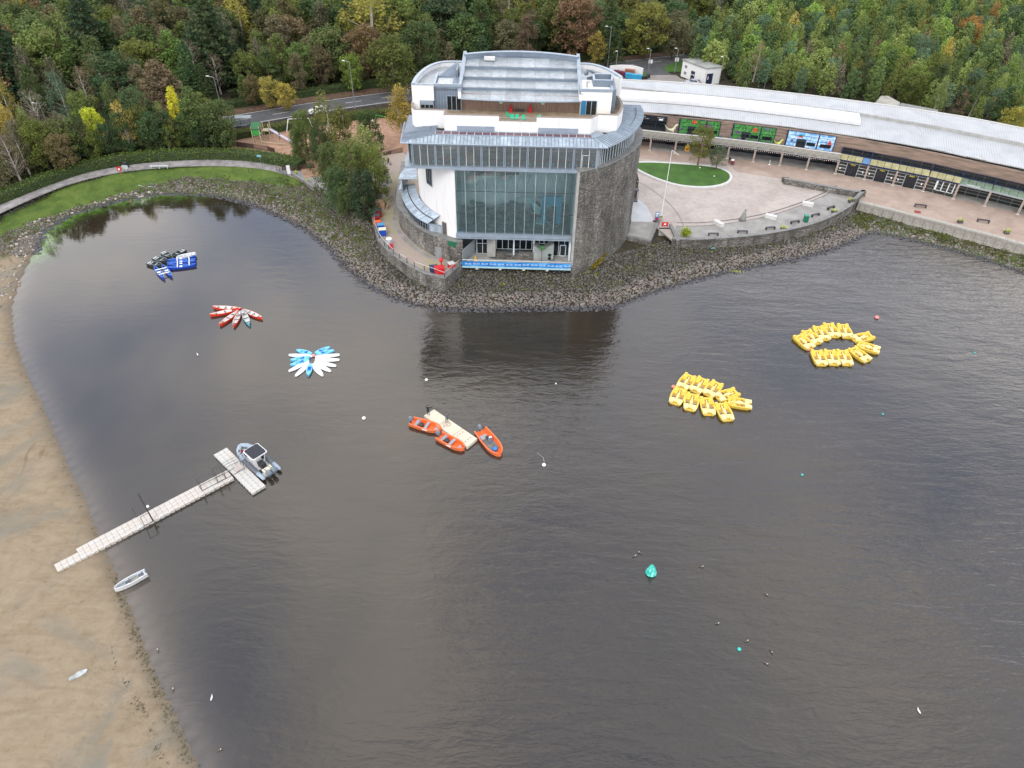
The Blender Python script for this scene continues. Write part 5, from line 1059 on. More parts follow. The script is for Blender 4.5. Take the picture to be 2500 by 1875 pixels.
def skinned(vs, es, rd, name, mats, zone, loc, rz, s_, parent=None, label=None, cat=None, group=None, lev=1):
    me = bpy.data.meshes.new(name); me.from_pydata(vs, es, []); o = bpy.data.objects.new('tmp', me); COL.objects.link(o)
    md = o.modifiers.new('s', 'SKIN'); md.use_smooth_shade = True
    for v_, r_ in zip(me.skin_vertices[0].data, rd): v_.radius = (r_, r_) if not hasattr(r_, '__len__') else r_
    me.skin_vertices[0].data[0].use_root = True
    o.modifiers.new('u', 'SUBSURF').levels = lev; bpy.context.view_layer.update()
    m2 = bpy.data.meshes.new_from_object(o.evaluated_get(bpy.context.evaluated_depsgraph_get())); bpy.data.objects.remove(o); m2.name = name
    m2.materials.clear()
    for m_ in mats: m2.materials.append(m_)
    if zone:
        for p in m2.polygons: p.material_index = zone(p.center)
    return place(m2, name, parent, loc, rz, scale=s_, label=label, cat=cat, group=group)
s_, p, a = uppos(1637, 0); dino((p[0]+.3, p[1]-1.6, 6.0), .3, 1.25, pm('dino_cream', (.55, .53, .36), .7, .3, 6, col2=(.7, .68, .5)), 'cream and olive dinosaur figure with raised tail on the arcade balcony')
s_, p, a = uppos(1900, 0); dino((p[0], p[1]-1.6, 6.0), .2, .85, pm('dino_lime', (.48, .55, .10), .7, .2, 4), 'lime yellow long-necked dinosaur figure at the right end of the balcony')
# bunting strip under the balcony
bu = MB(); br2 = resample(offset(BAL, -.12), .22)
for i in range(0, len(br2)-1, 2): a, b_ = br2[i], br2[i+1]; z = 5.42-.05*math.sin(i*.5); bu.add([(*a, z), (*b_, z), ((a[0]+b_[0])/2, (a[1]+b_[1])/2, z-.2)], [(0, 1, 2)], i//2 % 2)
bu.build('bunting', [M['white_plastic'], pm('bunting_pink', (.75, .5, .5), .6)], arc)
# rear annexes on the woodland side
r = thing('flat_roof_annex', 'low grey flat-roofed annex sticking out behind the white arcade roof', 'building', (0, 0, 0))
q = [xy(W(u, v, 10.3)) for u, v in [(2132,257),(2150,234),(2168,234),(2198,250),(2190,266)]]
MB().prism(q, 3, 10.2).build('walls', M['concrete'], r); MB().prism(offset(q, -.1, True), 10.2, 10.35).build('roof', pm('roof_mossy', (.30, .29, .24), .9, .25, .4), r)
q = [xy(W(u, v, 9.8)) for u, v in [(2195,257),(2200,251),(2290,268),(2290,280),(2400,300),(2480,322),(2420,310),(2190,270)]]
r = thing('service_roof', 'narrow dark service roof along the back edge of the arcade', 'building', (0, 0, 0)); MB().prism(q, 6, 9.7).build('walls', M['concrete'], r); MB().prism(q, 9.7, 9.8).build('roof', M['coping'], r)
# white utility hut
r = thing('utility_hut', 'small white utility building with flat grey roof and navy doors by the junction', 'building', (0, 0, 0))
A_, B_, C_ = xy(W(1661, 180, G+.0)), xy(W(1715, 208, G)), xy(W(1754, 204, G))
A_ = xy(W(1661.5, 186, G)); B_ = xy(W(1717, 207.5, G)); dx = Vector(C_)-Vector(B_); D_ = tuple(Vector(A_)+dx)
hp = [A_, B_, C_, D_]; MB().prism(hp, G, G+4.3).build('walls', M['render_white'], r); MB().prism(offset(hp, -.25, True), G+4.3, G+4.55).build('roof', pm('felt_grey', (.26, .27, .25), .8, .25, .5), r)
pm('navy_door', (.012, .02, .055), .5)
def onwall(a, b_, s0, s1, z0, z1, mat, nm, e=.06):
    a, b_ = Vector(a), Vector(b_); d = (b_-a); L = d.length; ang = math.atan2(d.y, d.x); o = MB().box(L*s0, L*s1, -e, .02, z0, z1).build(nm, mat, r, loc=(a.x, a.y, G)); o.rotation_euler = (0, 0, ang); return o, L, ang
o, L, ang = onwall(A_, B_, .42, .58, 0, 2.5, M['navy_door'], 'door'); MB().box(L*.45, L*.49, -.08, -.061, 1.4, 1.7).box(L*.52, L*.56, -.08, -.061, 1.4, 1.7).build('notice', M['white_plastic'], o)
onwall(A_, B_, .12, .22, 2.6, 3.3, pm('louvre', (.2, .2, .2), .6), 'louvre'); onwall(A_, B_, .12, .22, .9, 1.6, M['louvre'], 'louvre')
o, L, ang = onwall(B_, C_, .12, .52, 0, 2.9, M['navy_door'], 'door'); MB().box(L*.2, L*.24, -.08, -.061, 1.3, 2.2).build('notice', M['white_plastic'], o)
# promenade edge: coping blocks one by one along the quay wall
pe3 = smooth(prom_edge, 2); qw = thing('quay_wall', 'long stone quay wall of weathered blocks below the pink promenade', 'wall', (0, 0, 0))
MB().wall(offset(pe3, -.9), .2, G-.35, .8).build('wall', M['rubble_stone'], qw)
pm('block_stone', (.33, .31, .27), .9, .25, 1.5, .2)
bl = resample(offset(pe3, -.05), 1.15)
for a, b_ in zip(bl[:-1], bl[1:]):
    ang = math.atan2(b_[1]-a[1], b_[0]-a[0]); L = math.dist(a, b_); j_ = rr.uniform(-.03, .03)
    o = MB().box(.02, L-.02, -1.15+j_, .0, -.4, .06+j_).build('coping_block', M['block_stone'], qw, loc=(a[0], a[1], G)); o.rotation_euler = (0, 0, ang)
bl = resample(offset(pe3, -1.0), 1.6)
for k, (a, b_) in enumerate(zip(bl[:-1], bl[1:])):
    ang = math.atan2(b_[1]-a[1], b_[0]-a[0]); L = math.dist(a, b_)
    for z_ in (0, 1): o = MB().box(.03, L-.03, -.25-.1*z_, .1, -1.15-.75*z_, -.45-.75*z_).build('facing_block', M['block_stone'], qw, loc=(a[0], a[1], G)); o.rotation_euler = (0, 0, ang)
# plaza lake wall, step pier, dark planter wall
r = thing('lake_wall', 'curved rubble stone wall along the lake side of the grey crescent with flat coping', 'wall', (0, 0, 0))
MB().wall(lakewall, .3, G+.32, .5).build('wall', M['rubble_stone'], r); MB().wall(offset(lakewall, -.08), G+.32, G+.42, .7).build('coping', M['coping'], r)
lw2 = [xy(W(u, v, G+.3)) for u, v in [(1634,548),(1652,588)]]; MB().wall(lw2, .3, G+.3, .5).build('wall', M['rubble_stone'], r); MB().wall(offset(lw2, -.05), G+.3, G+.4, .6).build('coping', M['coping'], r)
r = thing('step_pier', 'grey topped stone pier between the tower and the lake steps', 'wall', (0, 0, 0))
pq = [xy(W(u, v, G)) for u, v in [(1524,578),(1588,591),(1609,545),(1541,541),(1536,560)]]
MB().prism(pq, .3, G+.02).build('walls', M['rubble_stone'], r); MB().prism(pq, G+.021, G+.05).build('top', M['paving_grey'], r)
MB().wall(pq[:3], G+.0, G+.35, .45).build('parapet', M['coping'], r)
st_ = thing('lake_steps', 'flight of grey stone steps going down to the boulders beside the pier', 'steps', (0, 0, 0))
a_, b_ = Vector(W(1609, 556, G)), Vector(W(1635, 556, G)); dr = (Vector(W(1622, 585, G))-Vector(W(1622, 556, G))).normalized()
for k in range(8):
    c0 = a_+dr*(.42*k); c1 = b_+dr*(.42*k); MB().slab([(c0.x, c0.y, G-.2*k), (c0.x+dr.x*.45, c0.y+dr.y*.45, G-.2*k), (c1.x+dr.x*.45, c1.y+dr.y*.45, G-.2*k), (c1.x, c1.y, G-.2*k)][::-1], .6).build('step', M['concrete'], st_)
r = thing('plaza_wall', 'dark rubble stone wall turning the corner between promenade and plaza', 'wall', (0, 0, 0))
for pl in ([(1915,436),(2085,467),(2112,467)], [(2112,467),(2090,489)]):
    q = [xy(W(u, v, G+1.0)) for u, v in pl]; MB().wall(q, 1.5, G+1.15, -.55).build('wall', M['rubble_stone'], r); MB().wall(offset(q, .06), G+1.15, G+1.26, -.7).build('coping', M['coping'], r)
# ================================================================== TREES
def foliage(name, rough=.75, transl=.42):
    m = bpy.data.materials.new(name); m.use_nodes = True; t = m.node_tree; t.nodes.clear(); o = N(t, 'ShaderNodeOutputMaterial')
    inf = N(t, 'ShaderNodeObjectInfo'); at = attr(t, 'leaf'); sp = N(t, 'ShaderNodeSeparateColor'); t.links.new(at.outputs['Color'], sp.inputs[0])
    # leaf colour: the tree's own colour, varied per clump in value (R) and towards yellow-brown (G)
    c = mixc(t, inf.outputs['Color'], sp.outputs['Red'], 1., 'MULTIPLY'); 
    br = N(t, 'ShaderNodeVectorMath', operation='SCALE'); t.links.new(inf.outputs['Color'], br.inputs[0]); t.links.new(sp.outputs['Red'], br.inputs['Scale'])
    c = mixc(t, br.outputs['Vector'], (.16, .13, .05), sp.outputs['Green'])
    d = N(t, 'ShaderNodeBsdfPrincipled'); d.inputs['Roughness'].default_value = rough; d.inputs['Specular IOR Level'].default_value = .25; t.links.new(c, d.inputs['Base Color'])
    tr = N(t, 'ShaderNodeBsdfTranslucent'); t.links.new(c, tr.inputs['Color']); mxs = N(t, 'ShaderNodeMixShader'); mxs.inputs[0].default_value = transl
    t.links.new(d.outputs[0], mxs.inputs[1]); t.links.new(tr.outputs[0], mxs.inputs[2]); t.links.new(mxs.outputs[0], o.inputs[0]); MATS[name] = m; return m
FOL = foliage('foliage'); pm('bark_brown', (.10, .075, .055), .95, .25, 3); pm('bark_birch', (.42, .38, .33), .8, .3, 4); pm('bark_pine', (.22, .12, .07), .9, .25, 3)
def crown_cards(C, Rr, per, size, up=.5, flat=None, r=None, gy=.06):
    per = int(per*1.45); size *= .8
    """C clump centres, Rr clump radii -> card vertices/faces and clump colours"""
    n = len(C); P = np.repeat(C, per, 0); rr_ = np.repeat(Rr, per)[:, None]
    d = r.normal(size=(n*per, 3)); d /= np.linalg.norm(d, axis=1, keepdims=True); rad_ = r.uniform(.35, 1., (n*per, 1))**.5
    off = d*rad_*rr_
    if flat is not None: off[:, 2] *= flat
    P = P+off
    nrm = d*.9+r.normal(size=(n*per, 3))*.75; nrm[:, 2] += up; nrm /= np.linalg.norm(nrm, axis=1, keepdims=True)
    a = r.normal(size=(n*per, 3)); u = np.cross(nrm, a); u /= np.linalg.norm(u, axis=1, keepdims=True)+1e-9; v = np.cross(nrm, u)
    s = size*r.uniform(.55, 1.35, (n*per, 1)); V = np.stack([P-u*s*.5, P+v*s*.34, P+u*s*.5, P-v*s*.34], 1).reshape(-1, 3)
    val = np.repeat(r.uniform(.72, 1.28, n), per)*r.uniform(.85, 1.15, n*per); yel = np.repeat(np.clip(r.normal(gy, .16, n), 0, .8), per)
    col = np.repeat(np.stack([val, yel, val*0, val*0+1], -1), 4, 0)
    return V, np.arange(len(V)).reshape(-1, 4), col
def make_tree(kind, seed):
    r = np.random.default_rng(seed); mb = MB(); rnd = random.Random(seed)
    # unit tree, height 1 m scaled later: here real sizes for a 10 m tree
    if kind == 'round':
        n = 95; th = r.uniform(0, 2*pi, n); z = r.uniform(-1, 1, n); q = np.sqrt(1-z*z); rad_ = r.uniform(.55, 1., n)**.6
        C = np.stack([q*np.cos(th)*2.9*rad_, q*np.sin(th)*2.9*rad_, 5.3+z*4.4*rad_], -1); C[:, :2] *= (1+.12*np.sin(3*th+seed))[:, None]; C += r.normal(0, .25, C.shape); Rr = r.uniform(.55, 1.05, n); per, size, up, flat = 34, .42, .5, .8
    elif kind == 'tall':
        n = 95; z = r.uniform(0, 1, n); w = 2.1*np.sin(pi*np.clip(z*.86+.12, 0, 1))**.8*(1.12-.5*z); th = r.uniform(0, 2*pi, n); rad_ = r.uniform(.45, 1, n)**.6
        C = np.stack([w*np.cos(th)*rad_, w*np.sin(th)*rad_, 1.0+z*9.0], -1)+r.normal(0, .2, (n, 3)); Rr = r.uniform(.45, .9, n); per, size, up, flat = 32, .38, .4, .95
    elif kind == 'birch':
        n = 85; z = r.uniform(0, 1, n); w = 2.3*(np.sin(pi*np.clip(z*.74+.2, 0, 1))**.7)*(1.05-.28*z); th = r.uniform(0, 2*pi, n); rad_ = r.uniform(.25, 1, n)
        C = np.stack([w*np.cos(th)*rad_, w*np.sin(th)*rad_, 1.6+z*8.0], -1); Rr = r.uniform(.35, .7, n); per, size, up, flat = 26, .3, .1, 1.7
    elif kind == 'conifer':
        lv = 17; C = []; 
        for k in range(lv):
            z = 1.0+k*(8.8/lv); w = 2.5*(1-k/lv)**.85+.12; m_ = max(4, int(9*(1-k/lv)+4))
            for j in range(m_):
                a = 2*pi*j/m_+k*.7+r.uniform(-.2, .2); ww = w*r.uniform(.75, 1.1)
                for f_ in (.45, .95): C.append((ww*f_*math.cos(a), ww*f_*math.sin(a), z-.35*f_*(w/2.5)))
        C = np.array(C); n = len(C); Rr = r.uniform(.32, .6, n)*np.clip(1.15-C[:, 2]/14, .4, 1); per, size, up, flat = 14, .36, .25, .5
    elif kind == 'pine':
        n = 85; th = r.uniform(0, 2*pi, n); z = r.uniform(0, 1, n); w = 2.4*np.sqrt(np.clip(1-(z-.35)**2*1.9, 0, 1)); rad_ = r.uniform(.5, 1, n)
        C = np.stack([w*np.cos(th)*rad_, w*np.sin(th)*rad_, 1.9+z*8.0], -1); Rr = r.uniform(.5, .85, n); per, size, up, flat = 34, .30, .5, .75
    elif kind == 'alder':
        n = 170; th = r.uniform(0, 2*pi, n); z = r.uniform(0, 1, n); w = 3.1*(1-z*.55)*np.clip(z*7+.45, 0, 1)*(1+.18*np.sin(2*th+seed)+.15*np.sin(9*z+th)); rad_ = r.uniform(.4, 1, n)**.6
        C = np.stack([w*np.cos(th)*rad_, w*np.sin(th)*rad_, .6+z*9.2*(1-.12*rad_)], -1)+r.normal(0, .2, (n, 3)); Rr = r.uniform(.45, .85, n); per, size, up, flat = 36, .30, .3, 1.
    elif kind == 'bare':
        n = 60; th = r.uniform(0, 2*pi, n); z = r.uniform(0, 1, n); w = 2.4*np.sin(pi*np.clip(z*.7+.25, 0, 1)); rad_ = r.uniform(.4, 1, n)
        C = np.stack([w*np.cos(th)*rad_, w*np.sin(th)*rad_, 3.+z*6.6], -1); Rr = r.uniform(.4, .7, n); per, size, up, flat = 17, .26, .2, 1.
    V, F, col = crown_cards(C, Rr, per, size, up, flat, r, .1 if kind != 'conifer' else .02)
    cr_ = npmesh('crown', V, F, FOL, cols=dict(leaf=col))
    lean = r.normal(0, .25, 2); top = (lean[0], lean[1], 8.6 if kind != 'round' else 6.5)
    pts = [(0, 0, 0), (lean[0]*.2, lean[1]*.3, 2.5), (lean[0]*.6, lean[1]*.6, 5.5), top]; rd = [.2, .15, .1, .03]
    for a, b_, ra, rb in zip(pts[:-1], pts[1:], rd[:-1], rd[1:]): mb.tube(a, b_, ra, 6, r2=rb)
    sel_ = r.choice(n, min(n, 14 if kind != 'bare' else 34), replace=False)
    for j in sel_:
        c_ = C[j]; zb = max(1.2, min(7.6, c_[2]-np.hypot(c_[0], c_[1])*.9)); q = zb/8.6; st = (lean[0]*q, lean[1]*q, zb); mb.tube(st, tuple(c_), .055*(1.2-q), 4, r2=.015)
    bm = {'birch': 'bark_birch', 'bare': 'bark_birch', 'pine': 'bark_pine'}.get(kind, 'bark_brown')
    tr_ = mb.mesh('trunk', MATS[bm])
    return cr_, tr_
TM = {k: [make_tree(k, 10*i+j) for j in range(3)] for i, k in enumerate(['round', 'tall', 'birch', 'conifer', 'pine', 'bare', 'alder'])}
PAL = {'dark green': (.030, .052, .024), 'deep green': (.044, .074, .027), 'mid green': (.072, .104, .032), 'olive': (.085, .10, .025), 'olive brown': (.095, .088, .045), 'yellow-green': (.115, .145, .04), 'bright yellow': (.36, .36, .03), 'golden': (.21, .175, .04), 'rust brown': (.115, .078, .045), 'orange': (.22, .125, .035), 'blue-green': (.06, .098, .056), 'grey-brown': (.105, .092, .06), 'fresh green': (.11, .17, .035)}
KN = {'round': 'round tree', 'tall': 'tall tree', 'birch': 'birch', 'conifer': 'conifer', 'pine': 'pine', 'bare': 'bare birch', 'alder': 'alder'}
trees = []     # (x, y, z, kind, colour, height, width factor, zone, u, v)
def padd(u, v, h, kind, col, wf=1., zone='wood', lab=None, frac=.62):
    """tree whose crown middle stands at photo pixel u, v (2212-wide picture)"""
    p = Wk(u, v, G+h*frac); trees.append([p[0], p[1], G-.1, kind, col, h, wf, zone, u*K, v*K, lab])
# --- trees one can tell apart, left wood
big = [(95,115,17,'round','yellow-green',1.1,'great golden-green tree with rounded crown near the left edge of the wood'),(182,58,24,'conifer','dark green',1.3,'tall dark conifer right of the great golden tree'),(235,95,17,'conifer','deep green',1.4,None),(10,105,20,'conifer','dark green',1.3,'dark conifer cut by the left picture edge'),
(208,160,13,'bare','rust brown',1.4,'rust brown half-bare tree below the tall dark conifer'),(300,175,11,'round','olive brown',.9,None),(345,180,13,'tall','rust brown',1.5,'broad rust-brown tree in the middle of the left wood'),(372,118,14,'tall','fresh green',1.3,'fresh green tall tree behind the rust-brown one'),(450,55,24,'conifer','dark green',1.4,'dark conifer at the top edge left of the yellow birch'),(515,45,18,'birch','golden',1.4,None),(560,25,20,'conifer','dark green',1.2,None),(600,70,15,'birch','yellow-green',1.2,None),
(797,28,24,'birch','golden',1.6,'tall weeping golden birch at the top edge above the tower left'),(720,18,20,'birch','yellow-green',1.2,None),(680,40,17,'round','deep green',1.2,None),(740,75,13,'tall','yellow-green',1.,None),(845,120,15,'round','olive',1.3,None),(860,40,19,'round','mid green',1.2,None),(760,145,10,'round','fresh green',.9,None),(690,130,11,'round','olive brown',1.,None),(640,150,10,'tall','olive brown',1.,None),(580,190,8,'round','golden',1.,None),(545,185,8,'round','olive brown',1.,None),(615,200,7,'round','golden',1.1,'amber bush at the road edge under the left wood'),
(950,40,18,'round','dark green',1.3,None),(1040,55,16,'tall','deep green',1.2,None),(1140,75,13,'tall','rust brown',1.1,'reddish-brown tree right behind the middle of the tower roof'),(1250,40,18,'round','rust brown',1.2,None),(1215,30,18,'round','olive',1.2,None),(1320,40,20,'conifer','deep green',.9,'narrow deep-green conifer above the right end of the tower roof'),(1400,50,16,'round','olive',1.3,None),(1460,60,14,'round','olive brown',1.2,None),(1290,95,10,'round','golden',.8,None),(905,90,15,'round','deep green',1.2,None)]
for u, v, h, k, c, w, lab in big: padd(u, v, h, k, c, w, 'left wood', lab)
frontL = [(58,268,9,'birch','yellow-green',1.2,'lime-yellow birch behind the lakeside hedge, far left'),(200,262,9,'round','bright yellow',.75,'bright yellow maple right of the leaning pale birch trunk'.replace('right','left')),(378,228,10,'tall','bright yellow',.8,'brightest yellow crown beside the big green trees left of the road'),(410,240,11,'tall','mid green',1.5,'large green tree just right of the brightest yellow crown'),(460,262,10,'round','mid green',1.1,'dense green tree standing at the left end of the playground'),(255,262,10,'bare','golden',1.2,'half-bare birch with pale forked trunk between the green trees'),(300,290,8,'round','deep green',1.2,None),(140,310,8,'pine','dark green',1.3,None),(90,320,9,'round','mid green',1.2,None),(30,330,10,'round','olive',1.1,None),(10,260,10,'birch','golden',1.2,None),(20,400,8,'round','olive brown',1.,None),(60,360,8,'round','deep green',1.1,None),(230,300,8,'tall','deep green',1.1,None),(330,290,8,'round','deep green',1.1,None),(430,300,8,'round','deep green',1.1,None),(370,300,8,'round','deep green',1.1,None),(160,345,7,'round','deep green',1.,None),(110,375,6,'round','olive',1.,None),(280,320,6,'round','deep green',1.,None),(330,320,6,'round','olive',1.,None),(400,318,6,'round','dark green',1.,None),(455,318,6,'round','mid green',1.,None),
(5,200,10,'birch','golden',1.2,None),(120,290,10,'birch','grey-brown',1.,None),(350,255,9,'birch','yellow-green',1.,None),(180,230,10,'round','mid green',1.,None),(240,215,10,'birch','mid green',1.1,None),(70,230,11,'bare','grey-brown',1.3,None),(130,200,12,'birch','blue-green',1.2,None),(290,225,10,'pine','deep green',1.3,None)]
for u, v, h, k, c, w, lab in frontL: padd(u, v+5, h*1.12, k, c, w*.92, 'lakeside wood', lab)
clump = [(655,275,11,'alder','mid green',.95,'green alder at the left of the clump over the playground'),(706,262,15,'birch','yellow-green',1.15,'tallest yellow-green birch in the clump above the playground'),(690,300,11,'alder','deep green',.8,None),(740,275,12,'birch','olive',1.1,None),(795,272,11,'alder','deep green',.95,'dark green tree right of the tall birch by the playground'),(790,325,13,'birch','yellow-green',1.5,'yellow-green birch leaning over the path by the tower'),(866,232,12,'birch','golden',1.5,'golden weeping birch touching the left corner of the tower'),(712,345,11,'alder','mid green',.9,None),(755,350,13,'alder','mid green',1.05,'dense dark green alder between shore path and tower forecourt'),(806,362,12,'alder','olive',.85,None),(728,390,9,'alder','deep green',1.,None),(778,398,10,'alder','dark green',1.05,None),(745,425,6,'alder','mid green',1.,None),(640,300,8,'alder','mid green',.8,None)]
for u, v, h, k, c, w, lab in clump: padd(u, v, h, k, c, w, 'playground clump', lab)
rightT = [(2097,62,11,'round','orange',1.2,'large orange tree in the upper right of the young wood'),(2145,35,11,'birch','orange',1.,None),(2150,85,9,'round','bright yellow',.6,None),(1745,105,8,'bare','rust brown',1.2,'pinkish half-bare birch with pale stems in the middle of the right wood'),(2190,260,9,'round','golden',1.,None),(1530,125,7,'round','golden',.9,None),(1855,150,8,'birch','golden',1.,None),(1990,62,8,'round','orange',.5,None),(1500,80,9,'pine','blue-green',1.2,None)]
for u, v, h, k, c, w, lab in rightT: padd(u, v, h, k, c, w, 'young wood', lab)
hedge_px = [(-60,450),(-40,442),(0,428),(100,388),(200,356),(300,340),(400,334),(500,334),(560,339)]
hedge_ln = [xy(Wk(u, v, 3.3)) for u, v in hedge_px]
for t_ in trees:
    if t_[7] == 'lakeside wood':
        for _ in range(30):
            d_, i_ = pdist(hedge_ln, np.array([t_[0]]), np.array([t_[1]])); side = t_[1]-np.interp(t_[0], [p[0] for p in hedge_ln], [p[1] for p in hedge_ln])
            if side < 0 or d_[0] < t_[5]*.28*t_[6]+1.6: t_[1] += .6
            else: break
taken = [(t_[0], t_[1], t_[5]*.2) for t_ in trees]
def free(x, y, rmin):
    return all((x-a)**2+(y-b_)**2 > (max(rmin, 2.2)+c_*.35)**2 for a, b_, c_ in taken)
# --- fill the woods
roadline = [(p[0], p[1]) for p in fe]
road_y = lambda x: np.interp(x, [p[0] for p in fe], [p[1] for p in fe])
WL = [('round', 'deep green', 4), ('round', 'mid green', 4), ('tall', 'olive brown', 6), ('birch', 'grey-brown', 6), ('conifer', 'dark green', 3), ('round', 'olive', 5), ('conifer', 'deep green', 2), ('tall', 'olive', 4), ('birch', 'yellow-green', 3), ('round', 'rust brown', 2), ('bare', 'grey-brown', 2), ('tall', 'mid green', 4), ('round', 'olive brown', 3), ('birch', 'golden', 1), ('round', 'dark green', 3)]
WR = [('pine', 'blue-green', 7), ('birch', 'yellow-green', 8), ('round', 'yellow-green', 3), ('round', 'olive', 3), ('pine', 'deep green', 4), ('birch', 'mid green', 4), ('tall', 'mid green', 4), ('birch', 'olive', 3), ('tall', 'deep green', 4), ('bare', 'rust brown', 1), ('birch', 'grey-brown', 1), ('birch', 'golden', 1), ('round', 'fresh green', 2), ('birch', 'fresh green', 2)]
def pick(L, r):
    tot = sum(w for *_, w in L); q = r.random()*tot
    for k, c, w in L:
        q -= w
        if q <= 0: return k, c
    return L[0][:2]
R3 = random.Random(11)
left_poly = [xy(Wk(u, v, G)) for u, v in [(-60,300),(-60,470),(60,415),(150,376),(250,350),(330,340),(480,338),(492,262),(300,288),(100,318),(-60,340)]]
BKx = [p[0] for p in BK]; BKy = [p[1] for p in BK]
spots = []
for y0 in np.arange(150, 330, 6.6):
    for x0 in np.arange(-215, 60, 6.6):
        x, y = x0+R3.uniform(-2.3, 2.3), y0+R3.uniform(-2.3, 2.3)
        if y > road_y(x)+8.5: spots.append((x, y, 'left wood'))
for y0 in np.arange(120, 200, 4.6):
    for x0 in np.arange(-150, -50, 4.6):
        x, y = x0+R3.uniform(-1.6, 1.6), y0+R3.uniform(-1.6, 1.6)
        if bool(pip(left_poly, np.array([x]), np.array([y]))[0]) and y < road_y(x)-9 and y > np.interp(x, [p[0] for p in hedge_ln], [p[1] for p in hedge_ln])+5: spots.append((x, y, 'lakeside wood'))
rw_poly = [xy(W(u, v, G)) for u, v in [(1672,140),(1668,178),(1760,200),(1770,222),(1960,240),(2130,268),(2300,300),(2520,350)]]+[(230, 150), (260, 340), (30, 340)]
for y0 in np.arange(150, 330, 5.0):
    for x0 in np.arange(30, 225, 5.0):
        x, y = x0+R3.uniform(-1.8, 1.8), y0+R3.uniform(-1.8, 1.8)
        bx = np.interp(x, BKx, BKy) if x < BKx[-1] else BKy[-1]-(x-BKx[-1])*.4
        if bool(pip(rw_poly, np.array([x]), np.array([y]))[0]) and y > bx+5 and not (x < 62 and y < 195 and y < road_y(x)-6 and x < 50): spots.append((x, y, 'young wood' if y < road_y(min(x, 45))+15+max(0, x-45)*1.1 else 'left wood'))
R3.shuffle(spots)
fill = []
for x, y, zn in spots:
    if not free(x, y, 2.4 if zn != 'left wood' else 2.8): continue
    k, c = pick(WR if zn == 'young wood' else WL, R3)
    if zn == 'young wood': h = R3.uniform(7.5, 11.5); wf = R3.uniform(.85, 1.15)
    elif zn == 'lakeside wood': h = R3.uniform(7.5, 11); wf = R3.uniform(.85, 1.05)
    else:
        near = (y-road_y(x)); h = R3.uniform(10, 15)+(3 if near > 30 else 0)+(5 if k == 'conifer' and near > 20 else 0); wf = R3.uniform(.95, 1.35)
        if near < 13: h = R3.uniform(6, 9)
    if zn == 'young wood' and k in ('pine',): h *= .92
    u, v = proj((x, y, G+h*.6)); 
    if v < -130 or u < -110 or u > 2610: continue
    fill.append([x, y, G-.1, k, c, h, wf, zn, u, v, None]); taken.append((x, y, h*.12))
# nearest and largest in view become individuals, the rest one background mass
def size_px(t_): return t_[5]*t_[6]*F_PX/math.hypot(t_[1], HC)*(1 if t_[9] > 0 else .3)
fill.sort(key=lambda t_: -size_px(t_)*(1 if 0 < t_[8] < 2500 else .5)); nI = 298-len(trees)
rest = fill[nI:]; trees += fill[:nI]
print('trees', len(trees), 'rest', len(rest))
# labels: kind, colour, wood, row from the front and place among its like
def rowname(t_):
    v = t_[9]; return ['topmost row', 'high row', 'upper row', 'middle row', 'lower row', 'lowest row'][int(np.clip((v+30)/70, 0, 5))]
ordn = ['first', 'second', 'third', 'fourth', 'fifth', 'sixth', 'seventh', 'eighth', 'ninth', 'tenth', 'eleventh', 'twelfth', 'thirteenth', 'fourteenth']
gr3 = {}
for t_ in trees:
    if not t_[10]: gr3.setdefault((t_[3], t_[4], t_[7], rowname(t_)), []).append(t_)
ZN = {'left wood': 'roadside wood', 'lakeside wood': 'hedge copse', 'playground clump': 'playground clump', 'young wood': 'arcade wood'}
for (k, c, zn, rn), L in gr3.items():
    L.sort(key=lambda t_: t_[8])
    for i, t_ in enumerate(L):
        pos_ = '' if len(L) == 1 else ((['left', 'right'][i] if len(L) == 2 else ordn[min(i, 13)])+' ')
        t_[10] = f'{pos_}{c} {KN[k]} in the {rn} of the {ZN[zn]}' if len(L) < 3 else f'{c} {KN[k]}, {pos_}from left in the {rn} of the {ZN[zn]}'
def put_tree(t_, i):
    x, y, z, k, c, h, wf, zn, u, v, lab = t_; cm, tm = TM[k][i % 3]
    r = place(None, {'conifer': 'conifer', 'pine': 'pine_tree', 'birch': 'birch_tree', 'bare': 'birch_tree'}.get(k, 'broadleaf_tree'), None, (x, y, z), R3.uniform(0, 6.28), label=lab, cat='tree', group='trees of the '+ZN[zn])
    s_ = h/10; r.scale = (s_*wf, s_*wf, s_); col = np.array(PAL[c])*R3.uniform(.8, 1.25)*np.array([R3.uniform(.88, 1.14), 1, R3.uniform(.85, 1.15)])*LEAF
    place(cm, 'crown', r, color=(*col, 1)); place(tm, 'trunk', r); return r
LEAF = 1.85
for i, t_ in enumerate(trees): put_tree(t_, i)
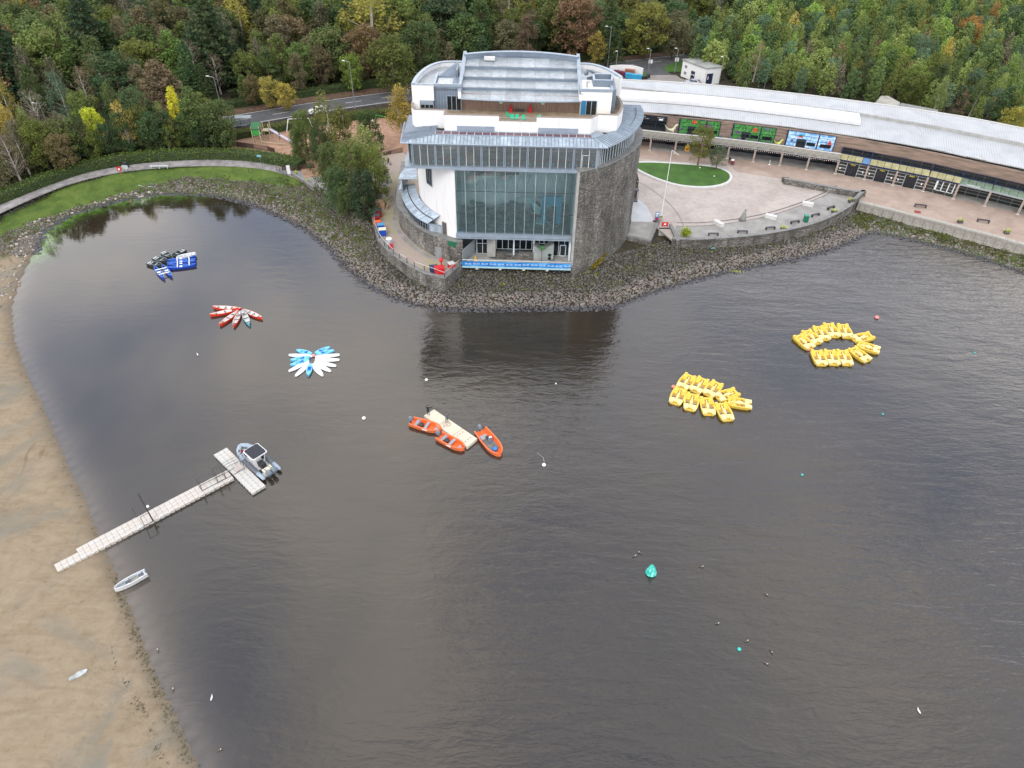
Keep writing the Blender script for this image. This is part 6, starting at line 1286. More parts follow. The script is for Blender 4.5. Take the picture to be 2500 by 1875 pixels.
def far_mass(name, lst, lab=None):
    Vs, Fs, Cs, n0 = [], [], [], 0
    for i, t_ in enumerate(lst):
        me = TM[t_[3]][i % 3][0]; nv = len(me.vertices); v = np.empty(nv*3, np.float32); me.vertices.foreach_get('co', v); v = v.reshape(-1, 4, 3)
        kk = rng.random(len(v)) < .42; v = v[kk]; c_ = v.mean(1, keepdims=True); v = c_+(v-c_)*1.5
        a = rng.uniform(0, 6.28); s_ = t_[5]/10; x = (v[..., 0]*math.cos(a)-v[..., 1]*math.sin(a))*s_*t_[6]+t_[0]; y = (v[..., 0]*math.sin(a)+v[..., 1]*math.cos(a))*s_*t_[6]+t_[1]; z = v[..., 2]*s_+t_[2]
        Vs.append(np.stack([x, y, z], -1).reshape(-1, 3)); m_ = len(v); Cs.append(np.tile(np.array(PAL[t_[4]])*LEAF*rng.uniform(.7, 1.2), (m_*4, 1)))
    V = np.concatenate(Vs); C = np.concatenate(Cs); C = np.concatenate([C, np.ones((len(C), 1))], 1)
    return place(npmesh(name, V, np.arange(len(V)).reshape(-1, 4), MATS['far_leaf'], cols=dict(tint=C)), name, kind='stuff')
m, t, b = newmat('far_leaf'); b.inputs['Roughness'].default_value = .8; b.inputs['Specular IOR Level'].default_value = .2; t.links.new(attr(t, 'tint').outputs['Color'], b.inputs['Base Color'])
if rest: far_mass('distant_wood', rest)
# undergrowth below the trees, hedges
def hedge(name, cl, w, h, col, lab, z=G, size=.3, dens=34, kind=None):
    pts = resample(cl, .5); P = []; r = np.random.default_rng(len(pts))
    L = offset(cl, w/2-.1); Rr = offset(cl, -w/2+.1); core = MB(); n = len(cl); vs = []
    for i in range(n): vs += [(*L[i], z-.3), (*Rr[i], z-.3), (*Rr[i], z+h*.88), (*L[i], z+h*.88)]
    fs = []
    for i in range(n-1):
        for k in range(4): fs.append((4*i+k, 4*i+(k+1) % 4, 4*i+4+(k+1) % 4, 4*i+4+k))
    fs += [(3, 2, 1, 0), (4*n-4, 4*n-3, 4*n-2, 4*n-1)]
    core.add(vs, fs)
    for a, b_ in zip(pts[:-1], pts[1:]):
        d = Vector((b_[0]-a[0], b_[1]-a[1])).normalized(); nn = Vector((-d.y, d.x)); m_ = dens
        s_ = r.uniform(-.5, .5, m_); f_ = r.uniform(0, 1, m_); side = r.random(m_)
        X = np.where(side < .5, s_*w, np.where(side < .75, w/2, -w/2)); Z = np.where(side < .5, h+r.normal(0, .05, m_), r.uniform(.05, h, m_)); X = X+r.normal(0, .06, m_)
        P.append(np.stack([a[0]+(b_[0]-a[0])*f_+nn.x*X, a[1]+(b_[1]-a[1])*f_+nn.y*X, z+Z+.06*np.sin(a[0]*1.7)], -1))
    P = np.concatenate(P); V, F = leafcards(P, size, .6); val = np.repeat(r.uniform(.65, 1.35, len(P)), 4)
    cc = np.stack([val, np.repeat(np.clip(r.normal(.08, .12, len(P)), 0, .7), 4), val*0, val*0+1], -1)
    if kind: root = place(npmesh(name, V, F, FOL, cols=dict(leaf=cc)), name, kind=kind, color=(*col, 1)); return root
    root = thing(name, lab, 'hedge', (0, 0, 0)); place(npmesh('leaves', V, F, FOL, cols=dict(leaf=cc)), 'leaves', root, color=(*col, 1)); core.build('branches', pm('hedge_core', (.03, .05, .015), .9), root)
    return root
hedge('lakeside_hedge', smooth(gpx([(-40,442),(0,428),(100,388),(200,356),(300,340),(400,334),(500,334),(560,339),(620,350),(652,358)], 3.2), 2), 2.8, 1.7, (.12, .185, .035), 'long clipped green hedge following the curve of the shore path')
hedge('road_hedge', offset(fe, 6.0)[2:], 2.6, 1.6, (.07, .11, .03), 'low dark hedge along the far side of the road')
hedge('playground_hedge', smooth([xy(W(u, v, 3.6)) for u, v in [(560,330),(640,316),(708,304),(760,296),(850,283),(905,276),(950,274),(975,282),(985,300)]], 2), 2.0, 1.6, (.13, .16, .025), 'yellowing green hedge between playground and road')
# scrub and tufts on the banks
def tufts(poly, n, col, name, size=.3, hgt=.5, seed=1, z0=0, cl=7):
    r = np.random.default_rng(seed); pp_ = np.array([xy(p) for p in poly]); X = r.uniform(pp_[:, 0].min(), pp_[:, 0].max(), n*4); Y = r.uniform(pp_[:, 1].min(), pp_[:, 1].max(), n*4)
    ok = pip(poly, X, Y) & (np.sin(X*1.3+seed)*np.sin(Y*1.1+X*.4) > -.35); X, Y = X[ok][:n], Y[ok][:n]; Z, D1, _, In1 = hfun(X, Y); k = (~In1) & (D1 > 1.5); X, Y, Z = X[k], Y[k], Z[k]
    rr_ = r.uniform(.2, .75, len(X)); P = np.repeat(np.stack([X, Y, Z+z0], -1), cl, 0); d = r.normal(size=P.shape); d /= np.linalg.norm(d, axis=1, keepdims=True); P = P+d*np.repeat(rr_, cl)[:, None]*[1, 1, .6]; P[:, 2] = np.maximum(P[:, 2], np.repeat(Z, cl)+.05)+hgt*.3
    V, F = leafcards(P, size, .5); val = np.repeat(np.repeat(r.uniform(.6, 1.4, len(X)), cl), 4); yel = np.repeat(np.repeat(np.clip(r.normal(.12, .28, len(X)), 0, .8), cl), 4)
    return place(npmesh(name, V, F, FOL, cols=dict(leaf=np.stack([val, yel, val*0, val*0+1], -1))), name, kind='stuff', color=(*col, 1))
tufts(scrub_poly, 520, (.13, .14, .05), 'bank_scrub', .24, .3, seed=2); tufts(scrub2, 420, (.14, .135, .055), 'bank_scrub', .24, .3, seed=3); tufts(scrub3, 900, (.11, .14, .025), 'bank_scrub', .26, .3, seed=5)
fr_poly = gpx([(800,470),(830,560),(900,610),(990,640),(1240,600),(1300,590),(1400,545),(1460,560),(1700,540),(1850,480),(1850,520),(1700,555),(1500,590),(1380,620),(1100,640),(950,645),(850,600),(790,560)], 1.)
tufts(fr_poly, 170, (.12, .15, .02), 'bank_moss', .18, .05, seed=8, cl=9)
under = [xy(Wk(u, v, G)) for u, v in [(-60,460),(0,440),(150,380),(300,340),(480,335),(500,270),(300,290),(-60,350)]]
tufts(under, 5000, (.035, .06, .02), 'undergrowth', .6, .8, seed=12, cl=8)
u2 = [(p[0], p[1]) for p in offset(fe, 7.5)]+[(60, 330), (-230, 330)]; tufts(u2, 7000, (.03, .05, .018), 'undergrowth', 1.0, 1.4, seed=13, cl=7)
tufts(rw_poly, 6000, (.035, .065, .02), 'undergrowth', .8, 1.2, seed=14, cl=7)
# two trees on the lawn
def lawn_tree(u, v, h, wf, lab, k, c, nm):
    p = W(u, v, G+.2); t_ = [p[0], p[1], G+.2, k, c, h, wf, 'young wood', u, v, lab]; r = put_tree(t_, 1); r.name = nm; del r['group']; return r
lawn_tree(1703, 404, 8.6, 1.3, 'slender pine with tall trunk standing on the plaza lawn', 'pine', 'olive', 'pine_tree')
lawn_tree(1748, 412, 4.9, 1.6, 'shorter bluish pine on the plaza lawn beside the slender one', 'pine', 'blue-green', 'pine_tree')
p = W(1673, 577, G); tufts([(p[0]-1, p[1]-1), (p[0]+1, p[1]-1), (p[0]+1, p[1]+1), (p[0]-1, p[1]+1)], 0, (0, 0, 0), 'x', seed=1) if False else None
r_ = np.random.default_rng(4); P = np.array([p[0], p[1], G+.9])+r_.normal(0, .42, (420, 3))*[1, 1, .75]; V, F = leafcards(P, .26, .4); vv = np.repeat(r_.uniform(.7, 1.3, 420), 4)
sbr = thing('yellow_shrub', 'round yellow-green shrub at the left end of the grey lakeside terrace', 'shrub', (0, 0, 0)); place(npmesh('foliage', V, F, FOL, cols=dict(leaf=np.stack([vv, vv*0, vv*0, vv*0+1], -1))), 'foliage', sbr, color=(.30, .36, .03, 1)); MB().tube((p[0], p[1], G), (p[0], p[1], G+.6), .3, 8).build('pot', M['steel_dark'], sbr)
yc = thing('wall_creeper', 'yellow creeper climbing the foot of the stone drum on the bank', 'plant', (0, 0, 0)); Pp = []
for k in range(700): q = R3.random(); u = 1448+q*32+R3.uniform(-6, 6); vv_ = 655-q*36-R3.random()*18*q; w_ = W(u, vv_, 1.9+1.6*q*R3.random()); Pp.append(w_)
Pp = np.array(Pp); V, F = leafcards(Pp, .3, .3); vv = np.repeat(r_.uniform(.7, 1.3, 700), 4); place(npmesh('foliage', V, F, FOL, cols=dict(leaf=np.stack([vv, vv*.2, vv*0, vv*0+1], -1))), 'foliage', yc, color=(.30, .24, .02, 1))
# ================================================================== BOATS AND FLOATING THINGS
pm('orange_hull', (.72, .17, .06), .4, .06, 1.5); pm('orange_in', (.80, .13, .02), .5, .08, 2); pm('bench_grey', (.30, .32, .34), .6, .1); pm('motor_grey', (.16, .20, .24), .35, .1); pm('tank_black', (.03, .03, .032), .5)
pm('dark_hull', (.045, .06, .06), .4, .15); pm('dark_rim', (.30, .35, .34), .5, .1); pm('bench_pale', (.52, .55, .56), .6, .1); pm('grp_white', (.62, .63, .62), .4, .05); pm('grp_in', (.42, .46, .48), .5, .08)
pm('canoe_red', (.66, .05, .02), .4, .08); pm('canoe_teal', (.05, .40, .48), .4, .08); pm('canoe_in', (.68, .64, .60), .6, .1); pm('kayak_blue', (.16, .50, .72), .4, .08); pm('raft_blue', (.01, .055, .42), .35, .1); pm('raft_in', (.03, .16, .55), .5, .1)
pm('pedal_yellow', (.72, .50, .07), .42, .1); pm('pedal_pale', (.78, .66, .28), .45, .05); pm('pedal_well', (.38, .27, .17), .7, .2); pm('rib_tube', (.30, .37, .44), .45, .06); pm('rib_tube_dark', (.10, .11, .13), .55, .08); pm('dock_cube', (.50, .49, .455), .75, .14, 2.5); pm('dock_warm', (.50, .46, .41), .75, .12, 2.5); pm('deck_cream', (.60, .54, .42), .8, .08, 1.2); pm('pink', (.80, .26, .22), .5); pm('buoy_teal', (.03, .48, .42), .5, .1)
def hull(L, Wd, H, wf, sheer=lambda s: 0, fl=.1, gun=.07, draft=.1, n=16, flare=.78):
    """open boat: skin slots 0 outside, 1 inside, 2 gunwale; x from stern to bow"""
    mb = MB(); rings = []
    for i in range(n+1):
        s = i/n; x = -L/2+L*s; w = max(.012, wf(s)*Wd/2); z = H+sheer(s); g = min(gun, w*.6); dr = draft*(1-.6*max(0, s-.75)/.25); b_ = w*flare
        rings.append([(x, -w, z), (x, -b_, -dr*.3), (x, 0, -dr), (x, b_, -dr*.3), (x, w, z), (x, w-g, z), (x, max(.004, b_-g), fl), (x, -max(.004, b_-g), fl), (x, -(w-g), z)])
    mis = [0, 0, 0, 0, 2, 1, 1, 1, 2]
    mb.loft(rings, mis=mis, cap=True); return mb
def boatfn(bow=.62, stern=.86, p=2.): return lambda s: (stern+(1-stern)*min(1, s/.35)) if s < bow else max(0, 1-((s-bow)/(1-bow))**p)**.6
def canoefn(s): return math.sin(pi*min(1, max(0, s*.98+.01)))**.62
def from2(a, b_, z=0):       # stern pixel, bow pixel -> centre, heading, length
    p, q = Vector(W(*a, z)), Vector(W(*b_, z)); return (p+q)/2, math.atan2(q.y-p.y, q.x-p.x), (q-p).length
def outboard(parent, x, y=0, z=.45, s=1.):
    o = MB().loft([[(x-.3*s, y-.14*s, z), (x+.1*s, y-.12*s, z), (x+.1*s, y+.12*s, z), (x-.3*s, y+.14*s, z)], [(x-.36*s, y-.17*s, z+.3*s), (x+.1*s, y-.14*s, z+.3*s), (x+.1*s, y+.14*s, z+.3*s), (x-.36*s, y+.17*s, z+.3*s)], [(x-.26*s, y-.1*s, z+.5*s), (x+.02*s, y-.09*s, z+.5*s), (x+.02*s, y+.09*s, z+.5*s), (x-.26*s, y+.1*s, z+.5*s)]]).build('outboard_motor', MATS['motor_grey'], parent)
    MB().box(x-.16*s, x-.02*s, y-.05*s, y+.05*s, -.3, z).build('shaft', MATS['steel_dark'], o); MB().tube((x+.05, y, z+.25*s), (x+.75*s, y+.1, z+.35*s), .03).build('tiller', MATS['steel_dark'], o)
# --- three orange work boats
def orange_boat(a, b_, lab, kind=0):
    c, h, L = from2(a, b_, .45); r = thing('work_boat', lab, 'boat', (c.x, c.y, 0), h, 'orange work boats at the floating platform')
    wd_ = L*.40
    hull(L, wd_, .55, boatfn(.55, .88, 2.2), lambda s: .12*max(0, s-.6), .14, .17, .12, 18, .86).build('hull', [MATS['orange_hull'], MATS['orange_in'], MATS['orange_hull']], r, smooth=False)
    MB().box(-L/2+.02, -L/2+.22, -wd_*.40, -wd_*.14, .3, .62).box(-L/2+.02, -L/2+.22, wd_*.14, wd_*.40, .3, .62).build('transom_corner', MATS['orange_hull'], r, kind='stuff') if False else None
    if kind == 0:
        for x in (-L*.30, L*.02): MB().box(x-.2, x+.2, -wd_*.40, wd_*.40, .36, .44).build('bench', MATS['bench_grey'], r)
        MB().ball((-L*.14, -wd_*.1, .45), .36, 1.1, 1, .75, 12, 8).build('fuel_tank', MATS['tank_black'], r); MB().tube((-L*.22, -wd_*.2, .55), (-L*.20, wd_*.3, .6), .03).build('oar', MATS['steel'], r)
        MB().slab([(L*.28, -.35, .3), (L*.42, 0, .36), (L*.28, .35, .3)], .06).build('bow_plate', MATS['bench_grey'], r); MB().box(-L*.05, L*.12, -wd_*.5-.005, -wd_*.47, .3, .48).build('nameplate', MATS['white_plastic'], r)
    else:
        MB().box(-L*.22, L*.25, -wd_*.3, wd_*.3, .15, .2).build('floor_mat', pm('mat_grey', (.16, .17, .17), .8, .2, 3), r)
        MB().box(-L*.28, -L*.14, -wd_*.36, wd_*.1, .2, .5).build('seat_box', MATS['bench_grey'], r); MB().ball((-L*.15, wd_*.02, .5), .28, 1, 1, .8).build('fuel_tank', MATS['tank_black'], r)
        MB().box(-.2, .1, -.2, .25, .2, .95).box(.1, .16, -.18, .22, .8, 1.2).build('console', MATS['motor_grey'], r); MB().box(-.55, -.25, .1, .45, .3, .8).build('white_crate', MATS['white_plastic'], r)
        MB().box(L*.22, L*.32, -.35, .1, .2, .5).build('blue_crate', pm('crate_blue', (.03, .20, .55), .5), r); MB().path([(L*.1, .3, .25), (L*.2, -.2, .27), (L*.28, .35, .27), (L*.35, 0, .3)], .03).build('rope', MATS['tank_black'], r)
    outboard(r, -L/2+.05, .0, .5, 1.25); return r
orange_boat((1004, 1027), (1078, 1048), 'left orange boat moored under the two standing men, dark tank amidships')
orange_boat((1071, 1062), (1134, 1094), 'middle orange boat alongside the cream platform, grey benches and black tank')
orange_boat((1172, 1048), (1222, 1109), 'right orange boat with console, blue crate and grey floor', 1)
# --- cream floating platform
q = [Vector(W(u, v, .45)) for u, v in [(1034.4, 1014.3), (1059, 999), (1166, 1071), (1140.8, 1091.5)]]
r = thing('floating_platform', 'cream floating work platform with the orange boats tied around it', 'pontoon', (0, 0, 0))
for i in range(3):
    s0, s1 = i/3+.004, (i+1)/3-.004; a, b_, c, d = q[0].lerp(q[3], s0), q[1].lerp(q[2], s0), q[1].lerp(q[2], s1), q[0].lerp(q[3], s1)
    MB().slab([tuple(a), tuple(d), tuple(c), tuple(b_)], .5).build('deck_section', MATS['deck_cream'], r)
for s_ in (.42, .72, .9):
    for k in range(3): p = q[0].lerp(q[3], s_).lerp(q[1].lerp(q[2], s_), .25+.25*k); MB().tube((p.x, p.y, .45), (p.x, p.y, .52), .07, 6).build('cleat', MATS['coping_brown'], r)
p = q[0].lerp(q[3], .42).lerp(q[1].lerp(q[2], .42), .55); MB().path([(p.x+.5*math.cos(a), p.y+.35*math.sin(a), .47) for a in np.linspace(0, 6, 16)], .02, 4).build('coiled_rope', MATS['old_wood'], r)
# --- people
SK, HAIR = pm('skin', (.52, .33, .24), .6), pm('hair_dark', (.04, .03, .025), .8)
def person(loc, rz, top, legs, lab, h=1.75, pose='stand', hair=None, cap=None):
    s_ = h/1.75
    J = {'pel': (0, 0, .95), 'sp': (0, .0, 1.2), 'ch': (0, 0, 1.4), 'nk': (0, .01, 1.52), 'hd': (0, .03, 1.62), 'ht': (0, .03, 1.72),
         'lh': (-.1, 0, .9), 'lk': (-.12, .04, .5), 'la': (-.13, -.01, .08), 'lt': (-.14, .14, .04), 'rh': (.1, 0, .9), 'rk': (.12, .02, .5), 'ra': (.14, -.03, .08), 'rt': (.15, .12, .04),
         'ls': (-.19, 0, 1.42), 'le': (-.27, 0, 1.15), 'lw': (-.24, .1, .9), 'lf': (-.23, .14, .8), 'rs': (.19, 0, 1.42), 're': (.27, 0, 1.15), 'rw': (.24, .1, .9), 'rf': (.23, .14, .8)}
    if pose == 'point': J.update(re=(.42, .2, 1.38), rw=(.5, .45, 1.42), rf=(.52, .55, 1.43), le=(-.3, .1, 1.18), lw=(-.1, .28, 1.15), lf=(-.02, .3, 1.15))
    if pose == 'hands': J.update(re=(.26, .05, 1.15), rw=(.12, .28, 1.1), rf=(.05, .33, 1.1), le=(-.26, .05, 1.15), lw=(-.1, .28, 1.08), lf=(-.03, .33, 1.08))
    if pose == 'lean': J.update(sp=(0, .2, 1.1), ch=(0, .42, 1.2), nk=(0, .52, 1.25), hd=(0, .6, 1.3), ht=(0, .66, 1.36), ls=(-.19, .42, 1.2), rs=(.19, .42, 1.2), le=(-.24, .6, 1.0), lw=(-.2, .75, .85), lf=(-.18, .82, .8), re=(.24, .6, 1.), rw=(.2, .78, .85), rf=(.18, .85, .8), lk=(-.13, .2, .5), rk=(.13, .18, .5))
    if pose == 'walk': J.update(lk=(-.1, .2, .5), la=(-.11, .22, .08), lt=(-.11, .36, .05), rk=(.1, -.05, .5), ra=(.11, -.3, .12), rt=(.11, -.18, .06))
    names = list(J); E_ = [('pel', 'sp'), ('sp', 'ch'), ('ch', 'nk'), ('nk', 'hd'), ('hd', 'ht'), ('pel', 'lh'), ('lh', 'lk'), ('lk', 'la'), ('la', 'lt'), ('pel', 'rh'), ('rh', 'rk'), ('rk', 'ra'), ('ra', 'rt'), ('ch', 'ls'), ('ls', 'le'), ('le', 'lw'), ('lw', 'lf'), ('ch', 'rs'), ('rs', 're'), ('re', 'rw'), ('rw', 'rf')]
    RD = dict(pel=.14, sp=.13, ch=.15, nk=.06, hd=.1, ht=.08, lh=.1, lk=.065, la=.045, lt=.04, rh=.1, rk=.065, ra=.045, rt=.04, ls=.07, le=.05, lw=.036, lf=.04, rs=.07, re=.05, rw=.036, rf=.04)
    zn = J['nk'][2]; hw = [Vector(J['lf']), Vector(J['rf'])]; nkv = Vector(J['nk']); hdv = Vector(J['hd'])
    def zone(c):
        if (c-hdv).length < .13 or (c.z > zn+.02 and pose != 'lean'): return 2
        if any((c-w_).length < .07 for w_ in hw): return 2
        if c.z < .1: return 3
        return 0 if c.z > .93 else 1
    r = thing('person', lab, 'person', loc, rz)
    skinned([J[n_] for n_ in names], [(names.index(a), names.index(b_)) for a, b_ in E_], [RD[n_] for n_ in names], 'body', [top, legs, SK, MATS['tank_black']], zone, (0, 0, 0), 0, s_, parent=r)
    hh = Vector(J['ht'])*s_; MB().ball((hh.x, hh.y-.02, hh.z), .115*s_, 1, 1.05, .8, 10, 7).build('hair', hair or HAIR, r)
    return r
blk, nvy, gry, mar = pm('cloth_black', (.018, .018, .022), .85), pm('cloth_navy', (.02, .025, .05), .85), pm('cloth_grey', (.10, .11, .12), .85), pm('cloth_maroon', (.16, .02, .03), .8)
w_ = W(1045.8, 1013.7, .47); person(w_, -.4, blk, blk, 'person in black raising one arm at the back corner of the platform', 1.8, 'point')
w_ = W(1091.4, 1031.5, .47); person(w_, .6, gry, blk, 'person in grey jacket and dark trousers standing mid platform', 1.8, 'hands')
w_ = W(684, 342, G+.05); person(w_, 2.5, pm('cloth_plum', (.10, .03, .08), .8), gry, 'person in plum jacket at the foot of the playground slide', 1.75, 'walk')
w_ = W(949, 404, G+.05); person(w_, 1.0, blk, blk, 'adult in black walking beside a child left of the tower', 1.75, 'walk')
w_ = W(954, 406.5, G+.05); person(w_, 1.0, pm('cloth_pale', (.5, .48, .5), .8), gry, 'small child in pale top with a scooter left of the tower', 1.2)
r = thing('scooter', 'child scooter held by the child in pale top left of the tower', 'scooter', W(955.5, 407.5, G+.05)); MB().tube((0, 0, .1), (0, 0, .8), .03).tube((-.2, 0, .8), (.2, 0, .8), .03).box(-.06, .06, -.6, .05, .06, .12).build('frame', MATS['tank_black'], r)
for y in (-.6, .08): MB().tube((-.03, y, .08), (.03, y, .08), .08, 10).build('wheel', MATS['tank_black'], r)
w_ = W(1779.5, 399, G+.05); person(w_, .4, blk, blk, 'person in black standing right of the lawn beside a pushchair', 1.7)
r = thing('pushchair', 'pushchair with white hood at the right tip of the lawn', 'pushchair', W(1787, 402, G)); MB().box(-.3, .3, -.45, .35, .4, .85).box(-.32, .32, .0, .4, .85, 1.1, 1).build('seat', [mar, MATS['white_plastic']], r); MB().tube((-.3, .3, .8), (-.3, .8, 1.05), .03).tube((.3, .3, .8), (.3, .8, 1.05), .03).tube((-.3, .8, 1.05), (.3, .8, 1.05), .03).build('handle', MATS['tank_black'], r)
for x in (-.3, .3):
    for y in (-.35, .35): MB().tube((x-.04, y, .14), (x+.04, y, .14), .14, 10).build('wheel', MATS['tank_black'], r)
# --- pedal boats
def pedal_mesh():
    root = thing('pedal_boat', 'x', 'pedal boat'); L, Wd = 3.3, 2.05
    n = 14; rings = []
    # outline: rounded front (+x end carries the notch), hull sides
    def wf(s): return .90+.10*math.sin(pi*s) if .06 < s < .92 else (.82 if s <= .06 else .80-.9*(s-.92))
    hull(L, Wd, .55, wf, lambda s: .10*math.sin(pi*min(1, s))+.06*(s < .1), .18, .2, .12, n, .9).build('hull', [MATS['pedal_yellow'], MATS['pedal_yellow'], MATS['pedal_yellow']], root)
    MB().box(.75, L/2+.02, -Wd*.42, -.32, .35, .72).build('bow_float', MATS['pedal_pale'], root); MB().box(.75, L/2+.02, .32, Wd*.42, .35, .72).build('bow_float', MATS['pedal_pale'], root); MB().box(.72, L/2-.35, -.34, .34, .3, .66).build('bow_deck', MATS['pedal_pale'], root)
    MB().box(-L/2+.12, -L/2+.42, -Wd*.4, Wd*.4, .3, .8).build('stern_deck', MATS['pedal_yellow'], root)
    MB().box(-L/2+.0, -L/2+.34, -Wd*.42, -Wd*.22, .5, .92).build('rear_horn', MATS['pedal_yellow'], root); MB().box(-L/2+.0, -L/2+.34, Wd*.22, Wd*.42, .5, .92).build('rear_horn', MATS['pedal_yellow'], root)
    for s_ in (-1, 1):
        y = s_*Wd*.27; MB().box(-.35, .7, y-.27, y+.27, .19, .22).build('foot_well', MATS['pedal_well'], root)
        MB().box(-1.1, -.45, y-.3, y+.3, .2, .52).loft([[(-1.15, y-.3, .5), (-1.0, y-.3, .5), (-1.0, y+.3, .5), (-1.15, y+.3, .5)], [(-1.28, y-.28, .9), (-1.16, y-.28, .9), (-1.16, y+.28, .9), (-1.28, y+.28, .9)]]).build('seat', MATS['pedal_yellow'], root)
        MB().tube((.35, y-.16, .42), (.35, y+.16, .42), .03, 5).box(.25, .45, y-.18, y-.08, .36, .4).box(.25, .45, y+.08, y+.18, .44, .48).build('pedals', MATS['tank_black'], root)
    MB().ball((-.0, 0, .55), .5, 1.15, .42, .85, 12, 8).build('wheel_hump', MATS['pedal_pale'], root); MB().box(-1.1, 1., -.1, .1, .3, .6).build('spine', MATS['pedal_pale'], root)
    MB().tube((-.35, 0, .6), (-.45, 0, .98), .025, 5).build('tiller', MATS['tank_black'], root)
    return root
pb = pedal_mesh(); first = True
def Z1(x, y, x0, y0, sc):
    return (x0+x/sc, y0+y/sc)
U = [((250,425),(530,660),'leftmost pedal boat of the upper oval'),((430,320),(690,560),'second pedal boat from the left along the top of the upper oval'),((670,220),(860,490),'third pedal boat along the top of the upper oval'),((900,160),(1070,425),'fourth pedal boat along the top of the upper oval'),((1210,180),(1340,440),'fifth pedal boat, right end of the top row of the upper oval'),((1850,410),(1470,490),'pedal boat at the upper right of the upper oval, pointing right'),((1530,590),(2030,730),'pedal boat furthest right in the upper oval'),((1390,670),(1800,960),'slanting pedal boat at the lower right of the upper oval'),((1190,715),(1345,1050),'right one of the three parallel pedal boats under the upper oval'),((920,710),(1060,1050),'middle one of the three parallel pedal boats under the upper oval'),((640,720),(790,1055),'left one of the three parallel pedal boats under the upper oval')]
Lw = [((610,235),(425,480),'top left pedal boat of the lower group beside the pink buoy'),((910,300),(715,570),'second pedal boat in the upper row of the lower group'),((1230,390),(1010,650),'third pedal boat in the upper row of the lower group'),((1660,590),(1220,720),'pedal boat lying sideways at the upper right of the lower group'),((1420,790),(2010,880),'pedal boat furthest right in the lower group, side on'),((410,500),(250,860),'bottom left pedal boat of the lower group'),((680,620),(590,1000),'second pedal boat in the bottom row of the lower group'),((950,700),(1045,1110),'third pedal boat in the bottom row of the lower group'),((1270,820),(1480,1240),'lowest pedal boat of the lower group, slanting down right')]
for lst, x0, y0, sc, g in ((U, 1920, 770, 8.848, 'yellow pedal boats in the upper oval'), (Lw, 1620, 890, 9.217, 'yellow pedal boats in the lower group')):
    for a, b_, lab in lst:
        c, h, L = from2(Z1(*a, x0, y0, sc), Z1(*b_, x0, y0, sc), .6); pos = (c.x, c.y, 0)
        if first: pb.location = pos; pb.rotation_euler = (0, 0, h); pb['label'] = lab; pb['group'] = g; pb.scale = (1, 1, .74); first = False
        else: dup(pb, pos, h, lab, g)
# --- red and teal canoes moored in a fan
def canoe(L, mo, mi_):
    r = thing('canoe', 'x', 'canoe'); hull(L, .95, .38, canoefn, lambda s: .16*abs(2*s-1)**3, .06, .05, .08, 18, .8).build('hull', [mo, mi_, mo], r)
    for x in (-L*.3, -L*.02, L*.22): MB().box(x-.09, x+.09, -.38, .38, .27, .31).build('seat', MATS['tank_black'], r)
    return r
cz = [((280,270),(1140,320),'topmost red canoe of the fan, white inside'),((170,540),(1230,320),'red canoe pointing furthest left in the fan'),((490,870),(1140,400),'third red canoe of the fan, pointing down left'),((960,920),(1190,430),'red canoe pointing straight down, next to the teal one'),((1930,640),(1310,370),'red canoe pointing right out of the fan')]
cn = None
for a, b_, lab in cz:
    c, h, L = from2(Z1(*a, 500, 730, 13.825), Z1(*b_, 500, 730, 13.825), .3)
    if cn is None: cn = canoe(5.2, MATS['canoe_red'], MATS['canoe_in']); cn.location = (c.x, c.y, 0); cn.rotation_euler = (0, 0, h); cn['label'] = lab; cn['group'] = 'red canoes moored in a fan'; cn.scale = (L/5.2, 1, 1)
    else: dup(cn, (c.x, c.y, 0), h, lab, scale=(L/5.2, 1, 1))
c, h, L = from2(Z1(1480,830,500,730,13.825), Z1(1290,430,500,730,13.825), .3); tcn = canoe(4.4, MATS['canoe_teal'], MATS['canoe_in']); tcn.location = (c.x, c.y, 0); tcn.rotation_euler = (0, 0, h); tcn['label'] = 'single teal canoe with white inside among the red ones'
for (x, y, l_) in ((1200,450,'left'), (1285,430,'right')): w_ = W(*Z1(x, y, 500, 730, 13.825), .3); MB().ball((w_[0], w_[1], .25), .42, 1, 1, .6, 14, 8).build('mooring_float', MATS['steel'], label=f'{l_} grey mooring float at the hub of the canoe fan', cat='float', group='grey floats at the canoe hub')
# --- paddle boards (white) and kayaks (blue) in a flower
def board():
    L = 3.6; r = thing('paddle_board', 'x', 'paddle board'); n = 14; rings = []
    for i in range(n+1):
        s = i/n; w = .42*max(.05, math.sin(pi*(.06+.9*s)))**.55; x = -L/2+L*s; rings.append([(x, -w, .12), (x, -w*.8, -.02), (x, w*.8, -.02), (x, w, .12), (x, w*.7, .24), (x, -w*.7, .24)])
    MB().loft(rings).build('deck', MATS['white_plastic'], r)
    for x in (-.9, .1): MB().ball((x, 0, .245), .09, 1, 1, .25, 8, 4).build('fitting', MATS['tank_black'], r)
    return r
def kayak():
    L = 3.2; r = thing('kayak', 'x', 'kayak'); hull(L, .85, .3, lambda s: max(.04, math.sin(pi*(.04+.92*s)))**.7, lambda s: .05*abs(2*s-1)**2, .1, .14, .08, 16, .8).build('hull', [MATS['kayak_blue']]*3, r)
    MB().box(-L*.46, -L*.2, -.18, .18, .22, .31).build('stern_deck', MATS['kayak_blue'], r); MB().box(L*.2, L*.44, -.18, .18, .22, .31).build('bow_deck', MATS['kayak_blue'], r)
    MB().box(-.45, .05, -.24, .24, .11, .16).box(-.5, -.4, -.22, .22, .12, .42).build('seat', MATS['raft_in'], r); return r
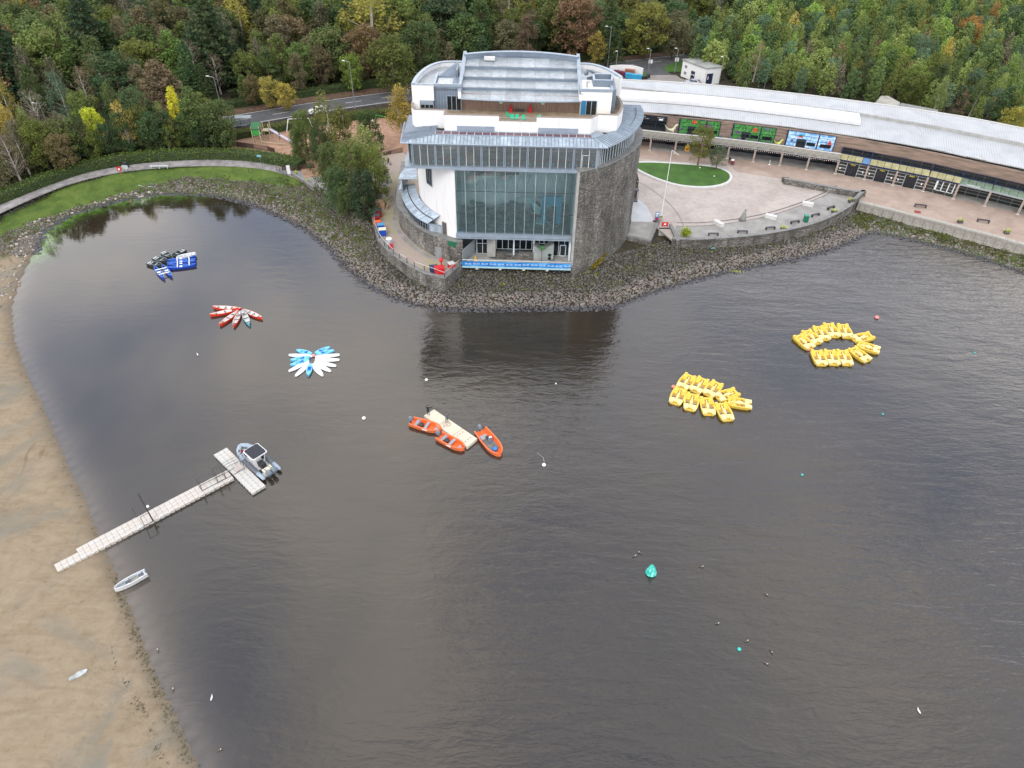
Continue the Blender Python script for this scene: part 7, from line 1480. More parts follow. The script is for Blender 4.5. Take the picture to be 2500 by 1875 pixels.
wb = [((210,490),(1000,530),'upper left, pointing straight left'),((205,1040),(880,690),'lower left, pointing down left'),((430,1200),(900,770),'bottom left next to the single blue kayak'),((1350,1190),(1000,800),'bottom right, pointing steeply down'),((1620,1040),(1070,760),'second from the bottom on the right side'),((1800,860),(1085,710),'third from the bottom on the right side'),((1915,655),(1095,640),'furthest right, pointing straight right'),((1920,480),(1100,560),'uppermost on the right side')]
kb_ = [((470,340),(1000,470),'at the top left of the flower'),((265,680),(930,575),'upper one of the left pair between white boards'),((260,850),(900,655),'lower one of the left pair between white boards'),((860,1200),(945,790),'single one pointing straight down at the bottom'),((1600,240),(1080,450),'uppermost one at the top right'),((1740,350),(1120,490),'second one at the top right')]
for lst, mk, nm_, g, L0 in ((wb, board, 'white paddle board', 'white paddle boards moored in a flower', 3.6), (kb_, kayak, 'light blue kayak', 'light blue kayaks moored in the flower', 3.2)):
    pr_ = None
    for a, b_, lab in lst:
        c, h, L = from2(Z1(*b_, 690, 830, 13.825), Z1(*a, 690, 830, 13.825), .22); lb_ = nm_+' '+lab
        if pr_ is None: pr_ = mk(); pr_.location = (c.x, c.y, 0); pr_.rotation_euler = (0, 0, h); pr_['label'] = lb_; pr_['group'] = g; pr_.scale = (L/L0, 1, 1)
        else: dup(pr_, (c.x, c.y, 0), h, lb_, scale=(L/L0, 1, 1))
# --- dark rowing boats, white dinghy, blue rafts
def rowboat(L, mo, mi_, rim, bench, wr=.42):
    r = thing('rowing_boat', 'x', 'boat'); hull(L, L*wr, .5, boatfn(.5, .8, 2.3), lambda s: .1*max(0, s-.4), .1, .07, .12, 16, .78).build('hull', [mo, mi_, rim], r)
    for x, w_ in ((-L*.38, .34), (-L*.22, .2), (L*.12, .12)): MB().box(x-w_*.5, x+w_*.5, -L*wr*.38, L*wr*.38, .34, .4).build('bench', bench, r)
    return r
rb = None
for a, b_, lab in [((270,675),(750,770),'lowest dark rowing boat, beside the small blue catamaran'),((470,500),(910,630),'second dark rowing boat from the left'),((770,310),(1050,500),'upper dark rowing boat with broad pale stern bench'),((1530,240),(1105,470),'rightmost dark rowing boat, stern towards upper right')]:
    c, h, L = from2(Z1(*a, 340, 590, 13.825), Z1(*b_, 340, 590, 13.825), .5)
    if rb is None: rb = rowboat(3.9, MATS['dark_hull'], MATS['dark_hull'], MATS['dark_rim'], MATS['bench_pale']); rb.location = (c.x, c.y, 0); rb.rotation_euler = (0, 0, h); rb['label'] = lab; rb['group'] = 'dark rowing boats moored together'; rb.scale = (L/3.9, L/3.9, 1)
    else: dup(rb, (c.x, c.y, 0), h, lab, scale=(L/3.9, L/3.9, 1))
c, h, L = from2(Z1(1900,380,340,590,13.825), Z1(1250,515,340,590,13.825), .6); wbt = rowboat(L, MATS['grp_white'], MATS['grp_white'], MATS['grp_white'], MATS['grp_white'], .34); wbt.location = (c.x, c.y, .1); wbt.rotation_euler = (0, 0, h); wbt['label'] = 'white dinghy moored above the blue canoe rafts'
def raft(lines, beams, lab):
    r = thing('canoe_raft', lab, 'catamaran', (0, 0, 0))
    for a, b_ in lines:
        c, h, L = from2(Z1(*a, 340, 590, 13.825), Z1(*b_, 340, 590, 13.825), .4)
        o = hull(L, .82, .42, canoefn, lambda s: .14*abs(2*s-1)**3, .08, .05, .08, 16, .8).build('hull', [MATS['raft_blue'], MATS['raft_in'], pm('raft_rim', (.20, .32, .70), .5)], r, loc=(c.x, c.y, 0)); o.rotation_euler = (0, 0, h)
        MB().box(-.35, .1, -.28, .28, .3, .34).build('seat', MATS['white_plastic'], o)
    for a, b_ in beams: MB().tube(W(*Z1(*a, 340, 590, 13.825), .5), W(*Z1(*b_, 340, 590, 13.825), .5), .09, 6).build('beam', MATS['white_plastic'], r)
raft([((945,880),(1905,760)),((945,775),(1905,650))], [((1285,850),(1290,700)),((1690,785),(1680,645))], 'lower blue double-canoe raft with white beams')
raft([((945,725),(1905,590)),((945,635),(1900,480))], [((1290,690),(1270,540)),((1690,630),(1665,480))], 'upper blue double-canoe raft beside the white dinghy')
raft([((510,830),(825,1230)),((770,780),(1085,1160))], [((545,960),(920,870)),((655,1110),(1025,1018))], 'small separate blue catamaran of two canoes in front')
# --- T-shaped cube jetty: every float cube is a part
jt = thing('cube_jetty', 'long T-shaped jetty of pale plastic float cubes running out from the beach', 'jetty', (0, 0, 0))
cs_ = .61
cube = MB().loft([[(-.27, -.27, -.12), (.27, -.27, -.12), (.27, .27, -.12), (-.27, .27, -.12)], [(-.30, -.24, .0), (-.24, -.30, .0), (.24, -.30, .0), (.30, -.24, .0), (.30, .24, .0), (.24, .30, .0), (-.24, .30, .0), (-.30, .24, .0)][::2], [(-.3, -.3, .34), (.3, -.3, .34), (.3, .3, .34), (-.3, .3, .34)], [(-.285, -.285, .37), (.285, -.285, .37), (.285, .285, .37), (-.285, .285, .37)]])
cubes = [cube.mesh('float_cube', MATS['dock_cube']), cube.mesh('float_cube', MATS['dock_warm'])]; bolt = MB().ball((0, 0, .38), .08, 1, 1, .5, 8, 4).mesh('bolt', MATS['white_plastic'])
def cubegrid(o, d, n_, nx, ny, warm=False):     # o corner, d along, n across
    ang = math.atan2(d.y, d.x)
    for i in range(nx):
        for j in range(ny):
            p = o+d*(cs_*(i+.5))+n_*(cs_*(j+.5)); place(cubes[1 if (warm and R3.random() < .8) or R3.random() < .15 else 0], 'float_cube', jt, (p.x, p.y, R3.uniform(-.015, .015)), ang)
a0, a1 = Vector(W(554, 1147, .4)), Vector(W(170, 1346.8, .4)); b0, b1 = Vector(W(577.3, 1166, .4)), Vector(W(186, 1371.3, .4))
d = (a1-a0).normalized(); nrm = Vector((-d.y, d.x, 0)); nrm = nrm if (b0-a0).dot(nrm) > 0 else -nrm
lenw = (a1-a0).length; widw = abs((b0-a0).dot(nrm)); nx = int(round(lenw/cs_))-1; ny = max(3, int(round(widw/cs_))); print('walk', lenw, widw, nx, ny)
cubegrid(a0, d, nrm, nx, ny, True); cubegrid(a0+d*cs_*nx+nrm*cs_*1.0, d, nrm, 4, 2, True)
t0, t1, t2 = Vector(W(520.9, 1109.7, .4)), Vector(W(556, 1091.8, .4)), Vector(W(617.7, 1207.9, .4)); d2 = (t2-t0).normalized(); n2 = Vector((-d2.y, d2.x, 0)); n2 = n2 if (t1-t0).dot(n2) > 0 else -n2
nx2 = int(round((t2-t0).length/cs_)); ny2 = int(round(abs((t1-t0).dot(n2))/cs_)); print('tee', nx2, ny2); cubegrid(t0, d2, n2, nx2, ny2)
for i in range(1, nx, 2): p = a0+d*cs_*i+nrm*(cs_*ny+.02); place(bolt, 'bolt', jt, (p.x, p.y, 0))
# railings on the jetty (grey tube frames), each frame a thing
def frame(p_, u_, v_, L, w_, h, lab, rails=3):
    r = thing('tube_railing', lab, 'railing', (p_.x, p_.y, .4)); C4 = [Vector((0, 0, 0)), u_*L, u_*L+v_*w_, v_*w_]; up = Vector((0, 0, h)); g = MATS['steel_dark']
    for c_ in C4: MB().tube(c_, c_+up, .035, 5, r2=.035).build('post', g, r)
    for k in range(rails): z = Vector((0, 0, h*(1-.28*k))); MB().tube(C4[3]+z, C4[2]+z, .028, 5).build('rail', g, r)
    for z in (Vector((0, 0, .03)), ): MB().tube(C4[0]+z, C4[1]+z, .028, 5).tube(C4[3]+z, C4[2]+z, .028, 5).build('base_bar', g, r)
    for c_, e_ in ((C4[0], C4[3]), (C4[1], C4[2])): MB().tube(c_+up, e_+up, .028, 5).tube(c_, e_, .028, 5).build('end_bar', g, r)
un, vn = -d, -nrm
p0 = Vector(W(494, 1198, .4)); frame(p0, un, vn, 3.0, .9, 1.6, 'tall grey tube railing frame nearest the shore on the outer walkway')
p0 = Vector(W(533.5, 1178, .4)); frame(p0, un, vn, 3.4, .9, 1.7, 'tall grey tube railing frame next to the jetty head')
p0 = Vector(W(588, 1150, .4)); r = thing('low_gate_frame', 'flat grey gate frame lying on the jetty head beside the inflatable', 'frame', (p0.x, p0.y, .43)); 
MB().path([(0, 0, .0), tuple(un*1.6), tuple(un*1.6+vn*1.7), tuple(vn*1.7), (0, 0, 0)], .03, 5).path([tuple(vn*.85), tuple(un*1.6+vn*.85)], .025, 5).path([tuple(un*.8), tuple(un*.8+vn*.8)], .025, 5).build('bars', MATS['steel'], r)
MB().slab([tuple(Vector(W(568.7, 1138, .46))), tuple(Vector(W(585, 1129, .46))), tuple(Vector(W(597, 1141, .46))), tuple(Vector(W(576, 1152, .46)))], .04).build('rubber_mat', pm('mat_beige', (.45, .40, .36), .9), jt)
p0 = Vector(W(374, 1272, .4)); r = thing('mooring_gate', 'dark hinged post and gate frame standing across the jetty near the beach', 'gate', (p0.x, p0.y, .4))
MB().path([(0, 0, 0), tuple(vn*.9+Vector((0, 0, 1.5))), tuple(vn*2.0+Vector((0, 0, 3.0)))], .08, 6).build('post', MATS['tank_black'], r); q0 = vn*1.9
MB().path([(0, 0, 0), tuple(-un*1.0), tuple(-un*1.0+Vector((0, 0, 1.5))), (0, 0, 1.5), (0, 0, 0)], .035, 5).build('near_frame', MATS['steel_dark'], r)
MB().path([tuple(q0), tuple(q0-un*1.2), tuple(q0-un*1.2+Vector((0, 0, 1.6))), tuple(q0+Vector((0, 0, 1.6)))], .035, 5).build('far_frame', MATS['steel_dark'], r); MB().ball(tuple(vn*1.2+Vector((.3, 0, 1.5))), .18).build('lamp', MATS['white_plastic'], r)
# --- inflatable patrol boat
c, h, L = from2((660, 1153), (586, 1088), .5); r = thing('rigid_inflatable', 'grey rigid inflatable with black-topped white T-frame moored at the jetty head', 'boat', (c.x, c.y, 0), h)
W2 = L*.33; pts = [(-L/2-.1, -W2/2, .45)]+[(-L/2+L*s, -W2/2, .45) for s in (.15, .3, .45, .6)]+[(L*.28, -W2*.42, .5), (L*.40, -W2*.27, .56), (L*.47, -.1, .6), (L*.47, .1, .6), (L*.40, W2*.27, .56), (L*.28, W2*.42, .5)]+[(-L/2+L*s, W2/2, .45) for s in (.6, .45, .3, .15)]+[(-L/2-.1, W2/2, .45)]
tb = MB()
def ring(p, d_, rr_, n=10):
    d_ = d_.normalized(); a = Vector((0, 0, 1)).cross(d_).normalized(); b_ = d_.cross(a); return [tuple(Vector(p)+(a*math.cos(2*pi*i/n)+b_*math.sin(2*pi*i/n))*rr_) for i in range(n)]
def tubeloft(P, rr_, mat, nm_):
    P = [Vector(p) for p in P]; R_ = []
    for i in range(len(P)): dd_ = P[min(i+1, len(P)-1)]-P[max(i-1, 0)]; R_.append(ring(P[i], dd_, rr_[i] if hasattr(rr_, '__len__') else rr_))
    MB().loft(R_).build(nm_, mat, r, smooth=True)
T_R = .30
tubeloft(pts[4:12], T_R, MATS['rib_tube'], 'bow_tube')
for sgn in (0, 1):
    q = pts[:5] if sgn == 0 else pts[-5:][::-1]; tubeloft([tuple(Vector(q[0])-Vector((.0, 0, 0))), q[1]], [T_R*.8, T_R], MATS['rib_tube'], 'tube_end'); tubeloft(q[1:], T_R*1.02, MATS['rib_tube_dark'], 'side_tube'); MB().ball((q[0][0]-.05, q[0][1], q[0][2]), T_R*.82, 1.2, 1, 1).build('tube_cone', MATS['rib_tube'], r)
MB().prism([(-L/2+.1, -W2/2+.1), (L*.2, -W2/2+.1), (L*.42, 0), (L*.2, W2/2-.1), (-L/2+.1, W2/2-.1)], -.1, .32).build('deck', MATS['grp_white'], r)
MB().box(-.9, .15, -.42, .42, .32, 1.35).build('console', MATS['grp_white'], r); MB().box(-2.1, -1.2, -.35, .35, .32, 1.0).build('seat', MATS['tank_black'], r); MB().box(-L/2+.2, -L/2+.9, -.6, .6, .32, .75).build('stern_locker', pm('cream_seat', (.66, .63, .50), .6), r)
tt = MB(); rt = [(-1.85, -.85), (-1.7, -1.05), (.25, -1.05), (.4, -.85), (.4, .85), (.25, 1.05), (-1.7, 1.05), (-1.85, .85)]; MB().prism(rt, 2.22, 2.3).build('canopy_frame', MATS['white_plastic'], r); MB().prism([(x*.93-.05, y*.9) for x, y in rt], 2.3, 2.34).build('canopy', pm('canopy_black', (.022, .025, .032), .7), r)
for x, y in ((-1.6, -.7), (-1.6, .7), (0, -.7), (0, .7)): MB().tube((x*.9, y*.7, .32), (x, y, 2.22), .035, 5).build('canopy_leg', MATS['white_plastic'], r)
outboard(r, -L/2-.1, -.3, .5, 1.5); outboard(r, -L/2-.1, .35, .5, 1.5)
for x, y in ((-.3, -.65), (-2.4, .7), (-2.6, -.2)): MB().box(x-.2, x+.2, y-.15, y+.15, .32, .62).build('gear_bag', MATS['tank_black'], r)
w_ = W(602, 1114, .4); person((w_[0], w_[1], .35), 2.1, mar, blk, 'person in maroon top bending over in the bow of the inflatable', 1.75, 'lean')
# --- white rowing boat on the beach edge
c, h, L = from2((357, 1397), (279, 1439), .5); r = thing('beached_rowing_boat', 'white rowing boat drawn up where the sand meets the water', 'boat', (c.x, c.y, .12), h)
hull(L, L*.31, .55, boatfn(.45, .82, 2.), lambda s: .1*max(0, s-.5), .12, .09, .1, 18, .8).build('hull', [MATS['grp_white'], MATS['grp_in'], MATS['grp_white']], r)
for x, w_ in ((-L*.30, .38), (L*.10, .35)): o = MB().box(x-w_/2, x+w_/2, -L*.12, L*.12, .36, .44).build('bench', MATS['grp_white'], r); MB().box(x-.2, x+.16, -.2, .2, .441, .5).build('cushion', pm('cushion_grey', (.10, .11, .13), .8), o)
MB().tube((-L*.2, -.1, .5), (L*.16, .2, .5), .03).build('oar', MATS['steel_dark'], r); MB().box(-L*.22, L*.02, -.35, .35, .13, .17).build('floorboard', pm('boat_floor', (.42, .40, .33), .8), r)
MB().box(-L*.47, -L*.42, -L*.11, L*.11, .3, .5).build('stern_seat', MATS['grp_in'], r)
# --- pale boulder on the sand
p = W(190, 1645, .4); z = zt(p[0], p[1]); r_ = random.Random(9); mb = MB(); mb.ball((0, 0, 0), .5, 1.7, .55, .45, 18, 10); mb.v = [(x*(1+.06*math.sin(7*x+y)), y*(1+.1*math.sin(5*x)), z_+.04*math.sin(9*x+3*y)) for x, y, z_ in mb.v]
mb.build('pale_boulder', pm('boulder_pale', (.38, .42, .42), .85, .35, 2.2, .3, col2=(.52, .56, .55)), label='long pale grey boulder lying alone on the open sand', cat='boulder', loc=(p[0], p[1], z+.08)).rotation_euler = (0, 0, .7)
# --- buoys
def buoy(u, v, rr_, mat, lab, grp=None, k=1, zs=.8): p = W(u*k, v*k, .1); return MB().ball((0, 0, 0), rr_, 1, 1, zs, 14, 9).build('buoy', mat, label=lab, cat='buoy', group=grp, loc=(p[0], p[1], rr_*.35), smooth=True)
buoy(2140.6, 775, .34, MATS['pink'], 'pink mooring buoy alone at the upper right of the pedal boat oval'); buoy(1973.7, 853, .3, MATS['pink'], 'pink buoy at the left corner of the pedal boat oval'); buoy(1644, 944, .3, MATS['pink'], 'pink buoy left of the lower pedal boat group'); buoy(766, 868, .3, MATS['pink'], 'pink buoy at the centre of the paddle board flower')
for u, v, rr_, m_, lab in [(786,903,.26,'white_plastic','white buoy left of the orange boats'),(921,820,.22,'white_plastic','small white buoy above the platform'),(1175,1004,.26,'white_plastic','white buoy with trailing line right of the orange boats'),(1201,828,.12,'white_plastic','tiny white buoy far above the right orange boat'),(1733,1025,.16,'buoy_teal','small teal buoy in the open water below the lower pedal boats'),(1597,1402,.2,'buoy_teal','teal buoy nearest the camera among the ducks'),(1907,894,.14,'buoy_teal','small teal buoy below the pedal boat oval'),(2105,761,.14,'buoy_teal','small teal buoy near the right picture edge')]: buoy(u, v, rr_, MATS[m_], lab, k=K)
p = W(1176*K, 1000*K, 0); q = W(1160*K, 978*K, 0); MB().path([(p[0], p[1], .03), ((p[0]+q[0])/2+.3, (p[1]+q[1])/2, .03), (q[0], q[1], .03)], .03, 4).build('buoy_line', MATS['steel'], label='thin pale line trailing from the white buoy by the right orange boat', cat='rope')
# big conical teal marker
p = W(1406*K, 1238*K, 0); r = thing('cone_buoy', 'big teal conical marker buoy with pale streaks in the open water', 'buoy', (p[0], p[1], 0)); n = 18
m, t, b = newmat('buoy_streaked'); oc = objc(t); b.inputs['Roughness'].default_value = .5; t.links.new(ramp(t, noise(t, objc(t, (2.5, 2.5, .4)), 2.5, 4), [(.45, (.02, .42, .33)), (.6, (.10, .60, .50)), (.7, (.65, .8, .72))]), b.inputs['Base Color'])
MB().loft([[(.5*math.cos(2*pi*i/n), .5*math.sin(2*pi*i/n), -.05) for i in range(n)], [(.62*math.cos(2*pi*i/n), .62*math.sin(2*pi*i/n), .12) for i in range(n)], [(.36*math.cos(2*pi*i/n), .36*math.sin(2*pi*i/n)+.05, .9) for i in range(n)], [(.06*math.cos(2*pi*i/n), .06*math.sin(2*pi*i/n)+.1, 1.5) for i in range(n)]]).build('float', m, r); MB().tube((0, .1, 1.5), (0, .1, 1.62), .06, 6).build('ring', MATS['steel_dark'], r)
# --- ducks and gulls
def bird(white):
    b1, b2 = (MATS['white_plastic'], MATS['white_plastic']) if white else (pm('duck_brown', (.10, .075, .055), .8, .3, 9), pm('duck_pale', (.42, .40, .36), .7))
    r = thing('duck', 'x', 'bird'); vs = [(-.3, 0, .14), (-.18, 0, .1), (0, 0, .09), (.15, 0, .12), (.23, 0, .24), (.27, 0, .3), (.36, 0, .28)]; rd = [.02, .08, .12, .09, .045, .05, .015]
    skinned(vs, [(i, i+1) for i in range(6)], rd, 'body', [b1, b2], lambda c: 1 if (c.z < .1 or (c.x > .1 and c.x < .22)) else 0, (0, 0, 0), 0, 1., parent=r); return r
dk, gu = bird(False), bird(True); fd = fg = True
for u, v, h, w_, lab in [(457,1508,1.6,1,'white duck swimming close to the sand near the bottom'),(427,766,2.2,1,'white gull on the water between canoes and jetty'),(1548.8,1357.4,.4,0,'left duck of the pair above the conical marker'),(1563,1349,2.6,0,'right duck of the pair above the conical marker'),(1712.5,1383,.1,0,'lone dark duck right of the conical marker'),(1870.7,1450,-.8,0,'duck with pale flank in the open water right of the marker'),(1751,1522,.2,0,'brown duck between the conical marker and the teal buoy'),(1822.3,1565,.3,0,'duck just above right of the teal buoy'),(1883.4,1589.7,-1.2,0,'pale brown duck right of the teal buoy'),(1869.8,1618.7,-.6,0,'duck with pale sides below right of the teal buoy'),(2243.7,1736,1.8,1,'white feathered gull alone near the lower right corner'),(385,1589,2.,0,'upper brown duck resting in the shallows by the weed line'),(422,1685,1.8,0,'lower brown duck in the shallows by the weed line'),(535,1831,.5,0,'brown duck in the water at the bottom edge by the beach')]:
    k = K if u in (457, 427) else 1; p = W(u*k, v*k, .1); o = gu if w_ else dk; f_ = fg if w_ else fd
    if f_: o.location = (p[0], p[1], 0); o.rotation_euler = (0, 0, h); o['label'] = lab; o['group'] = 'birds on the water'; o.scale = (.85,)*3
    else: dup(o, (p[0], p[1], 0), h, lab, 'birds on the water', scale=.85)
    if w_: fg = False
    else: fd = False
# ================================================================== STREET FURNITURE, VEHICLES, PLAYGROUND
def lamp(u, v, h, lab, arm=1.2, z=G, k=1):
    p = W(u*k, v*k, z); r = thing('street_lamp', lab, 'street lamp', (p[0], p[1], z), 0, 'street lamps')
    MB().tube((0, 0, 0), (0, 0, h), .11, 8, r2=.06).build('pole', MATS['steel'], r); o = MB().tube((0, 0, h-.05), (-arm, 0, h+.18), .045, 6).build('arm', MATS['steel'], r); MB().loft([[(-arm-.55, -.1, h+.2), (-arm-.55, .1, h+.2), (-arm-.55, .1, h+.28), (-arm-.55, -.1, h+.28)], [(-arm+.1, -.14, h+.14), (-arm+.1, .14, h+.14), (-arm+.1, .14, h+.3), (-arm+.1, -.14, h+.3)]]).build('lamp_head', MATS['white_plastic'], o); return r
lamp(545, 285, 9.2, 'tall street lamp at the near road edge left of the playground'); lamp(867, 266, 11.2, 'tall street lamp on the road between playground and tower'); lamp(1483, 166, 10.9, 'tall street lamp right behind the tower roof'); lamp(122, 318, 6, 'street lamp head rising out of the copse at the far left')
lamp(1503, 172, 5.0, 'short lamp beside the recycling bins behind the tower', .1); lamp(1583, 171, 5.6, 'lamp on the junction left of the pair of parking signs', .7); lamp(1647, 178, 6.4, 'lamp on the grass verge beside the white hut', .5); lamp(1754, 208, 7.2, 'lamp post at the right corner of the white hut', .3); lamp(1864, 222, 5.0, 'thin lamp at the edge of the young wood behind the arcade', .1)
lamp(2221, 40, 8, 'distant double lamp in the upper right wood'); lamp(1247, 150, 6, 'lamp head just showing over the tower roof, centre'); lamp(1098, 150, 8, 'lamp head showing over the tower roof, left'); lamp(1436, 126, 5, 'small white lamp in the trees right of the tower roof', .1)
# flagpole, banner sign, stump bin, life-ring boards
p = W(1613, 534, G); r = thing('flagpole', 'tall thin white flagpole on the plaza beside the tower', 'flagpole', (p[0], p[1], G)); MB().tube((0, 0, 0), (0, 0, 13.4), .1, 8, r2=.05).build('pole', MATS['white_plastic'], r); MB().tube((0, 0, 13.4), (1.3, -.3, 12.7), .04, 5).build('gaff', MATS['white_plastic'], r)
p = W(1602, 541, G); r = thing('plaza_sign', 'small blue and red sign board at the foot of the flagpole', 'sign', (p[0], p[1], G)); MB().box(-.35, .35, -.04, .04, .3, 2.0).build('board', pm('sign_blue', (.02, .20, .42), .5), r); MB().box(-.25, .25, -.05, -.041, 1.5, 1.85).box(-.25, .2, -.05, -.041, 1.1, 1.3).build('print', MATS['white_plastic'], r, kind='stuff'); MB().box(-.3, .3, -.05, -.041, .4, .8).build('red_band', MATS['red_plastic'], r); MB().box(-.6, .6, -.25, .25, 0, .2).build('base', MATS['tank_black'], r)
p = W(1612, 543, G); r = thing('stump_bin', 'brown wooden stump-like bin beside the sign at the flagpole', 'bin', (p[0], p[1], G)); MB().tube((0, 0, 0), (0, 0, 1.15), .32, 12, r2=.36).build('body', MATS['post_wood'], r); MB().ball((0, 0, 1.15), .33, 1, 1, .4).build('top', pm('moss', (.12, .13, .03), .9), r)
p = W(1622, 556, G); r = thing('step_barrier', 'red sign panel closing the top of the lake steps', 'barrier', (p[0], p[1], G)); MB().box(-.6, .6, -.03, .03, .35, 1.15).build('panel', MATS['red_plastic'], r); MB().box(-.2, .2, -.04, -.031, .6, .9).build('arrow', MATS['white_plastic'], r)
for x in (-1.1, 1.1): MB().tube((x, 0, 0), (x, 0, 1.1), .03, 5).build('post', MATS['steel_dark'], r)
# black lakeside benches
def bench():
    r = thing('black_bench', 'x', 'bench'); MB().box(-.95, .95, -.22, .22, .42, .5).build('seat', MATS['tank_black'], r)
    lg = MB().box(-.06, .06, -.22, .22, 0, .42).mesh('leg', MATS['tank_black'])
    for x in (-.85, .85): place(lg, 'leg', r, (x, 0, 0))
    return r
bb = bench(); nb_ = True
for u, v, h, lab, g in [(1741,575,.05,'leftmost black bench on the grey crescent terrace','crescent'),(1812,569,.0,'second black bench from the left on the crescent, left of centre','crescent'),(1880,560,.2,'third black bench on the crescent terrace','crescent'),(1940,545,.35,'black bench just left of the green bin','crescent'),(1990,528,.45,'black bench just right of the green bin','crescent'),(2028,510,.55,'rightmost black bench on the crescent by the yellow planters','crescent'),(2246,506,-.25,'dark bench on the pink promenade above the red drain cover','promenade'),(2399,543,-.28,'dark bench on the promenade near the right picture edge','promenade')]:
    p = W(u, v, G)
    if nb_: bb.location = tuple(p); bb.rotation_euler = (0, 0, h); bb['label'] = lab; bb['group'] = 'black benches on the '+g; nb_ = False
    else: dup(bb, p, h, lab, 'black benches on the '+g, scale=1.15 if g == 'promenade' else None)
sbm = MB().obox((0, 0, .35), (2.1, .85, .7)).mesh('stone_block', MATS['stone_pale'])
for u, v, h, lab in [(1753,549,-1.0,'left pale stone block on the curved paving channel'),(1881,533,-.5,'middle pale stone block on the paving channel'),(1971,502,-.35,'right pale stone block nearest the dark corner wall')]: place(sbm, 'stone_block', None, W(u, v, G), h, label=lab, cat='stone block', group='pale stone blocks on the plaza')
p = W(1812, 538, G); r = thing('cone_statue', 'grey cone-shaped statue standing alone on the pale plaza', 'statue', (p[0], p[1], G)); n = 12
MB().loft([[(q*math.cos(2*pi*i/n)+o_, q*.8*math.sin(2*pi*i/n), z) for i in range(n)] for q, z, o_ in ((.72, 0, 0), (.55, .7, .05), (.34, 1.5, .12), (.22, 2.0, .2))]).build('body', pm('statue_grey', (.22, .22, .20), .8, .3, 3, .3), r, smooth=True); MB().ball((.22, 0, 2.1), .2).build('head', MATS['statue_grey'], r)
p = W(1966, 541, G); r = thing('green_bin', 'dark green square litter bin between two black benches', 'bin', (p[0], p[1], G)); MB().box(-.38, .38, -.38, .38, 0, 1.25).build('body', pm('bin_green', (.01, .14, .08), .5), r); MB().box(-.42, .42, -.42, .42, 1.25, 1.35).build('lid', pm('lid_teal', (.05, .24, .18), .5), r)
for i, (u, v, l_) in enumerate([(2077,491,'by the corner of the dark wall'), (2036,517,'below the rightmost crescent bench'), (1912,558,'low on the lake wall coping left of the green bin'), (2344,541,'on the quay coping left of the far promenade bench'), (2458,567,'on the quay coping near the right edge')]):
    p = W(u, v, G+.3); r = thing('flower_planter', 'small planter of yellow flowers '+l_, 'planter', (p[0], p[1], G+.1)); MB().box(-.45, .45, -.3, .3, 0, .45).build('box', MATS['steel_dark'], r); rr3 = np.random.default_rng(i); P3 = np.array([0, 0, .6])+rr3.normal(0, .28, (70, 3))*[1.2, .8, .5]; V, F = leafcards(P3, .2, .4); place(npmesh('flowers', V, F, pm('flower_yellow', (.42, .46, .10), .7, .3, 5)), 'flowers', r)
p = W(2240, 518, G); MB().box(-.55, .55, -.45, .45, 0, .09).build('drain_cover', pm('cover_red', (.24, .04, .03), .8), label='red metal cover set in the quay coping below a promenade bench', cat='drain cover', loc=(p[0], p[1], G)).rotation_euler = (0, 0, -.3)
for i, u in enumerate((2023, 2029, 2035)): p = W(u, 460+i*2, G); MB().ball((0, 0, .2), .15).tube((0, 0, 0), (0, 0, .2), .06, 6).build('bollard_light', MATS['white_plastic'], label=f'{["left", "middle", "right"][i]} small white globe light at the dark corner wall', cat='light', group='white globe lights by the corner wall', loc=(p[0], p[1], G))
for i, (u, v, l_) in enumerate([(1915, 436, 'dark square planter at the left end of the plaza wall')]): p = W(1917, 444, G); MB().box(-.7, .7, -.5, .5, 0, .85).build('planter', MATS['rock_dark'], label=l_, cat='planter', loc=(p[0], p[1], G))
p = W(1689, 417, G+.2)
for i, (u, v, l_) in enumerate([(1708, 412, 'left'), (1743, 433, 'right')]): w_ = W(u, v, G+.2); r = thing('spotlight', f'{l_} small white spotlight on the plaza lawn', 'light', (w_[0], w_[1], G+.22)); MB().ball((0, 0, .25), .14).build('head', MATS['white_plastic'], r); MB().tube((0, 0, 0), (0, 0, .2), .04, 5).build('stem', MATS['steel_dark'], r)
p = W(1548, 490, G); r = thing('vent_cage', 'dark metal cage box against the right foot of the stone drum', 'cage', (p[0], p[1], G)); MB().box(-.6, .6, -.6, .6, 0, .15).box(-.6, .6, -.6, .6, 2.3, 2.45).build('frame', MATS['steel_dark'], r)
for k in range(5): MB().box(-.6+.28*k, -.54+.28*k, -.6, -.54, .15, 2.3).build('bar', MATS['steel_dark'], r)
p = W(1878, 402, G); r = thing('menu_stand', 'white single-leg stand in the shade of the arcade', 'stand', (p[0], p[1], G)); MB().tube((0, 0, 0), (0, 0, 1.1), .05).build('pole', MATS['white_plastic'], r); MB().box(-.25, .25, -.2, .2, 0, .06).build('base', MATS['white_plastic'], r); MB().box(-.2, 1.4, -.03, .03, 1.05, 1.1).build('arm', MATS['steel_dark'], r)
p = W(1676, 366.5, G); r = thing('toy_display', 'yellow and red toy display stand at the shop doors behind the pine', 'display', (p[0], p[1]-.3, G)); MB().box(-.5, .5, -.3, .3, 0, 1.3).build('body', pm('toy_yellow', (.7, .5, .04), .5, .3, 4), r); MB().box(-.35, .35, -.32, -.301, .2, .7).build('panel', MATS['red_plastic'], r); MB().ball((0, 0, 1.5), .25).build('head', MATS['white_plastic'], r)
w_ = W(1679, 376, G); 
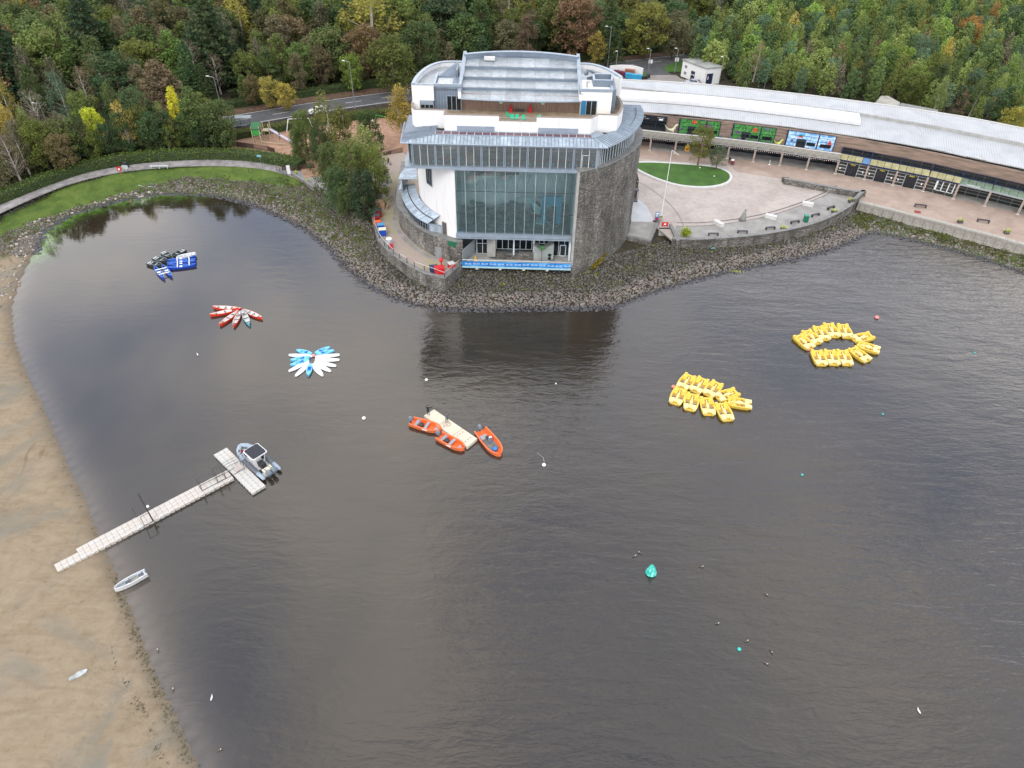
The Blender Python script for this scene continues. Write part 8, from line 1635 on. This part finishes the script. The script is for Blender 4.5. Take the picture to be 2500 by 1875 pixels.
# life-ring board, notice, bench and posts by the shore path
def onland(u, v): q = Gp(u, v, 1); return (q[0], q[1], max(q[2], G-.2))
p = onland(297, 430); r = thing('life_ring_post', 'red life-ring board on a post beside the shore path', 'life ring', p); MB().tube((0, 0, 0), (0, 0, 1.2), .05).build('post', MATS['red_plastic'], r); MB().box(-.45, .45, -.08, .04, .75, 1.6).build('housing', MATS['red_plastic'], r); MB().box(-.2, .2, -.1, -.081, .95, 1.3).build('ring_mark', MATS['white_plastic'], r)
p = onland(309, 410); r = thing('path_bin', 'black domed litter bin at the edge of the shore path', 'bin', p); MB().box(-.42, .42, -.4, .4, 0, 1.2).build('body', MATS['tank_black'], r); MB().ball((0, 0, 1.2), .42, 1, .95, .5).build('hood', MATS['tank_black'], r)
p = onland(312, 428); r = thing('notice_board', 'pale grey notice board on two dark legs beside the shore path', 'sign', p); MB().box(-.6, .6, -.05, .05, .9, 1.7).build('panel', pm('panel_grey', (.42, .48, .48), .5), r)
for x in (-.4, .4): MB().tube((x, 0, 0), (x, 0, .9), .05).build('leg', MATS['tank_black'], r)
p = onland(328, 423); MB().tube((0, 0, 0), (0, 0, .9), .04).box(-.2, .2, -.03, .03, .8, 1.05).build('marker_post', MATS['steel'], label='small grey marker post right of the notice board', cat='post', loc=p)
p = onland(392, 416); r = thing('long_bench', 'long pale bench on the grass beside the shore path', 'bench', p, .08); MB().box(-1.9, 1.9, -.22, .22, .5, .58).build('seat', MATS['bench_pale'], r)
for x in (-1.6, 0, 1.6): MB().box(x-.06, x+.06, -.2, .2, 0, .5).build('leg', MATS['bench_pale'], r)
p = onland(639, 410); r = thing('direction_sign', 'small blue direction sign on a thin post by the shore path', 'sign', p); MB().tube((0, 0, 0), (0, 0, 2.5), .04).build('post', MATS['steel'], r); MB().box(-.5, .4, -.03, .03, 2.4, 2.8).build('panel', pm('sign_skyblue', (.20, .42, .58), .5), r)
p = onland(609, 425); MB().tube((0, 0, 0), (0, 0, 1.0), .06).build('short_post', MATS['steel_dark'], label='short dark post in the grass left of the direction sign', cat='post', loc=p)
# fence and low stone wall at the end of the path
r = thing('mesh_fence', 'dark mesh fence running down from the shore path to the white sign', 'fence', (0, 0, 0)); a, b_ = Vector(W(676, 418, G)), Vector(W(700, 430, G))
for k in range(4): q = a.lerp(b_, k/3); MB().tube(q, q+Vector((0, 0, 1.1)), .05, 5).build('post', MATS['steel_dark'], r)
for z in (.15, .55, 1.0): MB().tube(a+Vector((0, 0, z)), b_+Vector((0, 0, z)), .03, 4).build('rail', MATS['steel_dark'], r)
p = W(707, 430, G); r = thing('tall_notice', 'tall narrow white notice leaning frame at the top of the stone ramp wall', 'sign', (p[0], p[1], G), .3); MB().box(-.35, .35, -.05, .05, .5, 2.3).build('panel', MATS['white_plastic'], r); MB().box(-.42, -.35, -.06, .06, 0, 2.4).box(.35, .42, -.06, .06, 0, 2.4).build('frame', MATS['steel_dark'], r)
r = thing('ramp_wall', 'grey stone wall running down beside the path under the alder clump', 'wall', (0, 0, 0)); q = [xy(W(u, v, G+.2)) for u, v in [(711,427),(735,441),(756,456),(768,462)]]; MB().wall(q, .4, G+.55, .5).build('wall', MATS['rubble_stone'], r); MB().wall(offset(q, -.05), G+.55, G+.65, .6).build('coping', MATS['coping'], r)
for u, v, l_ in ((723, 428, 'upper'), (751, 448, 'lower')): p = W(u, v, G); r = thing('bloom_tub', f'{l_} tub of yellow blooms by the stone ramp wall', 'planter', (p[0], p[1], G)); MB().tube((0, 0, 0), (0, 0, .4), .35, 10).build('tub', MATS['steel_dark'], r); P3 = np.array([0, 0, .6])+rng.normal(0, .25, (80, 3)); V, F = leafcards(P3, .2, .4); place(npmesh('flowers', V, F, MATS['flower_yellow']), 'flowers', r)
# --- playground
def post4(r, x0, y0, s, h, mat):
    for dx in (-s, s):
        for dy in (-s, s): MB().box(x0+dx-.08, x0+dx+.08, y0+dy-.08, y0+dy+.08, 0, h).build('post', mat, r)
p = W(635, 348, G); r = thing('climbing_frame', 'wooden climbing tower with green panels and a long silver slide', 'play equipment', (p[0]-.3, p[1], G), .1); pm('play_wood', (.42, .36, .24), .8, .2); pm('play_green', (.04, .34, .06), .5, .1)
post4(r, 0, 0, .85, 3.9, MATS['play_wood']); post4(r, 1.6, 2.4, .8, 3.6, MATS['play_wood']); MB().box(-.85, .85, -.85, .85, 1.9, 2.0).build('platform', MATS['play_wood'], r); MB().box(.8, 2.4, 1.6, 3.2, 1.9, 2.0).build('platform', MATS['play_wood'], r)
MB().box(-.85, .85, -.92, -.85, 2.0, 3.1).build('green_panel', MATS['play_green'], r); MB().slab([(-1, -1, 3.4), (1, -1, 3.4), (1, 1, 4.3), (-1, 1, 4.3)], .1).build('green_roof', pm('play_dark_green', (.03, .14, .05), .6), r); MB().box(-.35, .35, -.98, -.92, 2.3, 2.9).build('round_panel', MATS['play_green'], r)
sl_ = MB(); a, b_ = Vector((2.3, 2.3, 2.1)), Vector((7.6, -1.2, .35)); dd_ = (b_-a); sd_ = Vector((-dd_.y, dd_.x, 0)).normalized(); 
sl_.add([tuple(a-sd_*.3), tuple(b_-sd_*.3), tuple(b_+sd_*.3), tuple(a+sd_*.3), tuple(a-sd_*.36+Vector((0, 0, .28))), tuple(b_-sd_*.36+Vector((0, 0, .22))), tuple(b_+sd_*.36+Vector((0, 0, .22))), tuple(a+sd_*.36+Vector((0, 0, .28)))], [(0, 1, 2, 3), (0, 4, 5, 1), (3, 2, 6, 7)]); sl_.build('slide', pm('slide_steel', (.62, .60, .66), .3, .05, metal=.4), r); MB().tube((.8, -.9, .5), (7, -2.2, .3), .1, 6).build('beam', MATS['play_wood'], r)
p = W(708, 318, G); r = thing('goal_frame', 'white metal goal-like swing frame left of the alder clump', 'play equipment', (p[0], p[1], G), .1); MB().path([(-.6, -1.0, 0), (0, 0, 2.6), (4.6, .4, 2.6), (5.1, 1.4, 0)], .08).path([(0, 0, 2.6), (-.2, 1.2, 0)], .08).build('frame', MATS['white_plastic'], r)
p = W(925, 312, G); r = thing('play_panel', 'green climbing net frame at the right end of the playground', 'play equipment', (p[0]-.5, p[1], G)); MB().path([(0, 0, 0), (0, 0, 3), (2.5, 1, 2.2), (2.8, 1, 0)], .07).build('frame', MATS['play_green'], r); MB().ball((-.8, 0, 1.6), .3).build('ball', MATS['white_plastic'], r)
def picket(pxs, lab, h=1.2):
    r = thing('picket_fence', lab, 'fence', (0, 0, 0)); pts = [Vector(W(u, v, G)) for u, v in pxs]; rp = resample([tuple(q) for q in pts], 2.4); L3 = [Vector(q) for q in rp]
    for a, b_ in zip(L3[:-1], L3[1:]):
        MB().box(a.x-.07, a.x+.07, a.y-.07, a.y+.07, G, G+h).build('post', MATS['picket_brown'], r); n_ = 7; g = MB(); g.tube(a+Vector((0, 0, h-.1)), b_+Vector((0, 0, h-.1)), .04, 4).tube(a+Vector((0, 0, .2)), b_+Vector((0, 0, .2)), .04, 4); g.build('rail', MATS['picket_brown'], r)
        pk_ = MB()
        for k in range(1, n_+8): q = a.lerp(b_, k/(n_+8)); pk_.box(q.x-.05, q.x+.05, q.y-.02, q.y+.02, G+.05, G+h-.05)
        pk_.build('pickets', MATS['picket_brown'], r, kind='stuff')
pm('picket_brown', (.075, .045, .035), .8, .2)
picket([(553,352),(580,358),(620,364),(655,369),(673,375)], 'dark brown picket fence along the left front of the playground'); picket([(915,392),(935,385),(955,380),(985,372)], 'dark brown picket fence between playground and tower forecourt'); picket([(690,415),(715,418),(745,412),(770,410)], 'low dark fence under the left side of the alder clump', 1.0)
# bus shelter
p = W(592, 310, G); r = thing('bus_shelter', 'glass bus shelter with flat pale roof at the near road edge', 'bus shelter', (p[0], p[1], G), .12); MB().box(-2.4, 2.4, -.9, .9, 2.3, 2.42).build('roof', pm('shelter_roof', (.26, .29, .30), .3, .2), r)
for x in (-2.2, 0, 2.2): MB().box(x-.06, x+.06, -.85, -.75, 0, 2.3).build('post', MATS['steel_dark'], r)
for x in (-1.1, 1.1): MB().box(x-1.0, x+1.0, -.82, -.79, .3, 2.1).build('glass_panel', MATS['glass_cafe'], r)
MB().box(-1.2, 1.2, -.6, -.3, .45, .52).build('seat', MATS['steel'], r)
# --- cars
def car(loc, rz, paint, lab, L=4.3, Wd=1.8, Hh=1.5):
    r = thing('parked_car' if 'parked' in lab else 'car', lab, 'car', loc, rz); hw = Wd/2
    prof = [(-.5, .35, .55), (-.495, .35, .9), (-.44, .36, .98), (-.33, .3, 1.42), (-.12, .3, 1.5), (.08, .3, 1.46), (.24, .35, 1.02), (.42, .35, .86), (.5, .35, .62)]
    rings = [[(x*L, -hw*.96, .28), (x*L, -hw, min(z, .75)), (x*L, -hw*(.97 if z < 1 else .76), z-.04), (x*L, -hw*(.8 if z < 1 else .62), z), (x*L, hw*(.8 if z < 1 else .62), z), (x*L, hw*(.97 if z < 1 else .76), z-.04), (x*L, hw, min(z, .75)), (x*L, hw*.96, .28)] for x, _, z in prof]
    MB().loft(rings).build('body', paint, r, smooth=False); gd = pm('car_glass', (.02, .025, .03), .1)
    MB().slab([(.09*L, -hw*.66, 1.47), (.235*L, -hw*.8, 1.06), (.235*L, hw*.8, 1.06), (.09*L, hw*.66, 1.47)], -.02).build('windscreen', gd, r); MB().slab([(-.435*L, -hw*.78, 1.03), (-.335*L, -hw*.64, 1.42), (-.335*L, hw*.64, 1.42), (-.435*L, hw*.78, 1.03)], -.02).build('rear_window', gd, r)
    for s_ in (-1, 1):
        for x0, x1 in ((-.3, -.07), (-.05, .17)): MB().add([(x0*L, s_*hw*.985, 1.0), (x1*L, s_*hw*.985, 1.0), ((x1-.06 if x1 > .1 else x1)*L, s_*hw*.79, 1.38), (x0*L, s_*hw*.79, 1.38)], [(0, 1, 2, 3)]).build('side_window', gd, r)
        MB().box(L*.44, L*.502, s_*hw*.75-.16, s_*hw*.75+.16, .62, .78).build('headlight', MATS['steel'], r); MB().box(-L*.502, -L*.46, s_*hw*.8-.12, s_*hw*.8+.12, .75, .95).build('tail_light', MATS['red_plastic'], r)
        for x in (-.3, .31):
            w_ = MB().tube((x*L, s_*hw-.12, .33), (x*L, s_*hw+.03, .33), .33, 16).build('wheel', MATS['tank_black'], r); MB().tube((x*L, s_*(hw+.031)-.005, .33), (x*L, s_*(hw+.031)+.005, .33), .2, 12).build('rim', MATS['steel'], w_)
    return r
p = W(776, 275, G+.05); ang = math.atan2(*(Vector(W(900, 250, G))-Vector(W(700, 285, G))).yx); car((p[0], p[1], G+.03), ang+pi, pm('car_white', (.78, .78, .78), .25, .02, coat=.5), 'white hatchback driving left on the road above the playground')
p = W(1690, 206, G+.05); car((p[0], p[1], G+.03), -.35+pi, pm('car_silver', (.38, .42, .48), .25, .05, metal=.4, coat=.5), 'silver car parked in front of the white utility hut')
p = W(2490, 150, G+.05); car((p[0], p[1], G+.03), .2, MATS['car_white'], 'white vehicle parked in the trees at the right picture edge')
# --- recycling yard behind the tower
q = smooth([xy(W(u, v, G)) for u, v in [(1488,180),(1515,177),(1545,179),(1567,186)]], 2); r = thing('yard_screen_wall', 'curved white screen wall behind the recycling bins', 'wall', (0, 0, 0)); MB().wall(q, G, G+2.1, .3).build('wall', MATS['render_white'], r)
def wheelie(mat, lid): 
    r = thing('wheelie_bin', 'x', 'bin'); MB().loft([[(-.55, -.4, .1), (.55, -.4, .1), (.55, .4, .1), (-.55, .4, .1)], [(-.68, -.5, 1.2), (.68, -.5, 1.2), (.68, .5, 1.2), (-.68, .5, 1.2)]]).build('body', mat, r); MB().box(-.7, .7, -.54, .52, 1.2, 1.32).build('lid', lid, r); return r
binm = {'maroon': pm('bin_maroon', (.13, .02, .04), .5), 'sky blue': pm('bin_blue', (.03, .30, .52), .5), 'black': MATS['tank_black'], 'brown': MATS['old_wood']}
seq = [(1504,184,'maroon','first'),(1514,186,'maroon','second'),(1523,188,'maroon','third'),(1532,191,'sky blue','first'),(1540,192.5,'sky blue','second'),(1549,194.5,'sky blue','third'),(1560,195,'sky blue','fourth'),(1570,194.5,'black','first'),(1577,193,'black','second'),(1583,190,'black','third'),(1531,181,'brown','first'),(1542,182.5,'brown','second')]
pr2 = {}
for u, v, c_, o_ in seq:
    p = W(u, v, G+.03); lab = f'{c_} recycling bin, {o_} {c_} one from the left behind the tower'; sc_ = .7 if c_ == 'black' else 1.05
    if c_ not in pr2: b0_ = wheelie(binm[c_], binm[c_]); b0_.location = (p[0], p[1], G+.03); b0_['label'] = lab; b0_['group'] = c_+' recycling bins behind the tower'; pr2[c_] = b0_; b0_.scale = (sc_,)*3; b0_.rotation_euler = (0, 0, -.2)
    else: dup(pr2[c_], (p[0], p[1], G+.03), -.25, lab, scale=sc_)
for i, (u, v, l_) in enumerate([(1586, 168, 'left pair of white parking signs on a post at the junction'), (1650, 163, 'right pair of white parking signs on the verge lamp')]):
    p = W(u, v, G); r = thing('parking_sign', l_, 'sign', (p[0], p[1], G)); MB().tube((.0, 0, 0), (0, 0, 2.6), .05).build('post', MATS['steel'], r)
    for x in (-.32, .32): MB().box(x-.22, x+.22, -.06, -.02, 1.5, 2.5).build('plate', MATS['white_plastic'], r)
r = thing('blue_arrow_sign', 'round road sign in the hedge behind the junction', 'sign', tuple(W(1544, 127, G))); MB().tube((0, 0, 0), (0, 0, 2.), .05).build('post', MATS['steel'], r); MB().tube((0, -.06, 2.3), (0, -.02, 2.3), .45, 16).build('disc', MATS['panel_grey'], r)
# --- terrace clutter west of the tower
def tz(u, v, z=3.0): q = W(u, v, z); return (q[0], q[1], z)
def crate(loc, s_, mat, lab, lid=None, rz=.2, cat='crate', nm_='crate'):
    r = thing(nm_, lab, cat, loc, rz); MB().loft([[(-s_[0]/2*.9, -s_[1]/2*.9, 0), (s_[0]/2*.9, -s_[1]/2*.9, 0), (s_[0]/2*.9, s_[1]/2*.9, 0), (-s_[0]/2*.9, s_[1]/2*.9, 0)], [(-s_[0]/2, -s_[1]/2, s_[2]), (s_[0]/2, -s_[1]/2, s_[2]), (s_[0]/2, s_[1]/2, s_[2]), (-s_[0]/2, s_[1]/2, s_[2])]]).build('body', mat, r)
    if lid: MB().box(-s_[0]/2-.03, s_[0]/2+.03, -s_[1]/2-.03, s_[1]/2+.03, s_[2], s_[2]+.1).build('lid', lid, r)
    return r
rp_, op_, bp_ = MATS['red_plastic'], pm('orange_plastic', (.75, .14, .03), .45), pm('blue_plastic', (.01, .07, .40), .45)
crate(tz(924.5, 528), (1.35, 1.1, 1.3), pm('bin_red', (.26, .015, .02), .5), 'upper dark red bin with grey lid at the terrace rail', pm('lid_grey', (.06, .065, .07), .5)); crate(tz(921, 541), (1.2, .9, 1.3), MATS['bin_red'], 'lower dark red bin with grey lid in front of the upper one', MATS['lid_grey'])
crate(tz(923, 552), (1.2, .9, 1.0), op_, 'orange tub between the red and blue bins', None); crate(tz(931, 562), (1.25, .9, 1.15), bp_, 'upper blue bin with light blue lid on the terrace', pm('lid_blue', (.07, .28, .52), .5)); crate(tz(935, 574), (1.3, .95, 1.2), bp_, 'lower blue bin with cream lid on the terrace', pm('lid_cream', (.66, .64, .46), .5))
crate(tz(1059, 664), (1.4, 1.1, 1.1), pm('navy_plastic', (.02, .035, .10), .5), 'dark navy crate left of the big red one at the terrace corner'); crate(tz(1073, 667), (1.7, 1.2, 1.2), rp_, 'big bright red crate at the pointed terrace corner'); crate(tz(1102, 654), (1.0, .9, .9), rp_, 'small red box with pale lid near the tower end of the terrace', MATS['stone_pale'], .6)
r = thing('red_barrel_pump', 'red round-headed pump standing behind the big red crate', 'pump', tz(1078, 656)); MB().tube((0, 0, 0), (0, 0, 1.5), .12, 8).build('stem', rp_, r); MB().ball((0, 0, 1.7), .38).build('head', rp_, r)
crate(tz(956, 606), (.6, .3, .9), rp_, 'small red box hanging by the curved handrail'); r = thing('clear_drum', 'translucent grey drum standing on the terrace paving', 'drum', tz(951, 598)); MB().tube((0, 0, 0), (0, 0, 1.2), .5, 14).build('body', pm('drum_clear', (.42, .48, .52), .4), r); MB().tube((0, 0, 1.2), (0, 0, 1.26), .53, 14).build('rim', MATS['white_plastic'], r)
# pallets
pm('pallet_wood', (.50, .32, .20), .85, .2, 3)
def pallet(loc, rz, lab, rot=None):
    r = thing('pallet', lab, 'pallet', loc, rz, 'wooden pallets by the terrace', rot); bd = MB().box(-.05, .05, -.6, .6, .10, .13).mesh('slat', MATS['pallet_wood']); bk2 = MB().box(-.5, .5, -.05, .05, 0, .10).mesh('bearer', MATS['pallet_wood'])
    for x in (-.45, -.22, 0, .22, .45): place(bd, 'slat', r, (x, 0, 0), scale=(1.4, 1, 1))
    for y in (-.55, 0, .55): place(bk2, 'bearer', r, (0, y, 0))
    return r
P0_ = Vector(tz(930, 507)); wrd = ['bottom', 'second', 'third', 'fourth', 'top']; pl0 = None
for k in range(9):
    lab = f'wooden pallet {["at the bottom", "second", "third", "fourth", "fifth", "sixth", "seventh", "eighth", "on top"][k]}'+(' from the bottom of the stack' if 0 < k < 8 else ' of the stack')
    loc = (P0_.x+R3.uniform(-.08, .08), P0_.y+R3.uniform(-.05, .05), 3.0+k*.15)
    if pl0 is None: pl0 = pallet(loc, .1, lab); pl0.scale = (1.5, 1.2, 1.1)
    else: dup(pl0, loc, .1+R3.uniform(-.1, .1), lab, scale=(1.5, 1.2, 1.1))
dup(pl0, (P0_.x+1.35, P0_.y-.3, 3.6), .1, 'pallet leaning upright against the right side of the stack', rot=(0, -1.25, .1), scale=(1.2, 1.1, 1.1))
# green lidded bins on the yard behind the curved wall, deck oddments
for u, v, l_ in ((1067, 567, 'left'), (1106, 580, 'right')): q = W(u, v, 7.4); crate((q[0], q[1], 5.9), (1.5, 1.0, 1.0), pm('bin_dark_green', (.01, .12, .06), .5), f'{l_} green lidded bin behind the curved stone wall', pm('lid_green', (.03, .32, .13), .5), -.35)
q = TW(2.1, .9, 2.95); r = thing('wet_floor_cone', 'yellow warning cone on the deck behind the blue banner', 'cone', q); MB().tube((0, 0, .06), (0, 0, .95), .26, 12, r2=.06).build('cone', pm('cone_yellow', (.75, .45, .02), .5), r); MB().box(-.3, .3, -.3, .3, 0, .06).build('base', MATS['cone_yellow'], r)
q = TW(13.4, .95, 4.6); r = thing('potted_palm', 'small green palm above the notched concrete block', 'plant', q); MB().tube((0, 0, -1.6), (0, 0, 1.0), .05).build('stem', MATS['bark_brown'], r); pf = MB()
for k in range(9): a = 2*pi*k/9; pf.slab([(0, 0, 1.0), (.45*math.cos(a-.2), .45*math.sin(a-.2), 1.25), (.8*math.cos(a), .8*math.sin(a), 1.0), (.45*math.cos(a+.2), .45*math.sin(a+.2), 1.25)], .02)
pf.build('fronds', pm('palm_green', (.05, .22, .04), .6), r)
q = Vector(TW(-.8, 2.2, 7.3)); r = thing('aqua_railings', 'pale blue guard rails stacked at the top of the clad screen', 'railing', tuple(q)); 
for k in range(3): MB().path([(.2+.3*k, -1.2, 0), (.2+.3*k, -1.2, 1.0), (.2+.3*k, .3, 1.0), (.2+.3*k, .3, 0)], .04).build('rail', pm('aqua_rail', (.32, .50, .66), .5), r)
# driftwood on the inlet bank
for i, (u, v, a, L, l_) in enumerate([(345, 458, -.6, 1.6, 'left pale driftwood branch on the inlet stones'), (368, 460, -.3, 1.0, 'right short pale driftwood stick on the inlet stones')]): q = Gp(u, v, 1); MB().tube((-L/2, 0, .3), (L/2, .1, .4), .06, 5, r2=.03).build('driftwood', MATS['bench_pale'], label=l_, cat='driftwood', loc=tuple(q)).rotation_euler = (0, 0, a)
q = Gp(1740, 610, 1); MB().slab([(-.4, -.2, .35), (.35, -.25, .4), (.4, .2, .4), (-.2, .25, .4)], .05).build('litter_sheet', pm('sheet_teal', (.12, .32, .30), .6), label='teal scrap of sheeting caught on the boulders below the lake wall', cat='litter', loc=tuple(q))
q = W(1797, 664, .0); P3 = np.array([0, 0, .12])+rng.normal(0, .5, (70, 3))*[1.3, .5, .1]; V, F = leafcards(P3, .22, .5); r = thing('floating_weed', 'yellow floating weed or reed against the waterline stones', 'weed', tuple(q)); place(npmesh('weed', V, F, pm('weed_yellow', (.34, .34, .10), .8)), 'weed', r)
# fallen-leaf and dark-stone details are material only; finish: copies keep truthful names
for o in bpy.data.objects:
    if o.parent is None and o.get('label') == 'x': print('UNLABELLED', o.name)
